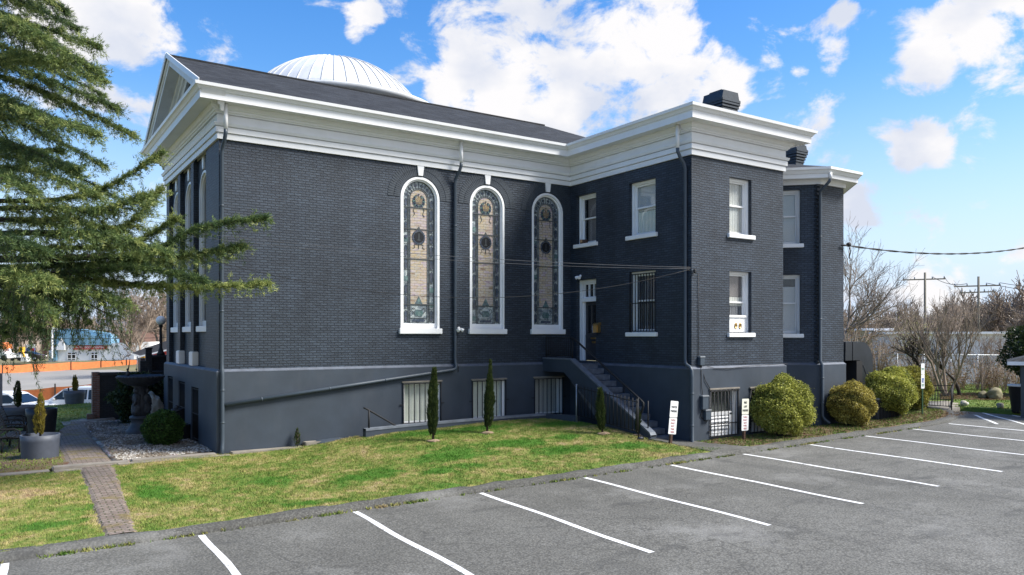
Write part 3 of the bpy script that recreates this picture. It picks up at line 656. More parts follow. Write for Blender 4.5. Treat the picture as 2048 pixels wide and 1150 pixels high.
# bay
S2 = math.sqrt(.5); BX, BY = 18.05, -5.74
def fang(o):                                        # the angled face, u measured back from the corner
    return lambda u, z: (BX - u*S2 + o*S2, BY + u*S2 + o*S2, z)
m = MB(); wall_with_holes(m, .002, 2.75, 0, 6.2, [(.62,1.72,.98,2.98,False),(.62,1.72,4.02,5.85,False)], fang(0), fang(.3))
m.prism([(BX,BY),(19.38,BY),(20.9,-4.2),(20.9,2),(20.5,2),(20.5,-3.9),(19.2,BY+.4),(BX+.12,BY+.4)], lambda x, y: (x,y,0), lambda x, y: (x,y,6.2))
mk('brick_wall', m, m_brick, church)
m = MB()                                            # toothed bricks where the two faces meet
for k in range(0, 84, 2):
    z = .02 + k*.072
    m.obox((BX-.075, BY+.015, z+.034), .10, .035, .034, Matrix.Rotation(0, 3, 'Z'))
mk('toothed_corner', m, m_brick, church)
# rear block under the dome (behind the ridge)
m = MB(); m.box(3.2, D+.001, -2.5, 16.1, 18.5, 6.7); mk('brick_wall', m, m_brick, church)
# stucco bases: .07 proud with a sloping top
def base_sweep(path, mb, closed=False, top=.0, out=.075, zb=-3.0):
    return sweep(path, [(out, zb), (out, top-.055), (.0, top+.0)], mb)
def sweep(path, prof, mb, smooth=False):
    """profile (outward offset, z) swept along a footprint; outward is on the right-hand side of travel"""
    n = len(path); P = [Vector((p[0], p[1])) for p in path]; vs = []
    for i in range(n):
        d0 = (P[i]-P[i-1]).normalized() if i > 0 else (P[1]-P[0]).normalized()
        d1 = (P[i+1]-P[i]).normalized() if i < n-1 else d0
        n0 = Vector((d0.y, -d0.x)); n1 = Vector((d1.y, -d1.x)); b = (n0+n1); b = b/(b.length_squared)*2 if b.length > 1e-6 else n0
        for (o, z) in prof: q = P[i]+b*o; vs.append((q.x, q.y, z))
    k = len(prof); fs = [(i*k+j, (i+1)*k+j, (i+1)*k+j+1, i*k+j+1) for i in range(n-1) for j in range(k-1)]
    fs += [tuple(range(k)), tuple(range((n-1)*k, n*k))[::-1]] if k > 2 else []
    return mb.add(vs, fs)
# main wall base with window openings
def stucco_front(u0, u1, holes, fa, fb, top=-.055):
    m = MB(); wall_with_holes(m, u0, u1, -3.0, top, holes, fa, fb); return m
m = stucco_front(-.075, L+.1, [(a, b, -2.25, -.53, False) for a, b in BASEW], fpy(-.075), fpy(.3))
m.prism([(-.075,-.054),(L+.1,-.054),(L+.1,0.0),(0,0.0)], lambda u, z: (u, -.075 if z < -.01 else -.0, z), lambda u, z: (u, .05, z))
WB = [(2.2,3.2),(4.2,5.2),(6.2,7.15)]
mk('stucco_base', m, m_stucco, church)
m = stucco_front(.301, D+.07, [(a, b, -2.2 if i else -2.3, -.62+.08*i, False) for i, (a, b) in enumerate(WB)], fpx(-.075), fpx(.3))
m.prism([(-.07,-.054),(D+.07,-.054),(D+.07,0),(0,0)], lambda u, z: (-.075 if z < -.01 else 0, u, z), lambda u, z: (WREC+.01, u, z))
mk('stucco_base', m, m_stucco, church)
m = stucco_front(-PJ-.074, -.076, [], fpx(L-.075), fpx(L+.3)); m.prism([(-PJ-.074,-.054),(0,-.054),(0,0),(-PJ,0)], lambda u, z: (L-.075 if z < -.01 else L, u, z), lambda u, z: (L+.05, u, z))
mk('stucco_base', m, m_stucco, church)
m = stucco_front(L-.074, XR+.075, [(12.63,13.86,-2.09,-.69,False),(14.42,15.70,-2.09,-.71,False)], fpy(-PJ-.075), fpy(-PJ+.3)); m.box(XR+.0745-.37, -PJ+.301, -3, XR+.0745, 0, -.055)
m.prism([(L-.074,-.054),(XR+.075,-.054),(XR,0),(L,0)], lambda u, z: (u, -PJ-.075 if z < -.01 else -PJ, z), lambda u, z: (u, -PJ+.05, z))
mk('stucco_base', m, m_stucco, church)
m = MB(); sweep([(16.3,-3.99),(BX,BY),(19.38,BY),(20.9,-4.22),(20.9,2)], [(.075,-3),(.075,-.055),(-.02,0),(-.3,0)], m); mk('stucco_base', m, m_stucco, church)
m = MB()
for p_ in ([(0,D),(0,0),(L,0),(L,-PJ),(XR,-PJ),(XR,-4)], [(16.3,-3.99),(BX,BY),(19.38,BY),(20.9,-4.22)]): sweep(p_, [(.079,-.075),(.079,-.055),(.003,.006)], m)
mk('ledge', m, paint('ledge_skylit_tone', (.085,.10,.13), .6, .25, 4, .4), church)  # sky light on the sloping top put into a paler colour
# entablature and gutter
FOOT = [(9,D),(0,D),(0,0),(L,0),(L,-PJ),(XR,-PJ),(XR,7.8)]
ENT = [(0,HB),(.06,HB),(.06,HB+.15),(.02,HB+.152),(.02,HB+.17),(.10,HB+.172),(.10,HB+.315),(.05,HB+.317),(.05,HB+.335),(.125,HB+.337),(.14,HB+.375),(.15,HB+.40),(.155,HB+.42),(.06,HB+.425),(.06,HB+.65),(.03,HB+.652),(.03,HB+.668),(.105,HB+.67),(.115,HB+.70),(.15,HB+.715),(.16,HB+.76),(.20,HB+.775),(.24,HB+.83),(.255,HB+.86),(.255,HB+.885),(.60,HB+.89),(.605,HB+.87),(.61,HB+1.06),(.625,HB+1.075),(.64,HB+1.08)]
m = MB(); sweep(FOOT, ENT + [(-.1,HB+1.081),(-.1,HB)], m); mk('cornice', m, m_white, church)
m = MB(); sweep(FOOT, [(.641,HB+1.082),(.65,HB+1.10),(.69,HB+1.15),(.72,HB+1.165),(.74,HB+1.17),(.755,HB+1.25),(.72,HB+1.25),(.70,HB+1.20),(.4,HB+1.20)], m)
mk('gutter', m, m_trim, church)
# gable roof over the nave with hip at the east end
ZR, YR = 9.50, 3.915; ze = HB+1.235; XW = -.62
def roofpoly(pts, t=.05):
    m = MB(); a = [Vector(p) for p in pts]; nrm = (a[1]-a[0]).cross(a[2]-a[0]).normalized()
    if nrm.z < 0: nrm = -nrm
    n = len(a); return m.add(a + [p-nrm*t for p in a], [tuple(range(n)), tuple(range(n, 2*n))[::-1]] + [(i, n+i, n+(i+1) % n, (i+1) % n) for i in range(n)])
roof = mk('roof', roofpoly([(XW-.03,-.73,ze),(16.9,-.73,ze),(13.6,YR,ZR),(XW-.03,YR,ZR)]), m_shingle, church)
mk('roof_slope', roofpoly([(XW-.03,YR,ZR+.001),(13.6,YR,ZR+.001),(16.9,D+.75,ze),(XW-.03,D+.75,ze)]), m_shingle, roof)
mk('roof_slope', roofpoly([(16.9,-.73,ze-.001),(16.9,D+.73,ze-.001),(13.6,YR,ZR-.001)]), m_shingle, roof)
m = MB(); m.bar((XW-.03,YR,ZR+.0), (13.6,YR,ZR+.0), .16, .05); mk('ridge_cap', m, m_shingle, roof)
m = MB(); m.box(L-.5, -PJ-.55, HB+1.0, XR+.5, 2.0, HB+1.215); mk('roof', m, m_shingle, church)
# pediment on the west front: tympanum and raking cornice
m = MB(); m.prism([(.1,HB+1.05),(D-.1,HB+1.05),(YR,ZR-.25)], fpx(.02), fpx(.5)); mk('tympanum', m, m_brick, church)
m = MB()
for s in (1, -1):
    y0 = YR - s*(YR+.70); A = Vector((0, y0, ze-.04)); B = Vector((0, YR, ZR-.04)); d = (B-A).normalized(); nn = Vector((0, -d.z*s, abs(d.y)))
    rk_ = [(-.64,.03),(-.60,-.10),(-.575,-.10),(-.575,-.24),(-.24,-.245),(-.22,-.33),(-.16,-.36),(-.14,-.44),(-.08,-.46),(-.06,-.60),(.02,-.60),(.02,.03)]
    vs = [(o, (A+nn*h).y + 0, (A+nn*h).z) for o, h in rk_] + [(o, (B+nn*h).y if False else YR, (B + Vector((0,0,h/abs(d.y)))).z) for o, h in rk_]
    k = len(rk_); m.add(vs, [(i, (i+1) % k, k+(i+1) % k, k+i) if s > 0 else (i, k+i, k+(i+1) % k, (i+1) % k) for i in range(k)] + [tuple(range(k)), tuple(range(k,2*k))[::-1]])
mk('raking_cornice', m, m_soffit, church)
m = MB()
for s in (1, -1):
    m.bar((XW-.045, YR-s*(YR+.74), ze+.0), (XW-.045, YR, ZR+.015), .03, .15)
mk('barge_board', m, m_trim, church)
# dome
DC = (7.75, 12.0, 0)
m = MB(); m.lathe([(4.4,7.0),(4.4,10.42),(4.52,10.44),(4.52,10.52),(4.70,10.56),(4.70,10.70),(4.86,10.73),(4.89,10.88),(4.87,10.93),(3.6,11.12)], DC, 72); dr = mk('dome_drum', m, m_dome, church)
n = 14; RR = 4.0; capz = 2.28; Rs = (RR*RR+capz*capz)/(2*capz); th = math.asin(RR/Rs)
prof = [(Rs*math.sin(th*(1-i/n)), 11.08 + Rs*math.cos(th*(1-i/n)) - Rs*math.cos(th)) for i in range(n)] + [(.02, 11.08+capz)]
m = MB(); m.lathe(prof, DC, 72); dome = mk('dome', m, m_dome, church)
m = MB()
for k in range(48):
    a = 2*math.pi*k/48+.03; m.tube([(DC[0]+(r+.01)*math.cos(a), DC[1]+(r+.01)*math.sin(a), z+.012) for r, z in prof[:-2]], .022, 4)
mk('standing_seams', m, paint('grey_seam', (.5,.51,.52), .5, .1, 3, .1), dome)
# chimneys with corbelled courses
def chimney(x0, x1, y0, y1, z0, z1, cap):
    m = MB(); m.box(x0+.09, y0+.09, z0, x1-.09, y1-.09, z1); c = mk('chimney', m, m_arch, church); m = MB()
    for k in range(4): o = .09-.03*k; m.bev(x0+o-.03, y0+o-.03, z1-.40+k*.10, x1-o+.03, y1-o+.03, z1-.40+k*.10+.082, .012)
    m.bev(x0-.04, y0-.04, z1-.02, x1+.04, y1+.04, z1+.10, .02)
    m.prism([(-.5,0),(.5,0),(.42,cap),(-.42,cap)], lambda u, z: ((x0+x1)/2+u*(x1-x0), y0+.0, z1+.10+z), lambda u, z: ((x0+x1)/2+u*(x1-x0), y1, z1+.10+z))
    m.bev((x0+x1)/2-.3, (y0+y1)/2-.3, z1+.1, (x0+x1)/2+.28, (y0+y1)/2+.28, z1+.17+cap, .02)
    mk('chimney_cap', m, m_arch, c)
chimney(15.75,16.62,-3.55,-2.65,7.2,9.02,.26)
chimney(20.4,21.05,-3.1,-2.4,6.4,7.98,.16)
# bay cornice, gutter, roof
BF = [(15.9,-3.59),(BX,BY),(19.38,BY),(20.9,-4.22),(20.9,2)]
m = MB(); sweep(BF, [(0,6.0),(.07,6.0),(.07,6.13),(.10,6.15),(.42,6.155),(.42,6.14),(.43,6.27),(.46,6.28),(.2,6.281)], m); mk('cornice', m, m_white, church)
m = MB(); sweep(BF, [(.461,6.282),(.52,6.37),(.55,6.39),(.57,6.40),(.575,6.48),(.54,6.48),(.50,6.43),(.3,6.43)], m); mk('gutter', m, m_trim, church)
A = [(15.9-.40,-3.99,6.47),(BX-.235,BY-.56,6.47),(19.38+.24,BY-.56,6.47),(21.5,-4.45,6.47),(21.5,1,6.47)]; AP = (20.4,-1.9,7.72)
roof2 = mk('roof', roofpoly([A[0],A[1],AP]), m_shingle, church)
for i in (1,2,3): mk('roof_slope', roofpoly([A[i],A[i+1],AP]), m_shingle, roof2)
# ------------------------------------------------------------------ windows
def mapped(mb, f):
    mb.v = [tuple(f(*p)) for p in mb.v]; mb.big = []; return mb
def P_S(y): return lambda u, o, z: (u, y - o, z)             # local (along, outward, up) -> faces looking -y
def P_W(x): return lambda u, o, z: (x - o, u, z)             # faces looking -x
def P_A(): return lambda u, o, z: (BX - u*S2 - o*S2, BY + u*S2 - o*S2, z)
def loc(): return MB()
def sash(u0, u1, z0, z1, P, fill, name='sash_window', fillz=None, sill=True, label=None, mid=.52, deep=.0, sillx=.10):
    """double-hung window: casing, two sashes, glass, sill, and what hangs behind"""
    Q_ = P; P = lambda u, o, z: Q_(u, o-.09, z)
    m = MB(); c = .075
    m.box(u0+.002, -.22, z0, u0+c, -.06-deep, z1-.002); m.box(u1-c, -.22, z0, u1-.002, -.06-deep, z1-.002); m.box(u0+c, -.22, z1-c, u1-c, -.06-deep, z1-.002)
    m.box(u0+.002, -.10, z0, u0+c*.5, -.035-deep, z1-.002); m.box(u1-c*.5, -.10, z0, u1-.002, -.035-deep, z1-.002); m.box(u0+c*.5, -.10, z1-c*.55, u1-c*.5, -.036-deep, z1-.002)
    w = mk(name, mapped(m, P), m_trim, church, label); zm = z0+(z1-z0)*mid; s = .055
    m = MB()
    a, b = u0+c, u1-c
    m.box(a, -.19, zm-.02, a+s, -.13, z1-c); m.box(b-s, -.19, zm-.02, b, -.13, z1-c); m.box(a+s, -.19, zm-.02, b-s, -.125, zm+.03); m.box(a+s, -.19, z1-c-s, b-s, -.13, z1-c)
    m.box(a, -.20, z0+.01, a+s, -.16, zm-.021); m.box(b-s, -.20, z0+.01, b, -.16, zm-.021); m.box(a+s, -.20, z0+.01, b-s, -.155, z0+.10)
    mk('sash', mapped(m, P), m_trim, w)
    m = MB(); m.box(a+s-.01, -.176, zm, b-s+.01, -.172, z1-c-s+.01); m.box(a+s-.01, -.186, z0+.09, b-s+.01, -.182, zm); mk('glass', mapped(m, P), m_glass, w)
    m = MB(); m.box(u0-.1, -.50, z0-.1, u1+.1, -.46, z1+.1); mk('dark_interior', mapped(m, P), m_room, w)
    for (ua, ub, za, zb, mat, nm, o) in (fill(u0+c, u1-c, z0, zm, z1-c) if fill else []):
        m = MB(); m.box(ua, o-.01, za, ub, o, zb); mk(nm, mapped(m, P), mat, w)
    if sill:
        m = MB(); m.bev(u0-sillx, -.26, z0-.13, u1+sillx, .085, z0, .012); mk('sill', mapped(m, Q_), m_trim, w)
    return w
W_ = P_W(L); Sd = P_S(-PJ); An = P_A()
sash(-1.40, -.34, 4.10, 5.80, W_, lambda a, b, z0, zm, z1: [(a, b-.22, z0, z1, m_greycurtain, 'curtain', -.205)], sillx=.10)
sash(-4.25, -3.05, 4.10, 5.80, W_, lambda a, b, z0, zm, z1: [(a, b, zm-.1, z1, m_blind, 'blind', -.205), (a, b, z0, zm-.11, m_blind2, 'blind', -.21)])
w3 = sash(-4.25, -3.05, 1.02, 2.95, W_, lambda a, b, z0, zm, z1: [(a, b, z0, z1, m_darkcurtain, 'curtain', -.21)])
def grille(u0, u1, z0, z1, P, parent, n, rails=(.0, .5, 1.0), o=.03, louv=None, r=.0145, frame=.018, tabs=True):
    m = MB()
    for k in range(n+1): u = u0+(u1-u0)*k/n; m.tube([(u, o, z0), (u, o, z1)], r if 0 < k < n else frame, 6)
    for t in rails: z = z0+(z1-z0)*t; m.box(u0-.015, o-.008, z-.014, u1+.015, o+.022, z+.014)
    if tabs:
        for t in (.12, .62):
            z = z0+(z1-z0)*t
            for (p, q) in ((u0-.12, u0), (u1, u1+.12)): m.box(p, o-.012, z-.012, q, o+.012, z+.012)
    mk('window_bars', mapped(m, P), m_black, parent)
grille(-4.22, -3.08, 1.04, 2.88, W_, w3, 9, (.01, .49, .99), -.01, tabs=False, r=.015, frame=.018)
sash(13.57, 14.58, 4.02, 5.75, Sd, lambda a, b, z0, zm, z1: [(a, b, z0, z1, m_curtain, 'curtain', -.205)])
f2 = sash(13.57, 14.58, 1.0, 2.89, Sd, lambda a, b, z0, zm, z1: [(a, b, zm+.18, z1-.02, m_greycurtain, 'curtain', -.21), (a, b, zm-.1, zm+.17, m_curtain, 'curtain', -.205), (a, b, z0+.5, zm-.1, m_darkcurtain, 'curtain', -.215)], mid=.5)
m = MB(); m.bev(13.645, -.17, 1.02, 14.505, -.145, 1.49, .008); m.box(13.645, -.17, 1.48, 14.505, -.11, 1.55)
pn = mk('vent_panel', mapped(m, Sd), m_trim, f2)
for u in (14.02, 14.22):
    m = MB(); m.lathe([(.012, -.006), (.065, -.006), (.062, .012), (.045, .014), (.04, -.004)], (0,0,0), 16, 1, 1.5); m.v = [(u+x, -.14+z, 1.22+y) for x, y, z in m.v]; mk('vent_collar', mapped(m, Sd), m_brass, pn)
sash(.62, 1.72, 4.02, 5.85, An, lambda a, b, z0, zm, z1: [(a, b, z0, z1, m_blind, 'blind', -.205)])
sash(.62, 1.72, .98, 2.98, An, lambda a, b, z0, zm, z1: [(a, b, z0, z1-.32, m_blind, 'blind', -.205)])

# stained glass
def opal_mat():
    a = M('opalescent_glass'); b = a.n('ShaderNodeTexBrick'); b.offset = .37
    for k, v in (('Scale', 1), ('Mortar Size', .004), ('Brick Width', .21), ('Row Height', .085), ('Bias', .0)): b.inputs[k].default_value = v
    b.inputs['Color1'].default_value = (0,0,0,1); b.inputs['Color2'].default_value = (1,1,1,1); b.inputs['Mortar'].default_value = (.5,.5,.5,1); a.l(a.uv, b.inputs['Vector'])
    n = a.noise(6, 6, .72, sc=(.45,1,2.0)); n2 = a.noise(1.3, 4)
    f = a.math('ADD', a.math('MULTIPLY', n, .86), a.math('MULTIPLY', b.outputs['Color'], .14))
    c = a.ramp(f, [(.26, (.13,.07,.05)), (.36, (.30,.22,.14)), (.44, (.44,.42,.37)), (.50, (.42,.31,.15)), (.57, (.46,.42,.40)), (.66, (.33,.24,.28)), (.78, (.20,.14,.19))])
    c = a.mix(a.ramp(n2, [(.45, 0), (.65, .5)]), c, (.44,.34,.36)); c = a.mix(b.outputs['Fac'], c, (.10,.09,.08))
    a.base(c).rough(.25).bump(n, .5, .01); return a.m
m_opal = opal_mat()
def tile_mat(name, c0, c1, c2):
    a = M(name); v = a.n('ShaderNodeTexVoronoi'); v.inputs['Scale'].default_value = 11; a.l(a.obj, v.inputs['Vector']); s = a.n('ShaderNodeSeparateXYZ'); a.l(v.outputs['Color'], s.inputs[0])
    c = a.ramp(s.outputs[0], [(.2, c0), (.5, c1), (.8, c2)]); c = a.mix(1.0, c, a.ramp(a.noise(25, 3), [(.3, .6), (.7, 1.4)]), 'MULTIPLY'); a.base(c).rough(.22); return a.m
m_border = tile_mat('teal_border_glass', (.16,.19,.21), (.24,.275,.285), (.37,.41,.40))
m_navy = tile_mat('navy_glass', (.035,.05,.075), (.06,.08,.105), (.075,.08,.11))
m_teal = tile_mat('green_glass', (.07,.125,.12), (.12,.18,.17), (.085,.12,.13))
m_gold = tile_mat('gold_glass', (.24,.18,.09), (.32,.25,.14), (.20,.15,.10))
m_leadm = paint('lead_came', (.06,.068,.07), .45, .2, 10, .1)
m_disc = paint('dark_disc', (.008,.008,.010), .3, .2, 8, .05)
def arch_path(u0, u1, z0, zt, inset, n=18):
    r = (u1-u0)/2-inset; c = (u0+u1)/2; zs = zt-(u1-u0)/2
    return [(u0+inset, z0), (u0+inset, zs)] + [(c-r*math.cos(math.pi*k/n), zs+r*math.sin(math.pi*k/n)) for k in range(1, n)] + [(u1-inset, zs), (u1-inset, z0)]
def ring(mb, u0, u1, z0, zt, i0, i1, o0, o1, n=22):
    """archivolt-shaped frame between two insets"""
    a = arch_path(u0, u1, z0, zt, i0, n); b = arch_path(u0, u1, z0, zt, i1, n); k = len(a)
    vs = [(p[0], o1, p[1]) for p in a] + [(p[0], o1, p[1]) for p in b] + [(p[0], o0, p[1]) for p in a] + [(p[0], o0, p[1]) for p in b]
    fs = []
    for i in range(k-1):
        fs += [(i, i+1, k+i+1, k+i), (2*k+i, 3*k+i, 3*k+i+1, 2*k+i+1), (k+i, k+i+1, 3*k+i+1, 3*k+i), (i, 2*k+i, 2*k+i+1, i+1)]
    fs += [(0, k, 3*k, 2*k), (k-1, 3*k-1, 4*k-1, 2*k-1)]; return mb.add(vs, fs)
def panel(u0, u1, z0, zt, inset, o, mat, name, parent, P, z0b=None):
    p = arch_path(u0, u1, z0, zt, inset); m = MB(); m.prism(p, lambda u, z: (u, o-.012, z), lambda u, z: (u, o, z)); return mk(name, mapped(m, P), mat, parent)
def arched_window(u0, u1, z0, zt, P, seed, glassy=True, keyz=None, label=None):
    rn = random.Random(seed); c = (u0+u1)/2; Wd = u1-u0
    m = MB(); ring(m, u0, u1, z0, zt, .003, .075, -.20, .012); ring(m, u0, u1, z0, zt, .075, .125, -.20, -.05); m.box(u0+.003, -.2, z0, u1-.003, -.06, z0+.16)
    w = mk('arched_window', mapped(m, P), m_trim, church, label)
    m = MB(); m.bev(u0-.06, -.2, z0-.17, u1+.06, .10, z0-.0, .012); mk('sill', mapped(m, P), m_trim, w)
    if keyz:
        m = MB(); m.prism([(c-.075, zt+.035), (c+.075, zt+.035), (c+.115, keyz), (c-.115, keyz)], lambda u, z: (u, -.05, z), lambda u, z: (u, .05, z)); mk('keystone', mapped(m, P), m_trim, w)
        m = MB(); R0 = Wd/2+.02; zs = zt-Wd/2; n = 42                                       # two rings of bricks on edge
        for rr, ln in ((R0+.01, .19), (R0+.215, .19)):
            for k in range(n):
                a = math.pi*(k+.5)/n - (.5/n*math.pi if rr > R0+.1 else 0)*0
                if rr > R0+.1 and zs+(rr+ln)*math.sin(a) > keyz-.01: ln2 = max(.02, (keyz-.01-zs)/max(.05, math.sin(a))-rr)
                else: ln2 = ln
                if ln2 < .03: continue
                if abs(math.cos(a))*(rr+.1) < .10: continue
                x = c+(rr+ln2/2)*math.cos(a); z = zs+(rr+ln2/2)*math.sin(a); wd = (rr+ln2/2)*math.pi/n*.42
                rot = Matrix(((math.cos(a), 0, -math.sin(a)), (0, 1, 0), (math.sin(a), 0, math.cos(a))))
                m.obox((x, -.02, z), ln2/2, .032, wd, rot)
        mk('brick_arch', mapped(m, P), m_arch, w)
    i = .125; a, b = u0+i, u1-i; g = panel(u0, u1, z0+.15, zt, i-.005, -.115, m_border if glassy else m_tint, 'stained_glass' if glassy else 'glass', w, P)
    if not glassy: return w
    bw = (b-a)*.235; ca, cb = a+bw, b-bw; zh = z0+.15; zs = zt-(u1-u0)/2
    pi_ = i+bw; zc0 = zh+.62
    panel(u0, u1, zc0, zt, pi_, -.108, m_opal, 'opal_panel', g, P)
    lead = MB()
    ring(lead, u0, u1, zh, zt, i, i+.018, -.116, -.098); ring(lead, u0, u1, zh, zt, pi_-.018, pi_+.004, -.116, -.096); ring(lead, u0, u1, zh, zt, pi_-.062, pi_-.05, -.116, -.100)
    bars = [zh+.60, zh+2.02, zh+2.95, zh+3.62]
    for z in bars: lead.box(a, -.11, z-.014, b, -.088, z+.014)
    zk = zh+.06
    navy = MB(); teal = MB()
    while zk < zs-.05:                                                                    # the border strips
        hh = rn.uniform(.34, .46)
        for (p, q) in ((a+.03, ca-.075), (cb+.075, b-.03)):
            mid = (p+q)/2; t = (q-p)/2*.62
            if rn.random() < .82:
                z1 = min(zk+hh-.05, zs); zm = (zk+z1)/2
                navy.prism([(mid-t, zk+.05), (mid, zk), (mid+t, zk+.05), (mid+t, z1-.05), (mid, z1), (mid-t, z1-.05)], lambda u, z: (u, -.116, z), lambda u, z: (u, -.104, z))
                pts = [(mid-t, zk+.05), (mid, zk), (mid+t, zk+.05), (mid+t, z1-.05), (mid, z1), (mid-t, z1-.05)]
                for j in range(6):
                    A_, B_ = pts[j], pts[(j+1) % 6]; lead.bar((A_[0], -.102, A_[1]), (B_[0], -.102, B_[1]), .010)
                lead.box(mid-t, -.105, zm-.006, mid+t, -.099, zm+.006)
            else: teal.box(p, -.114, zk+.05, q, -.101, zk+.20)
        for u in (ca-.085, cb+.085, a+.024, b-.024): lead.box(u-.005, -.112, zk, u+.005, -.100, zk+hh)
        lead.box(a, -.112, zk-.012, ca-.02, -.100, zk-.002); lead.box(cb+.02, -.112, zk-.012, b, -.100, zk-.002)
        zk += hh
    for k in range(1, 12):                                                                # voussoirs of the round head
        t = math.pi*k/12; r0 = (b-a)/2-bw+.02; r1 = (b-a)/2-.01; lead.bar((c-r0*math.cos(t), -.103, zs+r0*math.sin(t)), (c-r1*math.cos(t), -.103, zs+r1*math.sin(t)), .012)
        if k % 2:
            r2 = (r0+r1)/2; navy.obox((c-r2*math.cos(t), -.110, zs+r2*math.sin(t)), .035, .005, .05, Matrix.Rotation(t, 3, 'Y'))
    def disc(mb, u, z, r, o0, o1, n=20, sx=1):
        mb.prism([(u+r*sx*math.cos(2*math.pi*k/n), z+r*math.sin(2*math.pi*k/n)) for k in range(n)], lambda x, y: (x, o0, y), lambda x, y: (x, o1, y))
    md = MB(); zmd = zh+2.70; disc(md, c, zmd, .165, -.109, -.092); mk('medallion', mapped(md, P), m_disc, g)
    for k in range(20): t = 2*math.pi*k/20; disc(navy, c+.20*math.cos(t), zmd+.20*math.sin(t), .034, -.108, -.088, 6)
    lead.box(c-.014, -.095, zmd-.10, c+.014, -.086, zmd+.12); lead.box(c-.05, -.095, zmd-.10, c+.05, -.087, zmd-.075)
    lead.prism([(c, zmd+.22), (c-.13, zmd+.13), (c-.115, zmd+.12), (c, zmd+.20), (c+.115, zmd+.12), (c+.13, zmd+.13)], lambda x, y: (x, -.10, y), lambda x, y: (x, -.085, y))
    lead.prism([(c, zmd+.34), (c-.045, zmd+.28), (c, zmd+.24), (c+.045, zmd+.28)], lambda x, y: (x, -.105, y), lambda x, y: (x, -.09, y))
    lead.bar((c, -.095, zmd-.2), (c, -.095, zmd-.36), .014)
    for s in (-1, 1): lead.tube([(c+s*.05, -.097, zmd-.2), (c+s*.16, -.097, zmd-.24), (c+s*.13, -.097, zmd-.32), (c+s*.21, -.097, zmd-.36)], .008, 4)
    for (p, q) in ((a+.03, ca-.075), (cb+.075, b-.03)): disc(navy, (p+q)/2, zmd, .06, -.106, -.085, 12)
    zcw = zt-i-bw-.34                                                                       # crown in a wreath at the head
    for k in range(16):
        t = 2*math.pi*k/16
        if math.sin(t) < .75: disc(navy if k % 2 else teal, c+.17*math.cos(t), zcw-.02+.17*math.sin(t), .052, -.108, -.090, 7)
    gold = MB(); gold.prism([(c-.10, zcw-.10), (c+.10, zcw-.10), (c+.13, zcw+.10), (c+.07, zcw+.03), (c, zcw+.15), (c-.07, zcw+.03), (c-.13, zcw+.10)], lambda x, y: (x, -.108, y), lambda x, y: (x, -.086, y))
    lead.box(c-.10, -.09, zcw-.075, c+.10, -.083, zcw-.06); disc(lead, c, zcw+.19, .03, -.1, -.085, 8); disc(lead, c-.09, zcw+.15, .03, -.1, -.085, 8); disc(lead, c+.09, zcw+.15, .03, -.1, -.085, 8)
    for s in (-1, 1): lead.tube([(c+s*.12, -.097, zcw-.2), (c+s*.19, -.097, zcw-.3), (c+s*.14, -.097, zcw-.42), (c+s*.2, -.097, zcw-.5)], .009, 4)
    # urn panel at the foot
    teal.prism([(c-.15, zh+.34), (c-.12, zh+.24), (c+.12, zh+.24), (c+.15, zh+.34), (c+.11, zh+.44), (c-.11, zh+.44)], lambda x, y: (x, -.112, y), lambda x, y: (x, -.096, y))
    teal.prism([(c-.13, zh+.62), (c, zh+.86), (c+.13, zh+.62)], lambda x, y: (x, -.110, y), lambda x, y: (x, -.095, y))
    for s in (-1, 1): lead.tube([(c+s*.16, -.097, zh+.32), (c+s*.25, -.097, zh+.42), (c+s*.20, -.097, zh+.5), (c+s*.13, -.097, zh+.46)], .010, 4)
    lead.box(ca-.02, -.11, zh+.17, cb+.02, -.094, zh+.185); lead.box(ca-.02, -.11, zh+.02, cb+.02, -.096, zh+.03)
    navy.prism([(ca+.06, zh+.1), (ca+.1, zh+.06), (cb-.1, zh+.06), (cb-.06, zh+.1), (cb-.1, zh+.14), (ca+.1, zh+.14)], lambda x, y: (x, -.114, y), lambda x, y: (x, -.100, y))
    lw = MB(); sl = []
    for j, q in enumerate((lead, navy, teal, gold)): lw.add(q.v, q.f); sl += [j]*len(q.f)
    o_ = mk('leadwork', mapped(lw, P), [m_leadm, m_navy, m_teal, m_gold], g); o_.data.polygons.foreach_set('material_index', sl)
    return w
for i, (a, b) in enumerate(ARCH): arched_window(a, b, ASILL, ATOP, P_S(0), 5+i, True, HB-.002)
PWN = P_W(WREC)
for i, (a, b) in enumerate(WWIN): arched_window(a, b, 1.2, 5.8, PWN, 9, False, HB-.003)
# basement windows
def basement(u0, u1, z0, z1, P, mat, nm, n=7, rail=.22, fr=.07):
    m = MB(); m.box(u0+.002, -.22, z0, u0+fr, -.05, z1-.002); m.box(u1-fr*1.3, -.22, z0, u1-.002, -.05, z1-.002); m.box(u0+fr, -.22, z1-.06, u1-fr*1.3, -.05, z1-.002); m.box(u0+fr, -.2, z0+(z1-z0)*.27, u1-fr*1.3, -.10, z0+(z1-z0)*.27+.045); m.box(u0+fr, -.2, z0, u1-fr*1.3, -.06, z0+.06)
    w = mk('basement_window', mapped(m, P), m_trim, church)
    m = MB(); m.box(u0+fr, -.165, z0+.05, u1-fr, -.160, z1-.05); mk('glass', mapped(m, P), m_glass, w)
    m = MB(); m.box(u0+.03, -.24, z0+(z1-z0)*(.29 if nm == 'blind' else 0), u1-.03, -.23, z1-.03); mk(nm, mapped(m, P), mat, w)
    m = MB(); m.box(u0, -.37, z0, u1, -.36, z1); mk('dark_interior', mapped(m, P), m_room, w)
    m = MB(); m.bev(u0-.05, -.06, z1-.0, u1+.05, .05, z1+.05, .01); mk('lintel', mapped(m, P), m_concrete, w)
    grille(u0, u1, z0, z1-.03, P, w, n, (.0, .27, 1.0), .03); return w
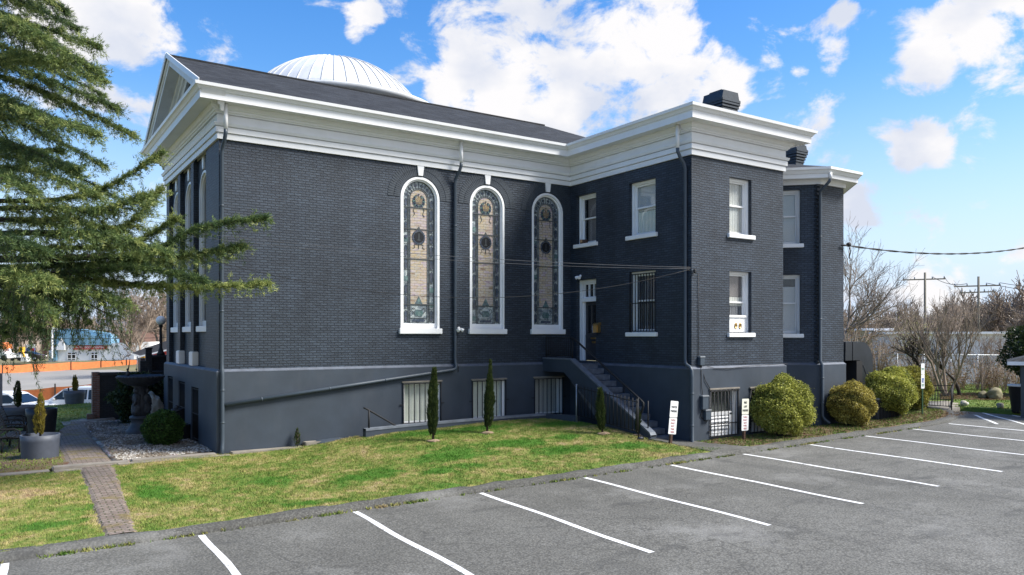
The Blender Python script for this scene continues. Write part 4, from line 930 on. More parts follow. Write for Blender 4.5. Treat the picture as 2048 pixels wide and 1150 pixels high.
for i, (a, b) in enumerate(BASEW): basement(a, b, -2.24, -.535, P_S(-.075), m_blind2 if i < 2 else m_curtain, 'blind' if i < 2 else 'curtain', 7)
for i, (a, b) in enumerate(WB):
    m = MB(); m.box(a+.002, -.26, -2.19, a+.06, -.15, -.63+.08*i); m.box(b-.06, -.26, -2.19, b-.002, -.15, -.63+.08*i)
    w = mk('basement_window', mapped(m, P_W(-.075)), m_darkgrey, church); m = MB(); m.box(a, -.30, -2.19, b, -.29, -.63+.08*i); mk('glass', mapped(m, P_W(-.075)), m_tint, w)
    grille(a+.02, b-.02, -2.18, -.65+.08*i, P_W(-.075), w, 6, (.02, .5, .98), -.05, tabs=False)
SB = P_S(-PJ-.075)
w = basement(12.63, 13.86, -2.08, -.70, SB, m_greyplain, 'curtain', 8)
m = MB(); m.box(12.70, -.14, -2.06, 13.62, -.10, -2.0); m.box(13.56, -.14, -2.06, 13.66, -.07, -1.42); m.box(12.70, -.14, -1.48, 13.66, -.07, -1.38)
for k in range(5): z = -2.0+k*.11; m.obox((13.13, -.10, z+.045), .43, .008, .055, Matrix.Rotation(R(28), 3, 'X'))
m.box(12.70, -.16, -2.06, 13.60, -.145, -1.4); mk('louvre_vent', mapped(m, SB), m_trim, w)
w = basement(14.42, 15.70, -2.08, -.72, SB, m_greyplain, 'curtain', 8)
m = MB(); m.box(14.5, -.16, -2.06, 15.62, -.14, -1.42); m.box(14.5, -.15, -1.44, 15.62, -.08, -1.38)
for k in range(12): m.box(14.52+k*.093, -.14, -2.06, 14.585+k*.093, -.12, -1.44)
mk('board_panel', mapped(m, SB), m_trim, w)
# ------------------------------------------------------------------ side door
WD = P_W(L+.12)
m = MB(); m.box(-1.398, -.22, .03, -1.30, -.05, 2.858); m.box(-.46, -.22, .03, -.342, -.02, 2.858); m.box(-1.30, -.22, 2.75, -.46, -.05, 2.858); m.box(-1.30, -.22, 2.10, -.46, -.01, 2.22)
m.box(-.50, -.2, .03, -.46, -.1, 2.1)
door = mk('door', mapped(m, WD), m_trim, church)
m = MB(); m.box(-1.30, -.21, .06, -.50, -.17, 2.10); m.box(-1.30, -.17, .06, -.50, -.155, .95); dl = mk('door_leaf', mapped(m, WD), m_darkgrey, door)
m = MB(); m.box(-1.22, -.169, 1.0, -.60, -.163, 1.98); mk('glass', mapped(m, WD), m_tint, dl)
m = MB(); m.bev(-1.10, -.155, .80, -.80, -.13, .86, .006); m.bev(-1.05, -.155, .66, -.85, -.14, .74, .004); mk('letter_slot', mapped(m, WD), m_brass, dl)
m = MB(); m.box(-1.12, -.162, 1.02, -.86, -.158, 1.26)
def hatch():
    a = M('patterned_notice'); c = a.n('ShaderNodeTexChecker'); c.inputs['Scale'].default_value = 34; c.inputs[1].default_value = (.55,.55,.56,1); c.inputs[2].default_value = (.12,.13,.15,1); a.l(a.uv, c.inputs[0]); a.base(c.outputs[0]).rough(.6); return a.m
mk('notice', mapped(m, WD), hatch(), dl)
m = MB(); m.box(-1.30, -.16, 2.24, -.5, -.15, 2.72); mk('transom_glass', mapped(m, WD), m_tint, door)
m = MB()
for u in (-1.28, -1.02, -.76, -.52): m.box(u-.02, -.15, 2.22, u+.02, -.09, 2.75)
m.box(-1.3, -.15, 2.70, -.5, -.091, 2.75); m.box(-1.3, -.15, 2.22, -.5, -.092, 2.27); mk('transom_bars', mapped(m, WD), m_trim, door)
m = MB(); m.bev(-1.5, -.25, -.03, -.30, .12, .05, .01); mk('threshold', mapped(m, W_), m_stucco, door)
mb_ = thing('mailbox', 'brass wall mailbox beside the dark side door', 'mailbox', (L-.06, -1.52, 1.05))
m = MB(); m.bev(L-.17, -1.66, 1.02, L-.001, -1.42, 1.28, .02); mk('box', m, m_brass, mb_)
m = MB(); m.prism([(-.18,1.27),(-.10,1.34),(-.005,1.36),(-.005,1.27)], lambda u, z: (L+u, -1.67, z), lambda u, z: (L+u, -1.41, z)); mk('lid', m, m_brass, mb_)
# window-sill birdhouse-like planter
bx = thing('sill_box', 'small brown cardboard-coloured box on the sill of the upper window by the corner', 'box', (L-.03, -.75, 4.1))
m = MB(); m.obox((L-.02, -.78, 4.165), .05, .13, .065, Matrix.Rotation(.25, 3, 'Z')); mk('box', m, m_wood, bx); m = MB(); m.obox((L-.045, -.70, 4.19), .055, .06, .05, Matrix.Rotation(.5, 3, 'Z')); mk('flap', m, paint('cardboard', (.35,.22,.12), .8, .2, 9, .2), bx)

# ------------------------------------------------------------------ downspouts
def spout(pts, white, r=.052):
    m = MB(); m.tube(pts, r, 10); 
    d = mk('downspout', m, m_pipe, church)
    if white: m = MB(); m.tube(white, r+.004, 10); mk('white_section', m, m_white, d)
    m = MB()
    for a, b in zip(pts[:-1], pts[1:]):
        a = Vector(a); b = Vector(b)
        if (b-a).length > 1.0:
            for t in (.25, .75): p = a.lerp(b, t); q = (b-a).normalized()*.02; m.tube([p-q, p+q], r+.008, 10)
    if m.v: mk('pipe_straps', m, m_pipe, d)
    return d
spout([(.10,-.33,6.42),(.10,-.32,6.30),(.085,-.24,6.12),(.07,-.13,5.98),(.06,-.07,5.82),(.06,-.07,.15),(.06,-.10,.0),(.06,-.145,-.12),(.06,-.145,-1.85),(.05,-.17,-2.1),(.02,-.26,-2.27)], [(.10,-.33,7.08),(.10,-.33,6.40)])
spout([(7.30,-.33,6.42),(7.30,-.32,6.30),(7.27,-.24,6.12),(7.235,-.13,5.98),(7.22,-.07,5.82),(7.22,-.07,.25),(7.22,-.09,.05),(7.22,-.145,-.06),(7.19,-.15,-.13),(7.1,-.15,-.17),(4.0,-.15,-.51),(.12,-.15,-.94)], [(7.30,-.33,7.08),(7.30,-.33,6.40)])
X0 = L-.33
spout([(X0,-5.50,6.42),(X0,-5.51,6.30),(L-.24,-5.53,6.12),(L-.13,-5.55,5.98),(L-.07,-5.56,5.82),(L-.07,-5.56,.25),(L-.08,-5.58,.12),(L-.11,-5.66,.05),(L-.13,-5.80,.0),(L-.13,-5.87,-.10),(L-.13,-5.88,-.3),(L-.13,-5.88,-2.15),(L-.10,-5.95,-2.24)], [(X0,-5.50,7.08),(X0,-5.50,6.40)])
spout([(BX-.12,BY-.47,6.12),(BX-.12,BY-.44,6.02),(BX-.16,BY-.30,5.86),(BX-.14,BY-.12,5.74),(BX-.10,BY-.08,5.6),(BX-.10,BY-.08,.1),(BX-.10,BY-.16,-.08),(BX-.10,BY-.17,-1.75),(BX-.06,BY-.2,-1.85),(BX-.02,BY-.38,-2.0)], [(BX-.12,BY-.47,6.30),(BX-.12,BY-.47,6.10)])

# ------------------------------------------------------------------ staircase
XC = 10.67
m = MB(); m.prism([(0-.08,.17),(-1.6,.17),(-5.33,-1.87),(-5.38,-1.95),(-5.38,-2.5),(-3.75,-2.5),(-3.4,-1.75),(-1.27,-.30),(-.08,-.30)], fpx(XC), fpx(XC+.2))
st = mk('staircase', m, m_stucco, church)
m = MB(); m.prism([(-.0801,.171),(-1.6,.171),(-5.33,-1.869),(-5.38,-1.949),(-5.38,-1.99),(-5.32,-1.92),(-1.6,.12),(-.0801,.12)], fpx(XC-.012), fpx(XC+.212)); mk('coping', m, paint('toplit_cheek_tone', (.13,.15,.18), .6, .25, 5, .4), st)  # lit top of the stair cheek, its brightness put in the colour
m = MB(); m.box(XC+.201, -1.58, -.28, L-.076, -.08, -.02)
for k in range(11):
    y1 = -1.581-.315*k; z = -.05-.19*k; 
    m.bev(XC+.201, y1-.335, z-.30 if k < 10 else z-.4, L-.076, y1, z-.12-.0, .015)
m2 = MB(); m.prism([(-1.5,-.28),(-4.9,-2.36),(-5.05,-2.6),(-3.7,-2.6),(-1.3,-.5)], fpx(XC+.205), fpx(L-.08)); mk('steps', m, paint('tread_paint', (.115,.13,.155), .6, .35, 6, .4, dirt=(.13,.14,.15)), st)  # treads in a paler tone than the stucco cheeks
def railing(pts_top, balus, parent, zb):
    pass
m = MB(); ra = XC+.10
m.tube([(ra,-.14,.17),(ra,-.14,.86)], .02, 6); m.tube([(ra,-1.6,.17),(ra,-1.6,.86)], .026, 6); m.box(ra-.018, -1.62, .83, ra+.018, -.12, .865); m.box(ra-.012, -1.6, .24, ra+.012, -.14, .265)
for k in range(1, 13): y = -.14-1.46*k/13; m.tube([(ra,y,.25),(ra,y,.84)], .014, 5)
m.tube([(ra,-1.55,.85),(ra,-1.72,.80),(ra,-4.85,-.98),(ra,-4.95,-1.05),(ra,-4.95,-1.16),(ra,-4.86,-1.35),(ra,-4.75,-1.56)], .034, 8)
rl = thing('stair_railing', 'black iron railing with a sloping handrail on the outside staircase', 'railing', (ra,-1.6,.17)); mk('handrail', m, m_black, rl)
m = MB(); m.tube([(ra,-5.15,-1.76),(ra,-5.15,-.98)], .02, 6); mk('end_post', m, m_black, rl)
fe = thing('picket_fence', 'low black iron picket fence enclosing the space under the outside stairs', 'fence', (10.34,-3.8,-1.7))
m = MB(); fx = 10.34
for k in range(17):
    t = k/16; y = -2.42-2.72*t; zb = -1.60-.26*t; zt = -.64-.26*t
    m.tube([(fx,y,zb),(fx,y,zt)], .013 if k % 8 else .020, 5)
m.bar((fx,-2.4,-1.60),(fx,-5.18,-1.84),.022); m.bar((fx,-2.4,-.72),(fx,-5.18,-.99),.022); mk('pickets', m, m_black, fe)
m = MB(); m.tube([(fx,-2.36,-1.9),(fx,-2.36,-.62)], .03, 6); mk('post', m, m_galv, fe); m = MB(); m.tube([(fx,-5.2,-2.0),(fx,-5.2,-.86)], .018, 6); mk('post', m, m_black, fe)
# window well: low retaining wall with handrail
rw = thing('retaining_wall', 'low stucco retaining wall in front of the basement windows', 'wall', (3.75,-1.0,-2.2))
m = MB(); zt = [(3.72,-1.735),(5.0,-1.70),(7,-1.665),(9,-1.65),(10.0,-1.65)]
for (xa, za), (xb, zb) in zip(zt[:-1], zt[1:]): m.add([(xa,-1.16,-2.7),(xb,-1.16,-2.7),(xb,-.95,-2.7),(xa,-.95,-2.7),(xa,-1.16,za),(xb,-1.16,zb),(xb,-.95,zb),(xa,-.95,za)], [(0,3,2,1),(4,5,6,7),(0,1,5,4),(1,2,6,5),(2,3,7,6),(3,0,4,7)])
m.add([(10.0,-1.16,-2.7),(10.38,-2.33,-2.7),(10.58,-2.25,-2.7),(10.1,-.95,-2.7),(10.0,-1.16,-1.65),(10.38,-2.33,-1.63),(10.58,-2.25,-1.63),(10.1,-.95,-1.65)], [(0,3,2,1),(4,5,6,7),(0,1,5,4),(1,2,6,5),(2,3,7,6),(3,0,4,7)])
mk('wall', m, m_stucco, rw); m = MB(); m.box(3.70,-1.175,-1.745,10.0,-.935,-1.64) if False else [m.add([(xa,-1.175,za-.05),(xb,-1.175,zb-.05),(xb,-.935,zb-.05),(xa,-.935,za-.05),(xa,-1.175,za+.012),(xb,-1.175,zb+.012),(xb,-.935,zb+.012),(xa,-.935,za+.012)], [(0,3,2,1),(4,5,6,7),(0,1,5,4),(1,2,6,5),(2,3,7,6),(3,0,4,7)]) for (xa, za), (xb, zb) in zip(zt[:-1], zt[1:])]; mk('coping', m, paint('toplit_stucco_tone', (.16,.18,.21), .6, .25, 4, .4), rw)  # wall top coloured paler than its stucco to stand for light from above
hr = thing('handrail', 'short black pipe handrail going down behind the low retaining wall', 'handrail', (3.85,-1.05,-1.73))
m = MB(); m.tube([(3.70,-1.05,-1.13),(3.86,-1.05,-1.21),(4.9,-1.05,-1.83),(5.6,-1.05,-2.25)], .025, 8); mk('rail', m, m_black, hr); m = MB(); m.tube([(3.86,-1.05,-1.8),(3.86,-1.05,-1.21)], .03, 8); mk('post', m, m_black, hr)
# white door seen under the stairs
m = MB(); m.box(L-.09, -2.9, -2.2, L-.076, -2.2, -.75); m.box(L-.12, -2.95, -2.2, L-.075, -2.88, -.7); m.box(L-.12, -2.22, -2.2, L-.075, -2.15, -.7); m.box(L-.11, -2.9, -1.0, L-.07, -2.2, -.95)
mk('basement_door', m, m_darkgrey, church)
# ------------------------------------------------------------------ lamps, boxes and wires on the walls
def flood(name, label, p, P):
    t = thing(name, label, 'security light', p); m = MB(); u, o, z = 0, 0, 0
    m.lathe([(.05,0),(.055,.02),(.03,.04)], (0,0,0), 14); m.v = [(x, zz, y) for x, y, zz in m.v]; m.v = [P(a_, b_, c_) for a_, b_, c_ in m.v]; mk('mount', m, m_trim, t)
    for s in (-1, 1):
        m = MB(); m.lathe([(.018,0),(.022,.05),(.045,.07),(.058,.15),(.060,.17),(.045,.172)], (0,0,0), 14)
        rot = Matrix.Rotation(R(52)*s, 3, 'Z') @ Matrix.Rotation(R(-115), 3, 'X'); m.v = [tuple(rot @ Vector(v)) for v in m.v]; m.v = [P(v[0]+s*.02, v[1]+.05, v[2]) for v in m.v]; mk('lamp_head', m, m_white, t)
    return t
flood('security_light', 'white twin floodlight beside the downspout below the stained glass windows', (7.30,-.05,1.15), lambda u, o, z: (7.38+u, -.01-o, 1.15+z))
flood('security_light', 'white twin floodlight above the side door', (L-.02,-.55,3.05), lambda u, o, z: (L-.01-o, -.58+u, 2.99+z))
m = MB(); m.tube([(7.305,-.03,1.1),(7.305,-.02,.05),(7.33,-.09,-.1),(7.32,-.10,-.25)], .008, 5); cb = tag(mk('lamp_cable', m, m_cable), 'thin dark cable running down the wall from the floodlight', 'cable')
for i, (n_, lb, x, z, w_, h_) in enumerate((('junction_box','small grey junction box on the brick at the wing corner above the ledge',12.28,.17,.10,.13),('meter_box','upper grey electrical box beside the barred louvre window',12.33,-1.05,.13,.20),('meter_box','lower grey electrical box beside the barred louvre window',12.45,-1.42,.12,.15))):
    y = -PJ - (.0 if z > 0 else .075); t = thing(n_, lb, 'electrical box', (x, y, z)); m = MB(); m.bev(x-w_, y-.11, z-h_, x+w_, y-.001, z+h_, .015); mk('box', m, m_pipe, t); m = MB(); m.bev(x-w_-.01, y-.125, z+h_-.03, x+w_+.01, y-.002, z+h_+.015, .01); mk('lid', m, m_galv, t)
m = MB(); m.tube([(12.2,-PJ-.02,2.75),(12.2,-PJ-.02,.3)], .008, 5); m.tube([(12.25,-PJ-.03,.05),(12.24,-PJ-.09,-.1),(12.25,-PJ-.1,-.6),(12.3,-PJ-.1,-.86)], .010, 5); m.tube([(12.3,-PJ-.03,.05),(12.4,-PJ-.1,-.4),(12.68,-PJ-.1,-.74)], .010, 5)
m.tube([(12.3,-PJ-.03,.06),(12.8,-PJ-.10,-.05),(13.4,-PJ-.11,-.07),(14.4,-PJ-.10,-.02),(16.2,-PJ-.10,.02)], .008, 5); m.tube([(12.3,-PJ-.09,-1.25),(12.2,-PJ-.1,-1.45),(12.4,-PJ-.1,-1.6)], .012, 5)
tag(mk('wall_cables', m, m_cable), 'loose dark cables looping over the ledge at the wing corner', 'cable')
t = thing('insulator', 'small black wire bracket on the outer corner of the wing', 'bracket', (L,-PJ,2.82)); m = MB(); m.tube([(L-.02,-PJ+.05,2.82),(L-.22,-PJ-.06,2.82)], .014, 6); mk('arm', m, m_black, t); m = MB(); m.lathe([(.03,-.06),(.045,-.02),(.03,0),(.045,.03),(.025,.06)], (L+.06,-PJ-.06,2.80), 10); mk('knob', m, m_black, t)
def hang(a, b, sag, n=24):
    a = Vector(a); b = Vector(b); return [a.lerp(b, i/n) - Vector((0,0,sag*4*(i/n)*(1-i/n))) for i in range(n+1)]
IN = Vector((L-.22,-PJ-.06,2.82))
tag(mk('overhead_wire', MB().tube(hang(at(-60,408,19.5), (L-.1,-PJ-.05,2.90), .30), .006, 5), m_wire), 'upper thin grey wire crossing in front of the tall arched windows', 'wire')
tag(mk('overhead_wire', MB().tube(hang(at(-60,412,19.0), (L-.1,-PJ-.05,2.86), .36), .005, 5), m_wire), 'second thin grey wire just below the upper wire crossing the arched windows', 'wire')
tag(mk('overhead_wire', MB().tube(hang(at(-60,340,18), IN, 1.72, 40), .007, 5), m_cable), 'thin dark wire sagging low across the arched windows to the wing corner', 'wire')
# service cable from the bay
SA = Vector((19.42,-5.80,at(1690,491,26.6).z)); sb = thing('service_bracket', 'black cable bracket on the right edge of the bay', 'bracket', SA)
m = MB(); m.tube([SA+Vector((-.25,0,0)), SA+Vector((.12,-.05,0))], .03, 6); m.blob(SA+Vector((.1,-.05,.04)), .09, .07, .08, .3, 2, 3); mk('clamp', m, m_black, sb)
m = MB(); m.tube([SA+Vector((.1,-.05,0)), SA+Vector((.2,-.06,-.2)), SA+Vector((.12,-.05,-.4)), SA+Vector((.22,-.05,-.5))], .018, 5); mk('drip_loop', m, m_cable, sb)
m = MB(); pth = hang(SA+Vector((.1,-.05,0)), at(2200,452,40), .75, 60)
for ph in (0, math.pi): m.tube([p+Vector((0, .02*math.cos(i*1.1+ph), .02*math.sin(i*1.1+ph))) for i, p in enumerate(pth)], .019, 5)
tag(mk('service_cable', m, m_cable), 'thick black twisted power cable hanging from the bay across the sky', 'cable')
# ------------------------------------------------------------------ car park signs
def plate(mb, x0, x1, z0, z1, y, mat, parent, name):
    rr = .025; pts = []
    for (cx, cz, a0) in ((x1-rr,z1-rr,0),(x0+rr,z1-rr,90),(x0+rr,z0+rr,180),(x1-rr,z0+rr,270)):
        for k in range(4): t = R(a0+30*k); pts.append((cx+rr*math.cos(t), cz+rr*math.sin(t)))
    m = MB(); m.prism(pts, lambda u, z: (u, y, z), lambda u, z: (u, y+.004, z)); return mk(name, m, mat, parent)
def parking_sign(label, p, lines1, mat1, lean, leanback=0):
    t = thing('parking_sign', label, 'sign', p, 'parking signs on brown posts by the church'); x, y, z = p
    m = MB(); m.bev(x-.045, y+.006, z-.3, x+.045, y+.075, z+1.02, .008); mk('post', m, m_wood, t)
    a = plate(MB(), x-.15, x+.15, z+.745, z+1.205, y, mat1, t, 'upper_plate'); b = plate(MB(), x-.15, x+.15, z+.27, z+.73, y, m_sign, t, 'lower_plate')
    for i, s in enumerate(lines1): text(s, .088, m_ink, t, (x, y-.003, z+.975+.0575*(len(lines1)-1)-i*.115), FACE_S, bold=.0014, sx=.66).name = 'lettering'
    for i, s in enumerate(('THOU','SHALT','NOT','PARK','HERE')): text(s, .072, m_redink, t, (x, y-.003, z+.66-i*.083), FACE_S, bold=.0004, sx=.85)
    m = MB()
    for zz in (1.17, .785, .70, .30): m.lathe([(.009,0),(.009,.004)], (0,0,0), 8); m.v[-16:] = [(x+a_, y-.004+c_, z+zz+b_) for a_, b_, c_ in m.v[-16:]]
    mk('bolts', m, m_galv, t); t.rotation_euler = (0, R(lean), 0)
parking_sign('leaning white sign reading PASTOR PARKING on a brown post at the foot of the stairs', (10.85,-6.0,gnd(10.85,-6.0)), ('PASTOR','PARKING'), m_sign, 6.5)
parking_sign('cream sign reading FIRST LADY PARKING in front of the round bush', (13.38,-6.48,gnd(13.38,-6.48)), ('FIRST','LADY','PARKING'), m_signy, 1.5)
x, y = 23.65, -6.18; z = gnd(x, y)
t = thing('disabled_parking_sign', 'tall white and blue disabled parking sign on a green metal post', 'sign', (x, y, z))
m = MB(); m.box(x-.035, y+.006, z-.3, x+.035, y+.04, z+1.85); mk('post', m, m_greenpost, t)
plate(MB(), x-.115, x+.115, z+1.49, z+1.90, y, m_sign, t, 'top_plate'); plate(MB(), x-.115, x+.115, z+.97, z+1.48, y, m_sign, t, 'main_plate')
m = MB(); m.box(x-.06, y-.004, z+1.19, x+.06, y-.001, z+1.36); bp_ = mk('blue_square', m, m_blue, t)
m = MB(); yy = y-.008                                # wheelchair symbol
def ringpts(cx, cz, r, a0, a1, n=12): return [(cx+r*math.cos(R(a0+(a1-a0)*k/n)), yy, cz+r*math.sin(R(a0+(a1-a0)*k/n))) for k in range(n+1)]
m.tube(ringpts(x-.005, z+1.245, .032, 100, 370), .006, 5); m.tube([(x-.012,yy,z+1.31),(x-.005,yy,z+1.265),(x+.028,yy,z+1.262),(x+.042,yy,z+1.225)], .007, 5); m.blob((x-.014,yy,z+1.335), .011,.004,.011, 0, 1); mk('wheelchair_symbol', m, m_sign, bp_)
text('RESERVED\nPARKING', .052, m_greenink, t, (x, y-.002, z+1.69), FACE_S, sx=.75); text('MAXIMUM\nPENALTY\n$250', .045, m_greenink, t, (x, y-.002, z+1.08), FACE_S, sx=.8)
# ------------------------------------------------------------------ planting
def leafcloud(c, rx, ry, rz, n, size, seed, shell=(.72,1.04), lump=.13, flat=0, up=0, power=1.0, cut=-.92):
    g = np.random.default_rng(seed); d = g.normal(0,1,(n,3)); d /= np.linalg.norm(d,axis=1)[:,None]; d[:,2] = np.where(d[:,2] < cut, -d[:,2], d[:,2])
    l = 1+lump*(np.sin(d[:,0]*5+seed)*np.cos(d[:,1]*4.3+seed*2)+.6*np.sin(d[:,2]*7+d[:,0]*6)+.5*np.sin(d[:,1]*13+d[:,0]*11)*np.cos(d[:,2]*12))
    hole = .10*np.clip(np.sin(d[:,0]*9+seed*1.7)*np.sin(d[:,1]*8+seed)*np.sin(d[:,2]*9+seed*.6)-.25,0,1)*1.5; r = (shell[0]+(shell[1]-shell[0])*g.random(n)**.6)*l*(1-hole); stray = g.random(n) < .03; r = np.where(stray, r*g.uniform(1.0,1.13,n), r); P = d*r[:,None]*np.array([rx,ry,rz])+np.array(c)
    s = size*g.uniform(.6,1.4,n); a = g.normal(0,1,(n,3))+d*.4; a /= np.linalg.norm(a,axis=1)[:,None]; b = np.cross(a,g.normal(0,1,(n,3))); b /= np.linalg.norm(b,axis=1)[:,None]
    A = P+a*s[:,None]; B = P+b*s[:,None]*.42; C_ = P-b*s[:,None]*.42; E_ = P-a*s[:,None]*.6
    T = np.concatenate([np.stack([A,B,C_],1), np.stack([E_,C_,B],1)]); lum = np.clip(.48+.26*g.normal(0,1,n)+.16*d[:,2]*0+.24*np.sin(P[:,0]*3.1+seed)*np.sin(P[:,1]*2.7)*np.sin(P[:,2]*3.7+seed),0,1)
    return T, np.repeat(np.concatenate([lum,lum]),3)
def shrub(name, label, cat, c, rx, ry, rz, n, size, mat, seed, zb, group=None, stems=True, core=.70, lump=.10):
    t = thing(name, label, cat, (c[0],c[1],zb), group); T, a = leafcloud(c, rx, ry, rz, n, size, seed, lump=lump)
    mk('foliage', MB().tris(T), mat, t, uv=False, attr=a)
    m = MB(); rr = random.Random(seed)
    for k in range(16):
        an = rr.uniform(0, 6.28); e = rr.uniform(.2, .75); q = (c[0]+rx*e*math.cos(an), c[1]+ry*e*math.sin(an), c[2]+rz*rr.uniform(.0,.75)); b = (c[0]+rx*.15*math.cos(an), c[1]+ry*.15*math.sin(an), zb-.05)
        md = ((q[0]+b[0])/2+rr.uniform(-.1,.1), (q[1]+b[1])/2+rr.uniform(-.1,.1), (q[2]+b[2])/2); m.tube([b, md, q], [.025,.016,.006], 5)
    m.blob(c, rx*core, ry*core, rz*core, .15, 3, seed); mk('stems', m, m_darkbark, t); return t
G_B = 'round clipped bushes in front of the wing'
z = gnd(14.95,-6.6); shrub('round_bush', 'large round yellow-green bush half covering a barred basement window', 'bush', (14.95,-6.60,z+.88), .90,.78,.86, 40000, .036, m_bushg, 11, z, G_B)
z = gnd(18.85,-6.4); shrub('round_bush', 'smaller amber-tinged round bush in front of the bay', 'bush', (18.80,-6.42,z+.72), .78,.70,.70, 36000, .034, m_bushamber, 12, z, G_B)
z = gnd(22.1,-5.9); shrub('round_bush', 'wide green clipped bush between the amber bush and the disabled parking sign', 'bush', (21.9,-5.95,z+.92), .90,.8,.80, 36000, .036, m_bushg, 13, z, G_B)
z = gnd(24.6,-4.7); shrub('round_bush', 'golden yellow clipped bush behind the disabled parking sign', 'bush', (24.85,-4.9,z+.85), 1.0,.85,.82, 32000, .038, m_bushy, 14, z, G_B)
z = gnd(-.92,2.6); shrub('boxwood', 'round dark green boxwood in the gravel in front of the fountain', 'bush', (-.95,2.75,z+.46), .56,.52,.5, 14000, .035, m_box, 15, z)
z = gnd(-1.0,9.6); shrub('laurel_shrub', 'tall dark glossy shrub in the shade against the dark brick wall', 'bush', (-.75,9.3,z+.85), .78,.7,.85, 9000, .075, m_ever, 16, z, lump=.25)
def column(name, label, p, h, r, n, mat, seed, cat='cypress', group=None, size=.06):
    t = thing(name, label, cat, p, group); g = np.random.default_rng(seed); x, y, z = p; t.rotation_euler = (R(float(g.normal(0,1.2))), R(float(g.normal(0,1.6))), 0)
    u = g.random(n)**.9; hh = .10*h+u*h*.9; rad = r*np.clip(np.sin(np.pi*np.clip(u*.80+.16,0,1)),.05,1)**.7*(1+.10*np.sin(u*31+seed)*np.sin(u*12)); a = g.uniform(0,2*np.pi,n); sp_ = np.floor(a/(2*np.pi)*5)*1.7+seed; rr = rad*g.uniform(.55,1.05,n)**.7*(1+.30*np.sin(sp_*3)+.12*np.sin(u*17+sp_*2)); hh = hh*(1-.20*(np.sin(sp_*5)>.2))
    B = np.stack([x+np.cos(a)*rr, y+np.sin(a)*rr, z+hh],1); s = size*g.uniform(.7,1.6,n); dirv = np.stack([np.cos(a)*.35,np.sin(a)*.35,np.ones(n)],1)+g.normal(0,.22,(n,3)); dirv /= np.linalg.norm(dirv,axis=1)[:,None]
    sd = np.cross(dirv, g.normal(0,1,(n,3))); sd /= np.linalg.norm(sd,axis=1)[:,None]; T = np.stack([B-sd*s[:,None]*.16, B+sd*s[:,None]*.16, B+dirv*s[:,None]],1)
    mk('crown', MB().tris(T), mat, t, uv=False, attr=np.repeat(np.clip(g.normal(.5,.25,n)+.2*(u-.5),0,1),3))
    m = MB(); m.tube([(x,y,z-.05),(x+.01,y,z+h*.5),(x,y,z+h*.93)], [r*.28,r*.18,.005], 6); m.lathe([(.01,h*.12),(r*.55,h*.25),(r*.6,h*.6),(r*.3,h*.85),(.01,h*.95)], (x,y,z), 8); mk('trunk', m, m_darkbark, t); return t
G_C = 'slim cypresses on the lawn along the church'
for i, (px, d, zt, lb) in enumerate(((866,20.95,738,'slim dark cypress in front of the leftmost barred basement window'),(974,22.3,722,'slim dark cypress in front of the middle barred basement window'),(1205,22.6,778,'slim cypress against the picket fence under the stairs'),(1275,22.6,818,'smallest slim cypress at the lower end of the stair wall'))):
    p = at(px, 850, d); z = gnd(p.x, p.y); h = .8845+(CY_PX-zt)/F_PX*d - z; column('cypress', lb, (p.x, p.y, z), h, (.125,.125,.115,.065)[i], (9000,8000,6000,1500)[i], m_cypress, 20+i, group=G_C)
    ct = bpy.data.objects[[o.name for o in COL.objects if o.name.startswith('cypress')][-1]]; mk('root_soil', MB().blob((p.x,p.y-.03,z+.0), .20,.16,.05,.4,3,i), m_soilp, ct)
column('seedling', 'tiny dark weed growing where the main wall meets the concrete edging', (2.05,-.25,gnd(2.05,-.25)), .50, .07, 260, m_cypress, 31, cat='weed')
# rocks on the lawn by the stair foot
for i, (px, py, s) in enumerate(((1281,885,.10),(1300,890,.06))):
    p = at(px, py, 22.0); z = gnd(p.x, p.y); tag(mk('rock', MB().blob((p.x,p.y,z+s*.3), s, s*.8, s*.6, .4, 2, i), m_darkgrey), ('larger black rock on the grass at the foot of the stairs','smaller black rock on the grass at the foot of the stairs')[i], 'rock')
# ------------------------------------------------------------------ courtyard
def planter(label, x, y, r, h, mat, conifer, lab2, seed, taper=.86, gm=None):
    z = gnd(x, y); t = thing('planter', label, 'planter', (x,y,z), 'round planters in the courtyard'); m = MB()
    m.lathe([(r*taper,-.05),(r*taper,0),(r*.97,h*.72),(r,h),(r*.93,h),(r*.90,h-.12),(.01,h-.12)], (x,y,z), 32); mk('pot', m, mat, t); m = MB(); m.lathe([(.01,0),(r*.89,.005)], (x,y,z+h-.10), 20); mk('soil', m, m_soil, t)
    if conifer: column('conifer', lab2, (x,y,z+h-.10), conifer, .12, 2600, gm or m_golden, seed, cat='conifer', group='small conifers in the planters', size=.05)
planter('pale grey round planter at the front of the courtyard beside the brick path', -4.02, 2.15, .46, .60, m_planter, 1.15, 'golden conifer in the pale grey planter beside the path', 41, .93)
planter('black round planter without a conifer behind the benches', -3.75, 8.3, .46, .80, m_blackplanter, 0, '', 42)
planter('dark grey wide planter beyond the benches on the courtyard lawn', -4.35, 12.1, .70, .62, m_planter, 1.0, 'small conifer in the wide planter beyond the benches', 43, .85, m_cypress)
planter('dark grey planter at the far lawn edge in front of the white SUV', -1.95, 20.3, .46, .66, m_planter, .80, 'golden conifer in the far planter in front of the white car', 44, .82)
column('conifer', 'thin brown-green conifer rising behind the park bench', (-5.1,9.5,gnd(-5.1,9.5)+.2), 1.5, .13, 2200, m_cypress, 45, cat='conifer', group='small conifers in the planters', size=.05)
p = at(137, 806, 36.5); z = gnd(p.x, p.y); t = thing('yard_sign', 'small white two-panel yard sign on a dark post beside the far planter', 'sign', (p.x,p.y,z))
m = MB(); m.box(p.x-.03, p.y-.02, z-.1, p.x+.03, p.y+.02, z+.80); mk('post', m, m_black, t)
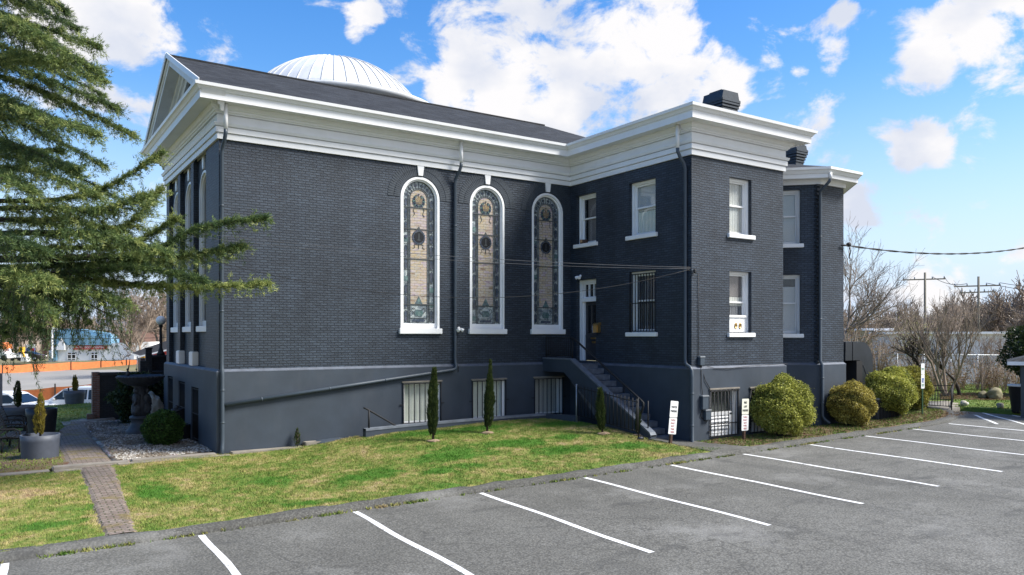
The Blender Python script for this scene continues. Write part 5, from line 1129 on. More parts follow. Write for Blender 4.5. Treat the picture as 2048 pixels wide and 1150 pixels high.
for s, w_ in ((-1,.2),(1,.16)): m = MB(); m.bev(p.x+s*.03, p.y-.03, z+.36, p.x+s*(.03+w_), p.y-.02, z+.74, .004); mk('panel', m, m_sign, t)
def bench(label, x, y, rz):
    t = thing('park_bench', label, 'bench', (0,0,0), 'black park benches in the courtyard'); m = MB()
    for k in range(6): m.box(-.03+k*.078, -.75, .43+.012*math.sin(k), .035+k*.078, .75, .45+.012*math.sin(k))
    mk('seat', m, m_black, t); m = MB()
    for k in range(6): m.obox((-.09-.028*k, 0, .53+k*.078), .008, .75, .030, Matrix.Rotation(R(-20), 3, 'Y'))
    mk('backrest', m, m_black, t)
    for s in (-.68, .68):
        m = MB(); m.tube([(.40,s,0),(.38,s,.22),(.42,s,.42),(.40,s,.60),(.28,s,.66),(.0,s,.66),(-.18,s,.64)], .024, 7); m.tube([(-.02,s,0),(0,s,.25),(-.06,s,.45),(-.26,s,.98)], .024, 7); m.tube([(.38,s,.40),(-.03,s,.41)], .02, 6)
        m.tube([(.2+.13*math.cos(a_*.5236), s, .53+.11*math.sin(a_*.5236)) for a_ in range(13)], .012, 5); mk('side_frame', m, m_black, t)
    t.location = (x, y, gnd(x, y)); t.rotation_euler = (0,0,rz); return t
b1 = bench('nearer black iron park bench at the left edge of the courtyard', -4.75, 4.5, R(-8))
dup(b1, (-4.65, 7.0, gnd(-4.7,7.0)), R(-4), 'farther black iron park bench in the courtyard, beyond the nearer one')
# fountain
fx_, fy_ = -1.10, 5.9; fz = gnd(fx_, fy_); t = thing('fountain', 'dark cast stone fountain with a broad scalloped bowl on a pedestal of figures', 'fountain', (fx_,fy_,fz)); o_ = (fx_,fy_,fz)
m = MB(); m.lathe([(.44,-.05),(.44,.10),(.40,.14),(.30,.32),(.27,.46),(.33,.50),(.33,.56),(.26,.60)], o_, 28); mk('base', m, m_fount, t)
m = MB(); m.lathe([(.24,.58),(.20,.9),(.17,1.2),(.20,1.5),(.34,1.62)], o_, 16)
for k in range(3):
    a = R(100+120*k); cx, cy = fx_+.16*math.cos(a), fy_+.16*math.sin(a); m.blob((cx,cy,fz+.80), .16,.16,.26, .35, 3, k); m.blob((cx,cy,fz+1.12), .13,.12,.22, .3, 3, k+4); m.blob((cx+.03*math.cos(a),cy+.03*math.sin(a),fz+1.40), .085,.085,.10, .15, 2, k+8)
    m.tube([(cx,cy,fz+1.22),(cx+.14*math.cos(a+.6),cy+.14*math.sin(a+.6),fz+1.12),(cx+.16*math.cos(a+.2),cy+.16*math.sin(a+.2),fz+.94)], [.05,.045,.03], 7)
mk('figure_group', m, m_fount, t)
m = MB(); m.lathe([(.15,1.52),(.42,1.60),(.62,1.72),(.66,1.80),(.69,1.83),(.70,1.87),(.66,1.90),(.62,1.86),(.2,1.74),(.01,1.74)], o_, 40)
for k in range(40): a = 2*math.pi*k/40; m.blob((fx_+.68*math.cos(a), fy_+.68*math.sin(a), fz+1.85), .055,.055,.04, .05, 1, k)
mk('bowl', m, m_fount, t)
m = MB(); m.blob((fx_-.36,fy_+.05,fz+1.96), .06,.06,.10, .3, 2, 4); m.blob((fx_-.37,fy_+.04,fz+2.09), .04,.04,.045, .2, 2, 5); m.tube([(fx_-.36,fy_,fz+2.08),(fx_-.33,fy_,fz+2.28),(fx_-.31,fy_,fz+2.46)], [.02,.014,.008], 5); mk('spout_figure', m, m_fount, t)
z = gnd(-.35,7.4); tag(mk('boulder', MB().blob((-.48,8.0,z+.50), .37,.36,.66, .25, 4, 6), m_stone), 'tall pale boulder between the fountain and the church front', 'boulder')
sx_, sy_ = -.28, 4.55; z = gnd(sx_,sy_); t = thing('garden_statue', 'small dark garden figure holding a bowl beside the church front', 'statue', (sx_,sy_,z)); m = MB(); m.lathe([(.17,-.03),(.17,.06),(.13,.1),(.12,.45),(.16,.5)], (sx_,sy_,z), 14); mk('plinth', m, m_fount, t)
m = MB(); m.blob((sx_,sy_,z+.66), .12,.11,.19, .3, 3, 2); m.blob((sx_+.02,sy_,z+.90), .075,.075,.085, .15, 2, 3); m.tube([(sx_-.1,sy_,z+.78),(sx_-.17,sy_-.06,z+.70),(sx_-.06,sy_-.14,z+.72)], [.04,.035,.03], 6); mk('figure', m, m_fount, t); m = MB(); m.lathe([(.04,.74),(.16,.80),(.19,.86),(.17,.86),(.03,.80)], (sx_+.03,sy_-.08,z), 14); mk('bowl', m, m_fount, t)
px_, py_ = -.22, 3.55; z = gnd(px_,py_); t = thing('black_pot', 'low black flower pot against the church front behind the boxwood', 'pot', (px_,py_,z)); m = MB(); m.lathe([(.15,-.02),(.17,.02),(.22,.42),(.25,.44),(.25,.48),(.20,.48),(.19,.40),(.01,.40)], (px_,py_,z), 20); mk('pot', m, m_blackplanter, t); m = MB(); m.lathe([(.01,.405),(.185,.41)], (px_,py_,z), 14); mk('soil', m, m_soil, t)
t = thing('garden_wall', 'dark painted brick wall with a bare red brick end standing behind the fountain', 'wall', (-1.0,12.1,-2.3)); m = MB(); m.box(-1.70,11.95,-2.9,1.6,12.25,-.62); mk('wall', m, m_blackwall, t); m = MB(); m.bev(-1.78,11.9,-.62,1.6,12.3,-.50,.02); mk('coping', m, m_blackplanter, t); m = MB(); m.box(-1.95,11.9,-2.9,-1.701,12.3,-.48); mk('end_pier', m, m_redbrick, t); m = MB(); m.box(-.10,11.80,-2.9,.13,11.94,.40); m.box(-.30,11.80,-2.9,-.101,11.94,-.07); m.bev(-.13,11.77,.40,.16,11.949,.45,.01); mk('stepped_pier', m, m_blackwall, t)
m = MB(); m.box(-2.15,11.7,-2.5,-1.9,11.88,-2.06); tag(mk('brick_block', m, m_brownbrick), 'low dark brick block at the foot of the bare brick wall end', 'block')
t = thing('gate_pillar', 'dark square brick pillar with a stone cap carrying the globe lamp', 'pillar', (.62,13.5,-2.3)); m = MB(); m.box(.30,13.2,-2.9,.95,13.8,.02); mk('shaft', m, m_blackwall, t); m = MB(); m.bev(.22,13.12,.02,1.03,13.88,.12,.02); mk('cap', m, m_blackplanter, t); m = MB(); m.box(-.12,13.0,-2.9,.29,13.7,.0); mk('brick_pier', m, m_brownbrick, t)
t = thing('globe_lamp', 'black lamp post with a white globe on the brick pillar', 'lamp', (.72,13.3,.12)); o_ = (.70,13.35,.12); m = MB(); m.lathe([(.16,0),(.17,.06),(.11,.12),(.10,.2),(.06,.3),(.05,1.12),(.075,1.2),(.09,1.24),(.05,1.27)], o_, 16); mk('post', m, m_black, t); m = MB(); m.lathe([(.19*math.sin(math.pi*k/12)+.001, .19-.19*math.cos(math.pi*k/12)) for k in range(13)], (o_[0],o_[1],1.37), 20); mk('globe', m, m_globe, t)
m = MB(); m.box(*at(-14,808,29).xy, -2.5, *(at(5,808,29)+Vector((0,.3,0))).xy, at(0,747,29).z); tag(mk('bollard', m, m_planter), 'tall blue-grey square post cut by the left edge of the photo', 'post')
# ------------------------------------------------------------------ vehicles beyond the courtyard
def car(label, p, rz, paint_m, L_=4.7, Wd=1.85, Hh=1.68, suv=True, cat='car', group=None):
    t = thing('parked_car', label, cat, (0,0,0), group); h = L_/2; w2 = Wd/2
    prof = [(-h,.35),(-h,.75),(-h+.12,.92),(-h+.95,1.02),(-h+1.05,1.03),(h-.25,1.0),(h-.04,.85),(h,.6),(h-.03,.32)] if suv else [(-h,.3),(-h,.66),(-h+.1,.8),(-h+1.2,.92),(h-.7,.95),(h-.05,.85),(h,.5),(h,.3)]
    m = MB(); m.prism(prof, lambda u, z: (u,-w2,z), lambda u, z: (u,w2,z)); mk('body', m, paint_m, t)
    cab = [(-h+1.0,1.02),(-h+1.75,Hh-.08),(-h+2.1,Hh),(h-.75,Hh-.03),(h-.28,1.02)] if suv else [(-h+1.15,.93),(-h+1.9,Hh-.04),(-h+2.2,Hh),(h-1.5,Hh-.02),(h-.75,.95)]
    m = MB(); k = len(cab); m.add([(u,-w2+.04+(z-1)*.2,z) for u, z in cab]+[(u,w2-.04-(z-1)*.2,z) for u, z in cab], [tuple(range(k)), tuple(range(k,2*k))[::-1]]+[(i,(i+1)%k,k+(i+1)%k,k+i) for i in range(k)]); mk('cabin', m, paint_m, t)
    for s in (-1, 1):
        f = lambda u, z: (u, s*(w2-.035-(z-1)*.2+.008), z)
        c0, c1 = cab[1], cab[-2]; z0, z1 = 1.06, Hh-.12; xa0 = cab[0][0]+.18; xa1 = cab[1][0]+.02; xb0 = cab[-1][0]-.15; xb1 = cab[-2][0]-.05; md = (xa1+xb0)/2
        for (A_, B_, C_, D_) in ((xa0, xa1, md-.04, md-.04), (md+.04, md+.04, xb1, xb0)):
            m = MB(); m.prism([(A_,z0),(B_,z1),(C_,z1),(D_,z0)], f, lambda u, z: (u, f(u,z)[1]-s*.02, z)); mk('side_window', m, m_tint, t)
    m = MB(); a, b = cab[0], cab[1]; n_ = Vector((-(b[1]-a[1]),0,(b[0]-a[0]))).normalized()*.01; m.add([(a[0]+n_.x+.05,-w2+.14,a[1]+n_.z+.06),(a[0]+n_.x+.05,w2-.14,a[1]+n_.z+.06),(b[0]+n_.x-.02,w2-.24,b[1]+n_.z-.03),(b[0]+n_.x-.02,-w2+.24,b[1]+n_.z-.03)], [(0,1,2,3)]); mk('windscreen', m, m_tint, t)
    for u in (-h+.9, h-.95):
        for s in (-1, 1):
            m = MB(); m.lathe([(.2,-.11),(.33,-.11),(.35,-.06),(.35,.06),(.33,.11),(.2,.11)], (0,0,0), 20); m.v = [(u+x, s*(w2-.1)+z, .34+y) for x, y, z in m.v]; wl = mk('wheel', m, m_rubber, t)
            m = MB(); m.lathe([(.02,-.115),(.21,-.112),(.21,.112),(.02,.115)], (0,0,0), 14); m.v = [(u+x, s*(w2-.1)+z, .34+y) for x, y, z in m.v]; mk('rim', m, m_galv, wl)
    for s in (-1, 1): m = MB(); m.bev(-h-.01, s*(w2-.45), .68, -h+.12, s*(w2-.1), .84, .02); mk('headlight', m, m_globe, t); m = MB(); m.bev(h-.1, s*(w2-.3), .70, h+.012, s*(w2-.06), .95, .02); mk('tail_light', m, m_red, t)
    for s in (-1, 1): m = MB(); m.bev(-h+1.25, s*(w2+.0), 1.02, -h+1.42, s*(w2+.17), 1.16, .03); mk('wing_mirror', m, paint_m, t)
    t.location = p; t.rotation_euler = (0,0,rz); return t
RZ = -YAW
def gcar(px, d): p = at(px, 780, d); return (p.x, p.y, gnd(p.x, p.y))
p = gcar(166, 41); car('white SUV parked beyond the courtyard lawn beside the far planter', (p[0],p[1],at(0,773,41).z-1.68), RZ+.03, m_carw, group='white cars beyond the courtyard')
p = gcar(12, 39.5); car('white car at the left edge beyond the park benches', (p[0],p[1],at(0,783,39.5).z-1.6), RZ+math.pi+.03, m_carw, Hh=1.6, group='white cars beyond the courtyard')
p = at(62, 722, 116); car('dark maroon car parked on the far side of the road before the white shop', (p.x,p.y,at(62,722,116).z), RZ+math.pi, m_card, 3.9, 1.8, 1.5)
# road and orange fences
def strip(pts0, pts1): 
    m = MB(); n = len(pts0); m.add([tuple(p) for p in pts0]+[tuple(p) for p in pts1], [(i,i+1,n+i+1,n+i) for i in range(n-1)], True); return m
pxs = [-700,-400,-200,0,100,200,300,420,600]
near = [at(q, 784-.085*q, 74+.035*q) for q in pxs]; far = [at(q, 746-.048*q, 100+.045*q) for q in pxs]
struct('road', strip(near, far), m_road)
bank = [at(q, 806-.085*q, 60) for q in pxs]; struct('bank', strip(bank, near), m_earth)
bank2 = [at(q, 724-.028*q, 122+.02*q) for q in pxs]; struct('verge', strip([p+Vector((0,0,.01)) for p in far], bank2), m_grassg)
bank3 = [Vector((p.x, p.y-26, p.z-.9)) for p in bank]; struct('bank', strip(bank3, bank), m_earth)
def mesh_fence(label, pts, h, step, thick=.05):
    t = thing('safety_fence', label, 'fence', pts[0]); m = MB(); n = len(pts)
    for i in range(n-1):
        a, b = Vector(pts[i]), Vector(pts[i+1]); q = (b-a).normalized(); nn = Vector((q.y,-q.x,0))*thick
        sg = [a, a.lerp(b,.5)-Vector((0,0,.10)), b]
        for j in (0,1): c, d = sg[j], sg[j+1]; m.add([c, d, d+Vector((0,0,h)), c+Vector((0,0,h)), c+nn, d+nn, d+nn+Vector((0,0,h)), c+nn+Vector((0,0,h))], [(0,1,2,3),(5,4,7,6),(3,2,6,7),(0,4,5,1)])
    mk('mesh', m, m_orange, t); 
    for p in pts: m = MB(); m.box(p[0]-.05, p[1]-.12, p[2]-.3, p[0]+.05, p[1]-.02, p[2]+h+.25); mk('post', m, m_darkbark, t)
mesh_fence('far orange safety netting along the other side of the road', [at(q, 746-.048*q, 99+.045*q) for q in (-420,-330,-240,-160,-80,5,68,142,202,253,310,380)], 1.0, 0)
mesh_fence('near orange safety netting behind the white cars', [at(q, 808-.085*q, 59) for q in (-300,-220,-140,-60,28,110,190,260)], .95, 0)
# ------------------------------------------------------------------ far buildings on the left
def frame_at(px, py, d):
    o = at(px, py, d); return o, RT.copy(), FW.copy()
def Fp(o): return lambda u, z, b=0: tuple(o + RT*u + FW*b + Vector((0,0,z)))
k_ = 118/F_PX                                         # metres per photo pixel at the shop
o = at(97, 721, 118); fp = Fp(o); shop = thing('shop', 'small white and blue shop with stepped gable and a red banner across the road', 'shop', o)
def U(px): return (px-97)*k_
def Zz(py): return (721-py)*k_
m = MB(); m.prism([(U(97),-.5),(U(268),-.5),(U(268),Zz(684)),(U(200),Zz(688)),(U(120),Zz(690)),(U(97),Zz(701))], lambda u, z: fp(u,z,0), lambda u, z: fp(u,z,9)); mk('wall', m, m_shopw, shop)
m = MB(); m.prism([(U(109),0),(U(116),0),(U(116),Zz(662)),(U(155),Zz(664)),(U(222),Zz(676)),(U(222),Zz(690)),(U(140),Zz(690)),(U(126),Zz(676)),(U(114),Zz(700)),(U(114),Zz(716)),(U(109),Zz(716))], lambda u, z: fp(u,z,-.4), lambda u, z: fp(u,z,-.1)); m.prism([(U(108),Zz(690)),(U(108),Zz(657)),(U(155),Zz(658)),(U(222),Zz(668)),(U(222),Zz(690))], lambda u, z: fp(u,z,-.05), lambda u, z: fp(u,z,2.5)); mk('mansard_roof', m, m_shopb, shop)
m = MB(); m.prism([(U(114),Zz(700)),(U(126),Zz(676)),(U(133),Zz(690)),(U(133),Zz(700))], lambda u, z: fp(u,z,-.5), lambda u, z: fp(u,z,-.2)); mk('gablet', m, m_shopw, shop)
m = MB(); m.prism([(U(107),Zz(716)),(U(107),Zz(655)),(U(118),Zz(655)),(U(118),Zz(661)),(U(109),Zz(663)),(U(109),Zz(716))], lambda u, z: fp(u,z,-.6), lambda u, z: fp(u,z,-.3)); mk('corner_board', m, m_shopw, shop)
m = MB(); m.prism([(U(148),Zz(699)),(U(151),Zz(691)),(U(216),Zz(691)),(U(214),Zz(698))], lambda u, z: fp(u,z,-.3), lambda u, z: fp(u,z,-.12)); ban = mk('banner', m, m_red, shop)
rt3 = Matrix((RT, Vector((0,0,1)), -FW)).transposed()
text('AUTO BODY CENTER', .46, m_sign, ban, fp(U(182), Zz(694.8), -.33), rt3, sx=.95)
for (a, b) in ((135,152),(182,196)):
    m = MB(); m.prism([(U(a),Zz(719.5)),(U(b),Zz(719.5)),(U(b),Zz(705.5)),(U(a),Zz(705.5))], lambda u, z: fp(u,z,-.06), lambda u, z: fp(u,z,.1)); wn = mk('window', m, m_tint, shop); m = MB()
    for q in (a, (a+b)/2-.5, b-1): m.prism([(U(q),Zz(720)),(U(q+1.4),Zz(720)),(U(q+1.4),Zz(705)),(U(q),Zz(705))], lambda u, z: fp(u,z,-.1), lambda u, z: fp(u,z,-.07))
    for q in (708.6, 717): m.prism([(U(a),Zz(q+1)),(U(b),Zz(q+1)),(U(b),Zz(q-.4)),(U(a),Zz(q-.4))], lambda u, z: fp(u,z,-.11), lambda u, z: fp(u,z,-.08))
    mk('frame', m, m_shopw, wn)
m = MB(); m.prism([(U(102),Zz(716)),(U(104),Zz(716)),(U(104),Zz(705)),(U(102),Zz(705))], lambda u, z: fp(u,z,-.08), lambda u, z: fp(u,z,.1)); mk('window', m, m_tint, shop)
t = thing('board_sign', 'white board sign standing to the right of the white shop', 'sign', at(232,718,114)); o2 = at(224,716,114); f2_ = Fp(o2); m = MB(); m.prism([(0,0),(1.7,0),(1.7,.45),(0,.45)], lambda u, z: f2_(u,z,0), lambda u, z: f2_(u,z,.06)); mk('panel', m, m_sign, t); m = MB(); [m.tube([f2_(u,-.6,.1), f2_(u,.5,.1)], .05, 5) for u in (.1,1.6)]; mk('legs', m, m_darkbark, t)
# brick block behind
o = at(60, 720, 165); fp3 = Fp(o); k3 = 165/F_PX; U3 = lambda px: (px-60)*k3; Z3 = lambda py: (720-py)*k3
bb = thing('brick_building', 'long brick building with a white gable and dark roof behind the white shop', 'building', o)
m = MB(); m.prism([(U3(84),-3),(U3(258),-3),(U3(258),Z3(662)),(U3(84),Z3(662))], lambda u, z: fp3(u,z,0), lambda u, z: fp3(u,z,14)); mk('wall', m, m_redbrick, bb)
m = MB(); m.prism([(U3(82),Z3(662)),(U3(262),Z3(662)),(U3(262),Z3(651)),(U3(82),Z3(645))], lambda u, z: fp3(u,z,-.4), lambda u, z: fp3(u,z,.2)); m.prism([(U3(84),Z3(661)),(U3(144),Z3(633)),(U3(144),Z3(661))], lambda u, z: fp3(u,z,-.7), lambda u, z: fp3(u,z,-.41)); mk('white_fascia', m, m_shopw, bb)
m = MB(); m.prism([(U3(90),Z3(660)),(U3(142),Z3(638)),(U3(142),Z3(660))], lambda u, z: fp3(u,z,-.75), lambda u, z: fp3(u,z,-.72)); mk('gable_brick', m, m_redbrick, bb)
m = MB(); m.add([fp3(U3(80),Z3(646),-.8), fp3(U3(264),Z3(651.5),-.8), fp3(U3(264),Z3(640),9), fp3(U3(80),Z3(635),9), fp3(U3(264),Z3(655),18), fp3(U3(80),Z3(650),18)], [(0,1,2,3),(3,2,4,5),(0,3,5),(1,4,2)]); mk('roof', m, m_greyroof, bb)
for q in (165, 236, 250): m = MB(); m.prism([(U3(q),Z3(678)),(U3(q+6),Z3(678)),(U3(q+6),Z3(664)),(U3(q),Z3(664))], lambda u, z: fp3(u,z,-.05), lambda u, z: fp3(u,z,.1)); mk('window', m, m_tint, bb)
# red kiosk with a grey roof
o = at(262, 725, 68); fp4 = Fp(o); k4 = 68/F_PX; U4 = lambda px: (px-262)*k4; Z4 = lambda py: (725-py)*k4
ks = thing('kiosk', 'red and yellow kiosk with a sloping grey roof beyond the gate pillar', 'kiosk', o)
m = MB(); m.box(0,0,0,1,1,1); m = MB(); m.prism([(U4(286),-1.4),(U4(350),-1.4),(U4(350),Z4(697)),(U4(286),Z4(709))], lambda u, z: fp4(u,z,.4), lambda u, z: fp4(u,z,3.5)); mk('wall', m, m_red, ks)
m = MB(); m.prism([(U4(262),Z4(706)),(U4(280),Z4(711.5)),(U4(350),Z4(695)),(U4(350),Z4(677)),(U4(332),Z4(682))], lambda u, z: fp4(u,z,.0), lambda u, z: fp4(u,z,.15)); mk('roof', m, m_greyroof, ks)
m = MB(); m.prism([(U4(262),Z4(706)),(U4(280),Z4(711.5)),(U4(350),Z4(695)),(U4(350),Z4(698)),(U4(280),Z4(714.5)),(U4(262),Z4(708.5))], lambda u, z: fp4(u,z,-.06), lambda u, z: fp4(u,z,-.01)); mk('fascia', m, m_shopw, ks)
m = MB(); m.prism([(U4(281),-1.4),(U4(287),-1.4),(U4(287),Z4(710)),(U4(281),Z4(712))], lambda u, z: fp4(u,z,.1), lambda u, z: fp4(u,z,.5)); mk('corner_post', m, m_yellow, ks)
m = MB(); m.tube([fp4(U4(272),-1.2,.1), fp4(U4(274),Z4(708),.1)], .05, 6); mk('roof_post', m, m_galv, ks)
# roadside bits on the far left
o = at(52, 716, 125); fp5 = Fp(o); k5 = 125/F_PX; sg = thing('roadside_sign', 'white and navy pole sign beside the bare wood across the road', 'sign', o)
m = MB(); m.prism([(0,20*k5),(17*k5,20*k5),(17*k5,27*k5),(0,27*k5)], lambda u, z: fp5(u,z,0), lambda u, z: fp5(u,z,.3)); mk('upper_board', m, m_sign, sg); m = MB(); m.prism([(0,14*k5),(17*k5,14*k5),(17*k5,20*k5),(0,20*k5)], lambda u, z: fp5(u,z,0), lambda u, z: fp5(u,z,.3)); lo = mk('lower_board', m, m_blue, sg); m = MB(); m.prism([(9*k5,14.5*k5),(16.5*k5,14.5*k5),(16.5*k5,19.5*k5),(9*k5,19.5*k5)], lambda u, z: fp5(u,z,-.04), lambda u, z: fp5(u,z,-.01)); mk('red_square', m, m_red, lo)
m = MB(); m.tube([fp5(5*k5,-2,.15), fp5(5*k5,15*k5,.15)], .12, 6); m.tube([fp5(13*k5,-2,.15), fp5(13*k5,15*k5,.15)], .12, 6); mk('posts', m, m_black, sg)
o = at(5, 722, 108); fp6 = Fp(o); tr = thing('utility_truck', 'white utility truck with an orange hood at the far left across the road', 'truck', o); m = MB(); m.prism([(-1.6,.4),(.6,.4),(.6,1.0),(.1,1.1),(-.2,1.7),(-1.6,1.7)], lambda u, z: fp6(u,z,0), lambda u, z: fp6(u,z,2)); mk('body', m, m_carw, tr); m = MB(); m.prism([(-1.2,1.72),(.4,1.72),(.3,2.3),(-.3,2.6),(-1.2,2.4)], lambda u, z: fp6(u,z,.2), lambda u, z: fp6(u,z,1.6)); mk('orange_cover', m, m_orange, tr); m = MB()
for u in (-1.1, .2): m.lathe([(.1,-.1),(.42,-.1),(.42,.1),(.1,.1)], (0,0,0), 14); m.v[-56:] = [fp6(u+x, .42+y, .05+zz_) for x, y, zz_ in m.v[-56:]]
mk('wheels', m, m_rubber, tr)
o = at(24, 722, 112); fp7 = Fp(o); tl = thing('trailer', 'low white trailer beside the utility truck', 'trailer', o); m = MB(); m.prism([(-.4,.5),(1.2,.5),(1.2,1.0),(-.4,1.0)], lambda u, z: fp7(u,z,0), lambda u, z: fp7(u,z,1.8)); mk('box', m, m_sign, tl); m = MB(); m.prism([(-.3,0.05),(.1,.05),(.1,.5),(-.3,.5)], lambda u, z: fp7(u,z,.1), lambda u, z: fp7(u,z,.4)); m.prism([(.7,0.05),(1.1,.05),(1.1,.5),(.7,.5)], lambda u, z: fp7(u,z,.1), lambda u, z: fp7(u,z,.4)); mk('wheels', m, m_rubber, tl)
o = at(41, 716, 112); fp8 = Fp(o); lf = thing('yellow_lift', 'yellow boom lift among the trees at the far left', 'lift', o); m = MB(); m.bar(fp8(.5,0,.2), fp8(-.05,1.5,.2), .22); mk('boom', m, m_yellow, lf); m = MB(); m.prism([(-.3,.9),(.25,.9),(.3,1.6),(-.25,1.6)], lambda u, z: fp8(u,z,0), lambda u, z: fp8(u,z,.6)); mk('basket', m, m_yellow, lf); m = MB(); m.prism([(0,-.5),(.9,-.5),(.8,.15),(.1,.15)], lambda u, z: fp8(u,z,0), lambda u, z: fp8(u,z,1)); mk('base', m, m_sign, lf)
# ------------------------------------------------------------------ right side
# the big duct beside the bay
t = thing('duct', 'big charcoal sheet-metal duct bending down beside the bay', 'duct', (20.9,-4.6,-1.9)); y0, y1 = -5.05, -4.2
m = MB(); xa, xb = 20.55, 22.28; rO = .75; zT = .70; th_ = .95
arc = [(xb-rO+rO*math.sin(R(a)), zT-rO+rO*math.cos(R(a))) for a in range(0, 91, 10)]; inner = [(xb-th_-.02,-.30),(xb-th_-.02,-.16),(xb-th_-.06,-.14)]
m.prism([(xa,zT)]+arc+[(xb,-1.25),(xb-th_+.25,-1.25),(xb-th_+.25,-.05),(xb-th_+.1,.02),(xa,.02)], lambda u, z: (u,y0,z), lambda u, z: (u,y1,z)); mk('elbow', m, m_duct, t)
m = MB(); m.box(xb-th_-.12, y0-.02, -1.95, xb-th_+.24, y1, .0); m.box(xb-th_+.25,y0+.06,-1.95,xb-.02,y1-.06,-1.252); mk('gap_shade_and_riser', m, m_black, t)  # black box paints the shaded gap; the other is the duct's lower leg
m = MB(); m.box(xa,y0-.012,.36,xa+.02,y0,zT-.01); m.bar((xb-th_+.3,y0-.01,-.15),(xb-.05,y0-.01,-1.2),.012); [m.box(xb-1.3+q,y0-.012,.02,xb-1.29+q,y0,zT-.01) for q in (0,.0)]; mk('seams', m, m_darkgrey, t)
t = thing('condenser', 'dark air conditioning condenser with a pale top behind the clipped bushes', 'condenser', (21.6,-5.2,-2.1)); m = MB(); m.bev(20.9,-6.05,-2.2,22.9,-5.2,-1.35,.03); mk('cabinet', m, m_darkgrey, t); m = MB(); m.bev(20.86,-6.1,-1.35,22.94,-5.15,-1.29,.015); mk('top', m, m_galv, t); m = MB(); [m.box(21.0+.09*k,-6.075,-2.1,21.03+.09*k,-6.051,-1.45) for k in range(21)]; mk('fins', m, m_black, t)
m = MB(); m.tube([(19.85,-5.0,-2.2),(19.85,-5.0,-.98),(19.95,-5.0,-.9),(20.2,-5.0,-.9),(20.3,-5.0,-1.0),(20.3,-5.0,-1.3)], .05, 8); tag(mk('vent_pipe', m, m_galv), 'pale grey bent vent pipe between the bay and the duct', 'pipe')
# ramp railing
t = thing('ramp_railing', 'black iron railing around the ramp behind the disabled parking sign', 'railing', (26.6,-4.9,-2.0)); A_ = at(1853,812,30.9); B_ = at(1903,816,30.3); Bk = at(1906,806,33); Ak = at(1853,804,33.5); m = MB()
for a, b in ((A_,B_),(B_,Bk),(Ak,Bk)):
    za, zb = gnd(a.x,a.y), gnd(b.x,b.y); n = 9
    for k in range(n+1): q = a.lerp(b,k/n); zz = za+(zb-za)*k/n; m.tube([(q.x,q.y,zz+.1),(q.x,q.y,zz+.72)], .010, 5)
    for hh in (.72,.12): m.bar((a.x,a.y,za+hh),(b.x,b.y,zb+hh),.028)
mk('bars', m, m_black, t); m = MB()
for q in (A_,B_,Bk,Ak): zz = gnd(q.x,q.y); m = MB(); m.tube([(q.x,q.y,zz-.1),(q.x,q.y,zz+.80)], .028, 6); mk('post', m, m_black, t)
struct('ramp', sheet([(A_.x,A_.y-.1),(B_.x,B_.y),(Bk.x,Bk.y),(Ak.x,Ak.y)], .5, lambda x, y: H(x,y)+.05), m_concrete)
# rocks on the grass
for i, (px, py, d, s, lb, mt) in enumerate(((1966,803,35.5,.24,'slanting mossy stone leaning beside the big round boulder at the fence',m_moss),(1990,802,35.2,.36,'big round mossy boulder in front of the chain-link fence',m_moss),(1928,815,31.5,.16,'pinkish stone on the grass at the end of the kerb',m_stone),(2000,822,30.5,.15,'grey stone on the strip of grass before the shelter',m_stone),(1934,814,32,.08,'small white stone beside the pinkish stone',m_sign))):
    p = at(px,py,d); z = gnd(p.x,p.y); tag(mk('boulder' if s > .25 else 'stone', MB().blob((p.x,p.y,z+s*.62), s, s*.8, s*.85, .3, 3, i+2), mt), lb, 'rock')
# shelter and bin at the right edge
t = thing('shelter', 'small open shelter with a shingled roof and white fascia at the right edge', 'shelter', (28,-9,-2.0)); p = at(2042,835,28.4); hx = 3.2; S_ = p.copy(); e0 = at(2014,723,28.2)
dv_ = Vector((e0.x-CAM.x, e0.y-CAM.y, 0)).normalized(); dr_2 = Vector((dv_.y, -dv_.x, 0))
def sh(u, b, z): return tuple(e0 + dr_2*u + dv_*b + Vector((0,0,z)))
m = MB(); m.add([sh(0,0,0),sh(4,0,0),sh(4,3.2,0),sh(0,3.2,0),sh(2,1.6,.62)], [(0,1,4),(1,2,4),(2,3,4),(3,0,4),(0,3,2,1)]); mk('roof', m, m_shingle, t)
m = MB(); 
for a, b in (((.02,.02),(3.98,.02)),((3.98,.02),(3.98,3.18)),((3.98,3.18),(.02,3.18)),((.02,3.18),(.02,.02))): A2 = Vector(sh(*a,-.065)); B2 = Vector(sh(*b,-.065)); m.bar(A2,B2,.04,.12) if False else m.obox((A2+B2)/2,(B2-A2).length/2,.02,.065,Matrix.Rotation(math.atan2((B2-A2).y,(B2-A2).x),3,'Z'))
mk('fascia', m, m_trim, t)
for (u, b) in ((.55,.35),(3.5,.35),(3.5,2.8),(.55,2.8)): q = Vector(sh(u,b,0)); m = MB(); m.bev(q.x-.10,q.y-.10,-2.3,q.x+.10,q.y+.10,q.z-.02,.01); mk('post', m, m_pipe, t)
p = at(2037,826,29.3); z = gnd(p.x,p.y); t = thing('litter_bin', 'dark leaning litter bin with a pale rim behind the shelter post', 'bin', (p.x,p.y,z)); m = MB(); m.lathe([(.20,-.05),(.22,0),(.34,.98),(.36,1.0),(.32,1.0),(.2,.1)], (p.x,p.y,z), 18); mk('body', m, m_black, t); m = MB(); m.lathe([(.365,.96),(.375,1.0),(.35,1.03),(.30,1.02)], (p.x,p.y,z), 18); mk('rim', m, m_sign, t)
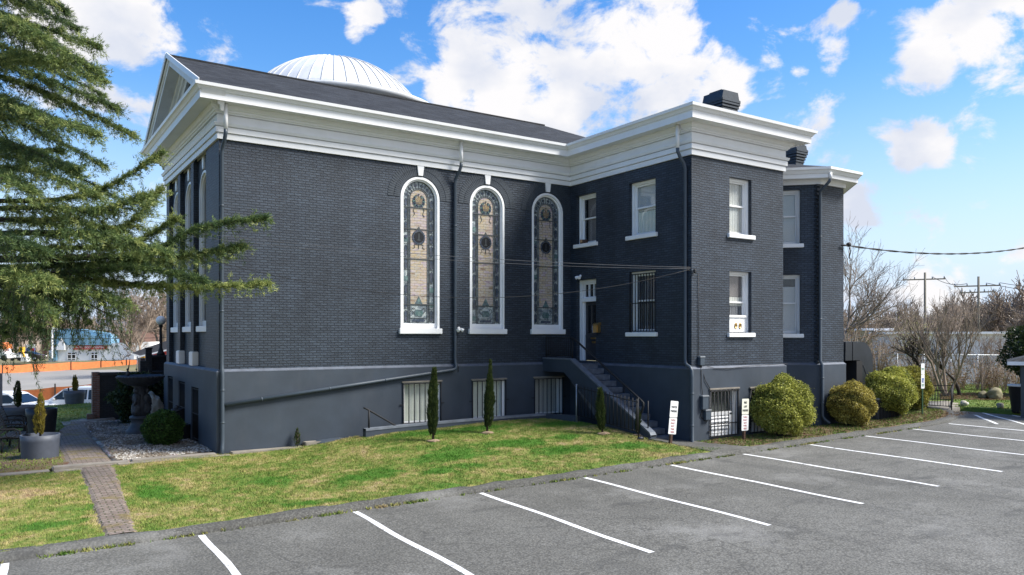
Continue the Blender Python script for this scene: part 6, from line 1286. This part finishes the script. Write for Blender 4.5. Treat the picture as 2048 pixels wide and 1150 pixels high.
# chain-link fence
t = thing('chain_link_fence', 'grey chain-link fence behind the brambles in front of the long white building', 'fence', at(1880,770,45)); m = MB(); zt_ = at(1850,709,45).z; A_ = at(1690,709,46); B_ = at(2120,713,44.5); A_.z = zt_; B_.z = zt_-.05; m.tube([A_,B_], .03, 6); posts = MB(); n = 9
mk('top_rail', m, m_galv, t)
for k in range(n): q = A_.lerp(B_,k/(n-1)); m = MB(); m.tube([(q.x,q.y,q.z-2.2),(q.x,q.y,q.z+.05)], .03, 6); mk('post', m, m_galv, t)
m = MB(); ln = (B_-A_).length; du = (B_-A_).normalized(); k = 0
for k in range(int(ln/.16)):
    for s in (-1, 1):
        u0 = k*.16; u1 = u0+s*1.1
        a_ = A_+du*u0; b_ = A_+du*max(0,min(ln,u1)); zz = abs(max(0,min(ln,u1))-u0)
        m.bar(a_-Vector((0,0,.02)), (b_.x,b_.y,b_.z-.02-zz*1.6), .012)
mk('mesh', m, m_galv, t)
# long white building and its lower neighbour
def slab(name, label, cat, px0, px1, pyt, pyb, d0, d1, depth, wallm, roofm, over=.4):
    a = at(px0,pyt,d0); b = at(px1,pyt,d1); zt_ = (a.z+b.z)/2; zb_ = min(at(px0,pyb,d0).z, at(px1,pyb,d1).z); t = thing(name, label, cat, ((a.x+b.x)/2,(a.y+b.y)/2,zb_)); u = Vector((b.x-a.x,b.y-a.y,0)); ln = u.length; u.normalize(); nb = Vector((-u.y,u.x,0))
    def f(s, q, z): p_ = Vector((a.x,a.y,0))+u*s+nb*q; return (p_.x,p_.y,z)
    m = MB(); m.add([f(0,0,zb_),f(ln,0,zb_),f(ln,depth,zb_),f(0,depth,zb_),f(0,0,zt_),f(ln,0,zt_),f(ln,depth,zt_),f(0,depth,zt_)], [(0,3,2,1),(4,5,6,7),(0,1,5,4),(1,2,6,5),(2,3,7,6),(3,0,4,7)]); mk('wall', m, wallm, t)
    m = MB(); m.add([f(-over,-over,zt_),f(ln+over,-over,zt_),f(ln+over,depth+over,zt_),f(-over,depth+over,zt_),f(-over,-over,zt_+.18),f(ln+over,-over,zt_+.18),f(ln+over,depth+over,zt_+.18),f(-over,depth+over,zt_+.18)], [(0,3,2,1),(4,5,6,7),(0,1,5,4),(1,2,6,5),(2,3,7,6),(3,0,4,7)]); mk('roof_edge', m, roofm, t); return t, f, ln, zt_, zb_
def metal_mat():
    a = M('ribbed_white_metal'); w_ = a.n('ShaderNodeTexWave'); w_.inputs['Scale'].default_value = 1.6; a.l(a.uv, w_.inputs['Vector']); n = a.noise(.5,5)
    a.base(a.mix(1.0, a.ramp(n,[(.3,(.60,.61,.63)),(.7,(.76,.77,.79))]), a.ramp(w_.outputs[0],[(.0,.88),(.3,1)]), 'MULTIPLY')).rough(.6).bump(w_.outputs[0],.4,.03); return a.m
m_metal = metal_mat()
t, f, ln, zt_, zb_ = slab('warehouse', 'long low white metal warehouse behind the chain-link fence', 'warehouse', 1780, 2150, 668, 800, 60, 58, 14, m_metal, m_shopw)
t2, f, ln, zt_, zb_ = slab('warehouse', 'cream brick building with a white roof edge left of the long white warehouse', 'building', 1640, 1776, 661, 800, 66, 64, 16, paint('cream_wall', (.45,.40,.28), .8, .2, .6, .2), m_shopw)
m = MB(); m.box(*f(ln*.80,-.6,zb_)[:2], zb_, *f(ln*.86,-.1,zb_)[:2], zt_+.1); mk('pier', m, m_shopw, t2)
# utility poles
def upole(label, px, pyt, d, hgt_extra=.0, r=.17, arms=((.25,1.25),), white=False, seed=0):
    p = at(px, pyt, d); zb_ = float(lotz(p.x)+farz(p.x,p.y))-.4; t = thing('utility_pole', label, 'utility pole', (p.x,p.y,zb_), 'utility poles behind the white warehouse'); m = MB(); m.tube([(p.x,p.y,zb_),(p.x,p.y,p.z)], [r,r*.72], 8); mk('pole', m, m_pole, t); ends = []
    for (dz, hw) in arms:
        a = p+RT*hw*-1-Vector((0,0,dz+.12)); b = p+RT*hw*.9-Vector((0,0,dz-.02)); m = MB(); m.bar(a,b,.14); ar = mk('crossarm', m, m_pole if not white else m_sign, t)
        m = MB()
        for q in (.02,.28,.70,.98): c = a.lerp(b,q); m.lathe([(.06,0),(.08,.1),(.05,.16),(.07,.22),(.03,.28)], (c.x,c.y,c.z+.06), 8); ends.append(c+Vector((0,0,.3)))
        mk('insulators', m, m_galv, ar)
    return t, ends, p
_, e1, p1 = upole('tall utility pole with one crossarm rising behind the bare trees, nearer the bay', 1850, 545, 90, arms=((.75,2.6),))
_, e2, p2 = upole('tall utility pole with two crossarms standing right of the vine-covered tree', 1957, 553, 86, arms=((1.0,2.7),(1.7,2.0)))
upole('small distant pole with a white crossarm and transformer by the dark evergreen', 2015, 632, 150, arms=((1.0,3.0),), white=True)
q = at(2018,650,149.5); t = thing('transformer', 'white cylindrical transformer hanging on the small distant pole', 'transformer', q); m = MB(); m.lathe([(.4,-.9),(.45,-.8),(.45,.7),(.3,.85)], q, 12); mk('tank', m, m_sign, t); m = MB(); m.bar(q+Vector((-.6,0,.3)), q+Vector((0,0,.3)), .15); mk('bracket', m, m_galv, t)
for i, (a, b, sg_) in enumerate(((e1[3], e2[0], .4), (e1[2], e2[1], .45), (e2[3], at(2300,572,80), .6), (e2[2], at(2300,585,80), .7), (p2-Vector((0,0,2.4)), at(2300,690,60), .4), (p2-Vector((0,0,4)), at(2005,672,86), 1.4))):
    tag(mk('power_line', MB().tube(hang(a,b,sg_,14), .03, 4), m_cable), ('thin power line between the two tall utility poles, upper of the pair','thin power line between the two tall utility poles, lower of the pair','upper power line leaving the right-hand utility pole to the right','lower power line leaving the right-hand utility pole to the right','guy wire slanting down to the right from the right-hand utility pole','slack pale line drooping from the right-hand pole to the warehouse roof')[i], 'power line')
for i, (ya, yb) in enumerate(((402,432),(409,441),(418,448))):
    tag(mk('power_line', MB().tube(hang(at(100,ya-14,60), at(560,yb+24,75), .4), .018, 4), m_cable), ('highest','middle','lowest')[i]+' of the three far wires seen between the cedar and the church front', 'power line')
for i, (ya, yb) in enumerate(((650,656),(668,672))):
    tag(mk('power_line', MB().tube(hang(at(-100,ya,104), at(400,yb,108), .5), .035, 4), m_cable), ('upper','lower')[i]+' dark roadside wire in front of the white shop', 'power line')
# ------------------------------------------------------------------ the cedar
def needles(Pt, Dr, n, ln, wd, g, spread=.75, up=.25):
    """n thin needles from each point of a twig, leaning along the twig"""
    m = len(Pt); P = np.repeat(Pt, n, 0) + g.normal(0, .022, (m*n,3)); D = np.repeat(Dr, n, 0)
    v = D + g.normal(0, spread, (m*n,3)); v[:,2] += up; v /= np.linalg.norm(v,axis=1)[:,None]
    s = np.cross(v, g.normal(0,1,(m*n,3))); s /= np.linalg.norm(s,axis=1)[:,None]+1e-9
    l = ln*g.uniform(.6,1.35,m*n)[:,None]; w_ = wd*g.uniform(.7,1.3,m*n)[:,None]
    return np.stack([P-s*w_, P+s*w_, P+v*l], 1)
def build_cedar():
    g = np.random.default_rng(21); tb = at(-95, 900, 17.2); tx, ty = tb.x, tb.y; z0 = gnd(tx, ty); top = 14.5
    t = thing('cedar_tree', 'large dark green cedar with layered drooping boughs at the left of the church', 'tree', (tx,ty,z0))
    m = MB(); m.tube([(tx,ty,z0-.2),(tx+.05,ty,z0+.3),(tx+.05,ty+.02,3),(tx,ty,7),(tx-.03,ty,11),(tx,ty,top)], [.52,.40,.33,.24,.12,.02], 12); mk('trunk', m, m_bark, t)
    limbs = []
    def limb(path, ln=None, droop=1.0, dens=1.0, hang_=.5): limbs.append((path, droop, dens, hang_))
    def from_trunk(z): return Vector((tx, ty, z))
    # boughs seen against the sky and the church: (start row, via points, tip) laid out in the tree's own volume
    spec = [(-150,[(10,-70,16.5)],(90,-20,16.0),.4),(-90,[(20,-40,17)],(128,20,17.2),.45),(-60,[(40,0,18)],(150,55,18.6),.4),(-10,[(40,40,17.3)],(196,92,17.5),.5),(30,[(60,70,16.2)],(190,140,15.8),.45),
      (60,[(60,110,18)],(205,160,18.6),.45),(100,[(70,150,17)],(232,215,17.2),.5),(120,[(90,185,17.4)],(263,268,17.7),.5),(150,[(40,215,16)],(190,265,15.3),.5),(200,[(50,250,18.4)],(205,330,19.3),.5),
      (250,[(30,290,16.4)],(150,340,15.6),.5),(330,[(60,340,17)],(190,390,16.5),.5),(400,[(100,400,17.5),(215,372,17.7)],(322,306,18.0),.35),(420,[(80,415,16.5),(190,420,16.2)],(285,392,16.2),.45),
      (440,[(120,440,17.4),(240,455,17.5)],(318,382,17.6),.3),(470,[(100,465,16.2),(210,470,15.9)],(330,505,15.8),.6),(500,[(120,495,17.2),(250,490,17.3)],(352,438,17.4),.35),
      (520,[(150,515,17.0),(290,505,17.0),(400,455,17.0)],(528,436,17.2),.35),(540,[(150,530,17.4),(310,520,17.3)],(480,492,17.3),.5),(560,[(140,545,16.6),(280,535,16.6)],(404,560,16.5),.35),
      (575,[(120,560,17),(260,568,17),(390,574,17.1)],(532,566,17.3),.2),(585,[(60,565,16),(160,572,15.8)],(250,600,15.6),1.2),(590,[(90,580,17.6),(190,590,17.8)],(238,610,18),1.2),
      (600,[(20,585,15.5)],(95,625,15.0),1.1),(600,[(40,590,18.2)],(130,620,18.8),1.1),(600,[(-40,598,15.6)],(48,640,15.3),1.5),(612,[(-60,612,16.4)],(18,668,16),1.5),(588,[(70,588,16.6),(140,592,16.6)],(222,632,16.5),1.3),(596,[(40,585,17.8),(110,592,17.9)],(175,640,18),1.3),(606,[(-30,605,17.4)],(85,660,17.6),1.4),(610,[(-20,600,17)],(60,645,16.8),1.0),(540,[(0,535,15.2)],(90,560,14.6),.8),(480,[(-10,470,15.2)],(80,500,14.8),.7),
      (350,[(-20,345,15.6)],(60,380,15.0),.6),(210,[(0,215,18.5)],(100,255,19.5),.5),(300,[(0,300,17.5)],(120,300,17.8),.5),(445,[(0,440,18.5)],(120,450,19.4),.6),(20,[(0,30,16)],(80,70,15.4),.5),(100,[(0,110,16.4)],(110,120,15.6),.5),(-40,[(0,-10,18)],(70,20,19),.5)]
    for (ys, via, tip, hg) in spec:
        st_ = from_trunk(at(-95, ys, 17.2).z); limb([st_]+[at(*q) for q in via]+[at(*tip)], 1, 1, 1, hg)
    for k in range(30):                                  # the boughs all round that the photo shows only the edge of
        z = 1.6 + (top-2.2)*k/30; a = k*2.399; ln = (1-(z-1)/(top+.5))*6.2+.5; d = Vector((math.cos(a), math.sin(a), 0))
        if d.dot(RT) > .15 and z < 4.6: continue
        if d.dot(RT) > .35 and z < 12: ln *= .7
        st_ = from_trunk(z); limb([st_, st_+d*ln*.5+Vector((0,0,.25)), st_+d*ln+Vector((0,0,-.25-.03*ln))], 1, 1, .62, .6)
    B = MB(); T = []; A = []
    def bez(path, n):
        pts = [Vector(p) for p in path]; out_ = []
        for i in range(n+1):
            t_ = i/n*(len(pts)-1); k = min(int(t_), len(pts)-2); f = t_-k
            p0 = pts[max(k-1,0)]; p1 = pts[k]; p2 = pts[k+1]; p3 = pts[min(k+2,len(pts)-1)]
            out_.append(.5*((2*p1)+(p2-p0)*f+(2*p0-5*p1+4*p2-p3)*f*f+(3*p1-p0-3*p2+p3)*f**3))
        return out_
    for (path, droop, dens, hg) in limbs:
        ln = sum((Vector(b)-Vector(a)).length for a, b in zip(path[:-1], path[1:])); n = max(10, int(ln*7)); c = bez(path, n)
        B.tube(c, [.075*(1-i/n)**.9*(ln/6)+.008 for i in range(n+1)], 6); ltint = g.normal(0,.11)
        for i in range(1, n+1):
            t_ = i/n
            if t_ < .16: continue
            d = (c[i]-c[i-1]).normalized(); side = d.cross(Vector((0,0,1))).normalized()
            for rep in range(2 if dens > .8 else 1):
              for s in (-1, 1):
                if hg >= 1 and g.random() < .55: continue
                L1 = (.25+.85*math.sin(math.pi*min(1,t_*.80+.16)))*g.uniform(.5,1.1)*(.36+ln/13)
                if t_ > .93: L1 *= .6
                if hg in (.35,.2): L1 *= .55
                v = (side*s*g.uniform(.35,1.0)+d*g.uniform(.45,1.1)+Vector((0,0,g.uniform(-.25,.28)))).normalized()
                ns = max(4, int(L1/.085)); P = np.empty((ns,3)); D = np.empty((ns,3)); p = Vector(c[i]); w_ = Vector(v); dr = g.uniform(.06,.22)*(1 + 1.4*hg*(rep == 1))
                for q in range(ns):
                    P[q] = p; D[q] = w_; p = p + w_*(L1/ns); w_ = (w_+Vector((0,0,-dr*(.35+q/ns)))).normalized()
                if ns > 5: B.tube([P[0], P[ns//2], P[-1]], [.011,.007,.003], 3, False)
                nn = 11; T.append(needles(P, D, nn, .085, .0075, g, .5, .2)); tt = np.linspace(0,1,ns)
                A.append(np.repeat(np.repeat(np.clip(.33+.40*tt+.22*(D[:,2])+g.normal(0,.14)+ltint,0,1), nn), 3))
                for q in range(1, ns, 2):                 # side shoots
                    wv = (Vector(D[q])*.8 + Vector(g.normal(0,.6,3)) + Vector((0,0,-.22*hg-.05))).normalized(); l2 = g.uniform(.10,.34)*(1-.35*q/ns); k2 = max(2,int(l2/.07)); tt2 = np.linspace(.1,1,k2)[:,None]
                    P2 = P[q]+np.array(wv)*l2*tt2 + np.array([0,0,-.22*l2])*tt2**2; D2 = np.repeat(np.array(wv)[None,:],k2,0)
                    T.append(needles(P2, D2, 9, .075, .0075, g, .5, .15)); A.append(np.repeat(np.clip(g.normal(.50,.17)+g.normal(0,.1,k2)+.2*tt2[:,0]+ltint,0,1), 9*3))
            if hg > .65 and i % (2 if hg > 1.05 else 3) == 0 and t_ > .3:       # weeping tassels under the low boughs
                for rep in range(int(1+hg*1.3)):
                    l3 = g.uniform(.25,.95)*hg; k3 = max(4,int(l3/.075)); p = np.array(c[i])+g.normal(0,.18,3); u = np.linspace(0,1,k3)[:,None]; dr_ = np.array([g.normal(0,.22),g.normal(0,.22),-1])
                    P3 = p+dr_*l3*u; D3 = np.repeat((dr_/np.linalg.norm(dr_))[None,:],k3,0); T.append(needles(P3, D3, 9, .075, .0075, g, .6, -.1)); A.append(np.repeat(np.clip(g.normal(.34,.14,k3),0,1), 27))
                    B.tube([P3[0],P3[-1]], [.006,.003], 3, False)
    T = np.concatenate(T); A = np.concatenate(A); print('cedar needles', len(T))
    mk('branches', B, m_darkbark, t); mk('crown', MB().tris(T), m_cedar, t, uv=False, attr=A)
build_cedar()

# ------------------------------------------------------------------ bare trees
def bare(seed, h, levels=4, kids=(5,5,4,4), spread=.62, r0=.10, lean=(0,0,0), trunk=.28, upb=.25, jit=.22, sides=(8,6,4,3,3), stems=1, minr=.006, lenf=.62):
    rr = random.Random(seed); m = MB()
    def grow(p, d, ln, r, lv):
        n = 4 if lv < 2 else 3; pts = [p.copy()]; v = d.copy(); q = p.copy()
        for i in range(n):
            v = (v+Vector((rr.gauss(0,jit),rr.gauss(0,jit),rr.gauss(0,jit)+upb*.25))).normalized(); q = q+v*ln/n; pts.append(q.copy())
        m.tube(pts, [max(minr, r*(1-.55*i/n)) for i in range(n+1)], sides[lv], False)
        if lv >= levels: return
        for k in range(kids[lv]):
            t = rr.uniform(.35,1) if lv else rr.uniform(trunk+.1,1); i = min(int(t*n),n-1); b = pts[i].lerp(pts[i+1], t*n-i)
            a = (pts[i+1]-pts[i]).normalized(); o = Vector((rr.gauss(0,1),rr.gauss(0,1),rr.gauss(0,.7))); o = (o-a*o.dot(a)).normalized()
            grow(b, (a*(1-spread*.55)+o*spread+Vector((0,0,upb))).normalized(), ln*lenf*rr.uniform(.65,1.2)*(1.15-.35*t), r*.52, lv+1)
        grow(pts[-1], (v+Vector((0,0,upb*.3))).normalized(), ln*.6, r*.45, lv+1)
    for s in range(stems):
        a = 6.283*s/max(1,stems)+seed; d = Vector((math.cos(a)*.45, math.sin(a)*.45, 1)) if stems > 1 else Vector((0,0,1)); d = (d+Vector(lean)).normalized()
        grow(Vector((0,0,-.1)), d, h*.45, r0, 0)
    return m
def place(m, p, s=1.0, rz=0, sz=None):
    c, sn = math.cos(rz), math.sin(rz); sz = sz or s; m.v = [(p[0]+(x*c-y*sn)*s, p[1]+(x*sn+y*c)*s, p[2]+z*sz) for x, y, z in m.v]; return m
def btree(name, label, p, m, mat, rz=0, group='bare winter trees beyond the church', s=1.0):
    t = thing(name, label, 'tree', p, group); place(m, p, s, rz); k = len(m.v)
    # the first tube of the mesh is the trunk
    tv = 8*5; tr = MB(); tr.add(m.v[:tv], [f for f, q in zip(m.f, m.sm) if max(f) < tv], True); br = MB(); br.v = m.v[tv:]; br.n = len(br.v); br.f = [tuple(i-tv for i in f) for f in m.f if min(f) >= tv]; br.sm = [True]*len(br.f)
    mk('trunk', tr, mat, t); mk('branches', br, mat, t); return t
p = at(1672, 760, 41); p.z = gnd(p.x,p.y)
btree('bare_tree', 'wide bare tree with spreading branches rising right behind the bay', p, bare(3, 10.5, 4, (8,6,4,4), .66, .10, (.18,-.12,0), .15, .22, .15, minr=.007), m_twigg)
p = at(1700, 760, 44); p.z = gnd(p.x,p.y)
btree('bare_tree', 'second bare tree with fine upswept twigs behind the duct', p, bare(8, 7.6, 4, (6,5,4,3), .7, .10, (.45,0,0), .1, .15, .18, minr=.007), m_twig)
p = at(1893, 800, 36.5); p.z = gnd(p.x,p.y)
btree('bare_tree', 'multi-stemmed bare tree standing in front of the chain-link fence', p, bare(5, 5.4, 4, (5,4,3,3), .5, .075, (0,0,0), .3, .35, .13, stems=4, minr=.006), m_twig)
p = at(1920, 800, 37); p.z = gnd(p.x,p.y)
btree('bare_tree', 'dark crooked bare tree close to the multi-stemmed one at the fence', p, bare(12, 4.2, 4, (4,4,3,3), .5, .09, (.1,0,0), .4, .35, .25, minr=.010), m_darkbark)
p = at(1842, 810, 37.5); p.z = gnd(p.x,p.y)
btree('bare_tree', 'small dark forked tree directly behind the disabled parking sign', p, bare(15, 3.8, 4, (4,4,3,2), .6, .08, (-.2,0,0), .35, .3, .28, minr=.010), m_darkbark)
p = at(1925, 780, 62); p.z = gnd(p.x,p.y)
btree('vine_tree', 'leaning vine-covered tree between the two tall utility poles', p, bare(22, 8.6, 4, (6,5,4,3), .5, .15, (-.40,0,0), .35, .18, .2, minr=.010), m_twig)
p = at(1760, 790, 47); p.z = gnd(p.x,p.y)
btree('bare_tree', 'low bushy bare tree with tangled twigs right of the duct', p, bare(27, 4.2, 4, (7,5,4,3), .85, .07, (0,0,0), .1, .1, .22, stems=2, minr=.007), m_twig)
p = at(1820, 790, 50); p.z = gnd(p.x,p.y)
btree('bare_tree', 'greenish thin tree with early leaves left of the multi-stemmed tree', p, bare(31, 5.2, 4, (6,5,4,3), .7, .07, (0,0,0), .15, .2, .18, stems=2, minr=.007), m_twigg)
p = at(1975, 790, 52); p.z = gnd(p.x,p.y)
btree('bare_tree', 'pale bare tree in front of the right-hand utility pole', p, bare(33, 5.0, 4, (6,5,4,3), .7, .07, (0,0,0), .15, .25, .18, stems=2, minr=.008), m_twig)
for i, (px, d, h, lb) in enumerate(((300,90,13,'tall bare tree beside the globe lamp'),(255,140,15,'bare tree behind the right end of the white shop'),(325,120,14,'bare tree half hidden by the church front'),(20,135,12,'bare tree at the far left edge of the photo'),(75,150,13,'bare tree left of the white shop'))):
    p = at(px, 720, d); p.z = gnd(p.x,p.y)-.5; btree('bare_tree', lb, p, bare(40+i, h, 4, (7,6,5,4), .65, .2, (0,0,0), .2, .3, .2, minr=.028), m_twig)
# early leaves on the greenish tree, ivy on the vine tree
def haze_leaves(name, label, c, rx, ry, rz, n, size, mat, seed):
    T, a = leafcloud(c, rx, ry, rz, n, size, seed, (.2,1.0), .3); t = thing(name, label, 'shrub', (c[0],c[1],c[2]-rz)); mk('foliage', MB().tris(T), mat, t, uv=False, attr=a)
    m = MB(); rr = random.Random(seed)
    for k in range(22): an = rr.uniform(0,6.28); e = rr.uniform(.2,.9); m.tube([(c[0]+rx*.2*math.cos(an),c[1]+ry*.2*math.sin(an),c[2]-rz),(c[0]+rx*.6*e*math.cos(an),c[1]+ry*.6*e*math.sin(an),c[2]-.1*rz),(c[0]+rx*e*math.cos(an),c[1]+ry*e*math.sin(an),c[2]+rz*rr.uniform(.2,.9))],[.03,.02,.008],4)
    mk('stems', m, m_twig, t); return t
p = at(1830,670,49); haze_leaves('budding_shrub', 'pale green budding shrub in front of the long white warehouse', p, 2.0,1.4,1.4, 900,.045, m_bushg, 51)
p = at(1700,690,40); haze_leaves('wild_shrub', 'tan dry shrub showing between the duct and the bay', p, 1.5,1.0,1.1, 900,.045, m_bramble, 52)
p = at(1755,720,42); haze_leaves('wild_shrub', 'brown tangled shrub behind the golden clipped bush', p, 1.3,1.0,1.1, 1100,.04, m_bramble, 53)
# evergreen at the right edge
p = at(2078,700,37); z = gnd(p.x,p.y); shrub('holly_tree', 'dense dark evergreen rising behind the shelter roof at the right edge', 'tree', (p.x,p.y,at(0,703,37).z), 1.45,1.2,1.45, 15000,.085, m_ever, 61, z, lump=.22, core=.8)
# brambles along the fence (nobody could count them)
g = np.random.default_rng(71); Tt = []; Aa = []; m = MB()
for k in range(46):
    px = g.uniform(1800,2060); d = g.uniform(38.5,43); q = at(px,780,d); q.z = gnd(q.x,q.y); hgt = g.uniform(.8,2.2)
    T, a = leafcloud((q.x,q.y,q.z+hgt*.42), g.uniform(.6,1.1), .6, hgt*.5, 150, .05, 100+k, (.3,1.0), .3); Tt.append(T); Aa.append(a)
    for s in range(8):
        an = g.uniform(0,6.28); l = g.uniform(.5,1.2); m.tube([q, q+Vector((math.cos(an)*l*.4,math.sin(an)*l*.4,hgt*.75)), q+Vector((math.cos(an)*l,math.sin(an)*l,hgt*g.uniform(.3,1.0)))],[.014,.011,.006],3,False)
o = mk('brambles', MB().tris(np.concatenate(Tt)), m_bramble, uv=False, attr=np.concatenate(Aa)); o['kind'] = 'stuff'
o = mk('bramble_stems', m, m_twig); o['kind'] = 'stuff'
Tt = []; Aa = []                                        # fallen leaves under the brambles
n = 5000; px = g.uniform(1880,2060,n); d = g.uniform(34.5,38.5,n); X_ = CAM.x+FW.x*d+RT.x*(px-1024)/F_PX*d; Y_ = CAM.y+FW.y*d+RT.y*(px-1024)/F_PX*d; Z_ = H(X_,Y_)+.03; P = np.stack([X_,Y_,Z_],1); v = g.normal(0,.05,(n,3)); u = g.normal(0,.05,(n,3)); v[:,2] *= .3; u[:,2] *= .3
o = mk('fallen_leaves', MB().tris(np.stack([P-v,P+v,P+u],1)), m_bramble, uv=False, attr=np.repeat(g.random(n)*.6,3)); o['kind'] = 'stuff'
n = 3500; X_ = g.uniform(12.3,25.5,n); Y_ = g.uniform(-7.2,-5.9,n); P = np.stack([X_,Y_,H(X_,Y_)+.02],1); v = g.normal(0,.028,(n,3)); u = g.normal(0,.028,(n,3)); v[:,2] *= .4; u[:,2] *= .4
o = mk('fallen_leaves', MB().tris(np.stack([P-v,P+v,P+u],1)), m_bramble, uv=False, attr=np.repeat(g.random(n)*.6,3)); o['kind'] = 'stuff'
n = 6500; X_ = g.uniform(-2.4,-.1,n); Y_ = .35+10*g.random(n)**1.4; P = np.stack([X_,Y_,H(X_,Y_)+.02],1); st_ = MB()   # stones of the gravel bed
oc = np.array([(1,0,0),(0,1,0),(-1,0,0),(0,-1,0),(0,0,1)]); Tt = []
s = g.uniform(.018,.042,n); R3 = g.normal(0,.25,(n,5,3)); V5 = P[:,None,:]+(oc[None]+R3)*s[:,None,None]*np.array([1,1,.7])
for (a, b) in ((0,1),(1,2),(2,3),(3,0)): Tt.append(np.stack([V5[:,a],V5[:,b],V5[:,4]],1))
T = np.concatenate(Tt); tn = np.clip(g.random(n)**1.5*(.55+.45*sstep(4.5, 1.5, P[:,1])+0*P[:,1]), 0, 1) if False else np.clip(g.random(n)**1.4*np.interp(P[:,1],[0,2,4,8],[1,.95,.7,.5])*np.where(np.sin(P[:,0]*3.1)*np.sin(P[:,1]*2.2)>.35,.35,1),0,1); o = mk('gravel', MB().tris(T), leaf_mat('gravel_stones', [(0,(.12,.09,.06)),(.4,(.34,.31,.27)),(1,(.66,.64,.60))], .8, 0), uv=False, attr=np.repeat(np.concatenate([tn]*4),3)); o['kind'] = 'stuff'
# the far wood: one mass
var = []
for s_ in range(4):
    b = bare(200+s_, 10, 3, (9,7,6,4), .62, .16, (0,0,0), .12, .35, .2, sides=(5,4,3,3,3), minr=.035); V = np.array(b.v); F4 = np.array([f for f in b.f if len(f) == 4]); var.append((V, F4))
def wood(spots, mat, seed):
    g = np.random.default_rng(seed); Vs = []; Fs = []; o_ = 0
    for (x, y, z, s) in spots:
        V, F4 = var[g.integers(0,4)]; a = g.uniform(0,6.28); c, sn = math.cos(a), math.sin(a); k = s*g.uniform(.8,1.2); kz = s*g.uniform(.85,1.2)
        Vs.append(np.stack([x+(V[:,0]*c-V[:,1]*sn)*k, y+(V[:,0]*sn+V[:,1]*c)*k, z+V[:,2]*kz],1)); Fs.append(F4+o_); o_ += len(V)
    V = np.concatenate(Vs); F4 = np.concatenate(Fs); me = bpy.data.meshes.new('far_wood'); me.vertices.add(len(V)); me.vertices.foreach_set('co', V.ravel()); me.loops.add(F4.size); me.loops.foreach_set('vertex_index', F4.ravel().astype(np.int32)); me.polygons.add(len(F4)); me.polygons.foreach_set('loop_start', np.arange(0,F4.size,4,dtype=np.int32)); me.update(calc_edges=True); me.materials.append(mat)
    o = bpy.data.objects.new('far_wood', me); COL.objects.link(o); o['kind'] = 'stuff'
g = np.random.default_rng(9); sp = []
for k in range(95):
    px = g.uniform(1640,2250); d = g.uniform(105,185); q = at(px,700,d); sp.append((q.x,q.y,-3.6,(.85+.4*g.random())*(1.0+.3*(px>1930))))
for k in range(60):
    px = g.uniform(-260,470); d = g.uniform(150,230); q = at(px,700,d); sp.append((q.x,q.y,-3.2,.85+.35*g.random()+.35*(px>262)))
wood(sp, m_twig, 3)
sp = []
for k in range(46): px = g.uniform(1690,2200); d = g.uniform(75,100); q = at(px,700,d); sp.append((q.x,q.y,-3.2,.42+.2*g.random()))
wood(sp, m_twig, 4)
m = MB()                                                # low dark undergrowth on the horizon under the bare crowns
for k in range(130):
    px = g.uniform(1500,2500) if k % 2 else g.uniform(-500,520); d = g.uniform(190,260); q = at(px,700,d); m.blob((q.x,q.y,-3), g.uniform(5,9), g.uniform(4,6), g.uniform(3.0,5.5), .4, 2, k)
o = mk('far_undergrowth', m, m_twigg); o['kind'] = 'stuff'
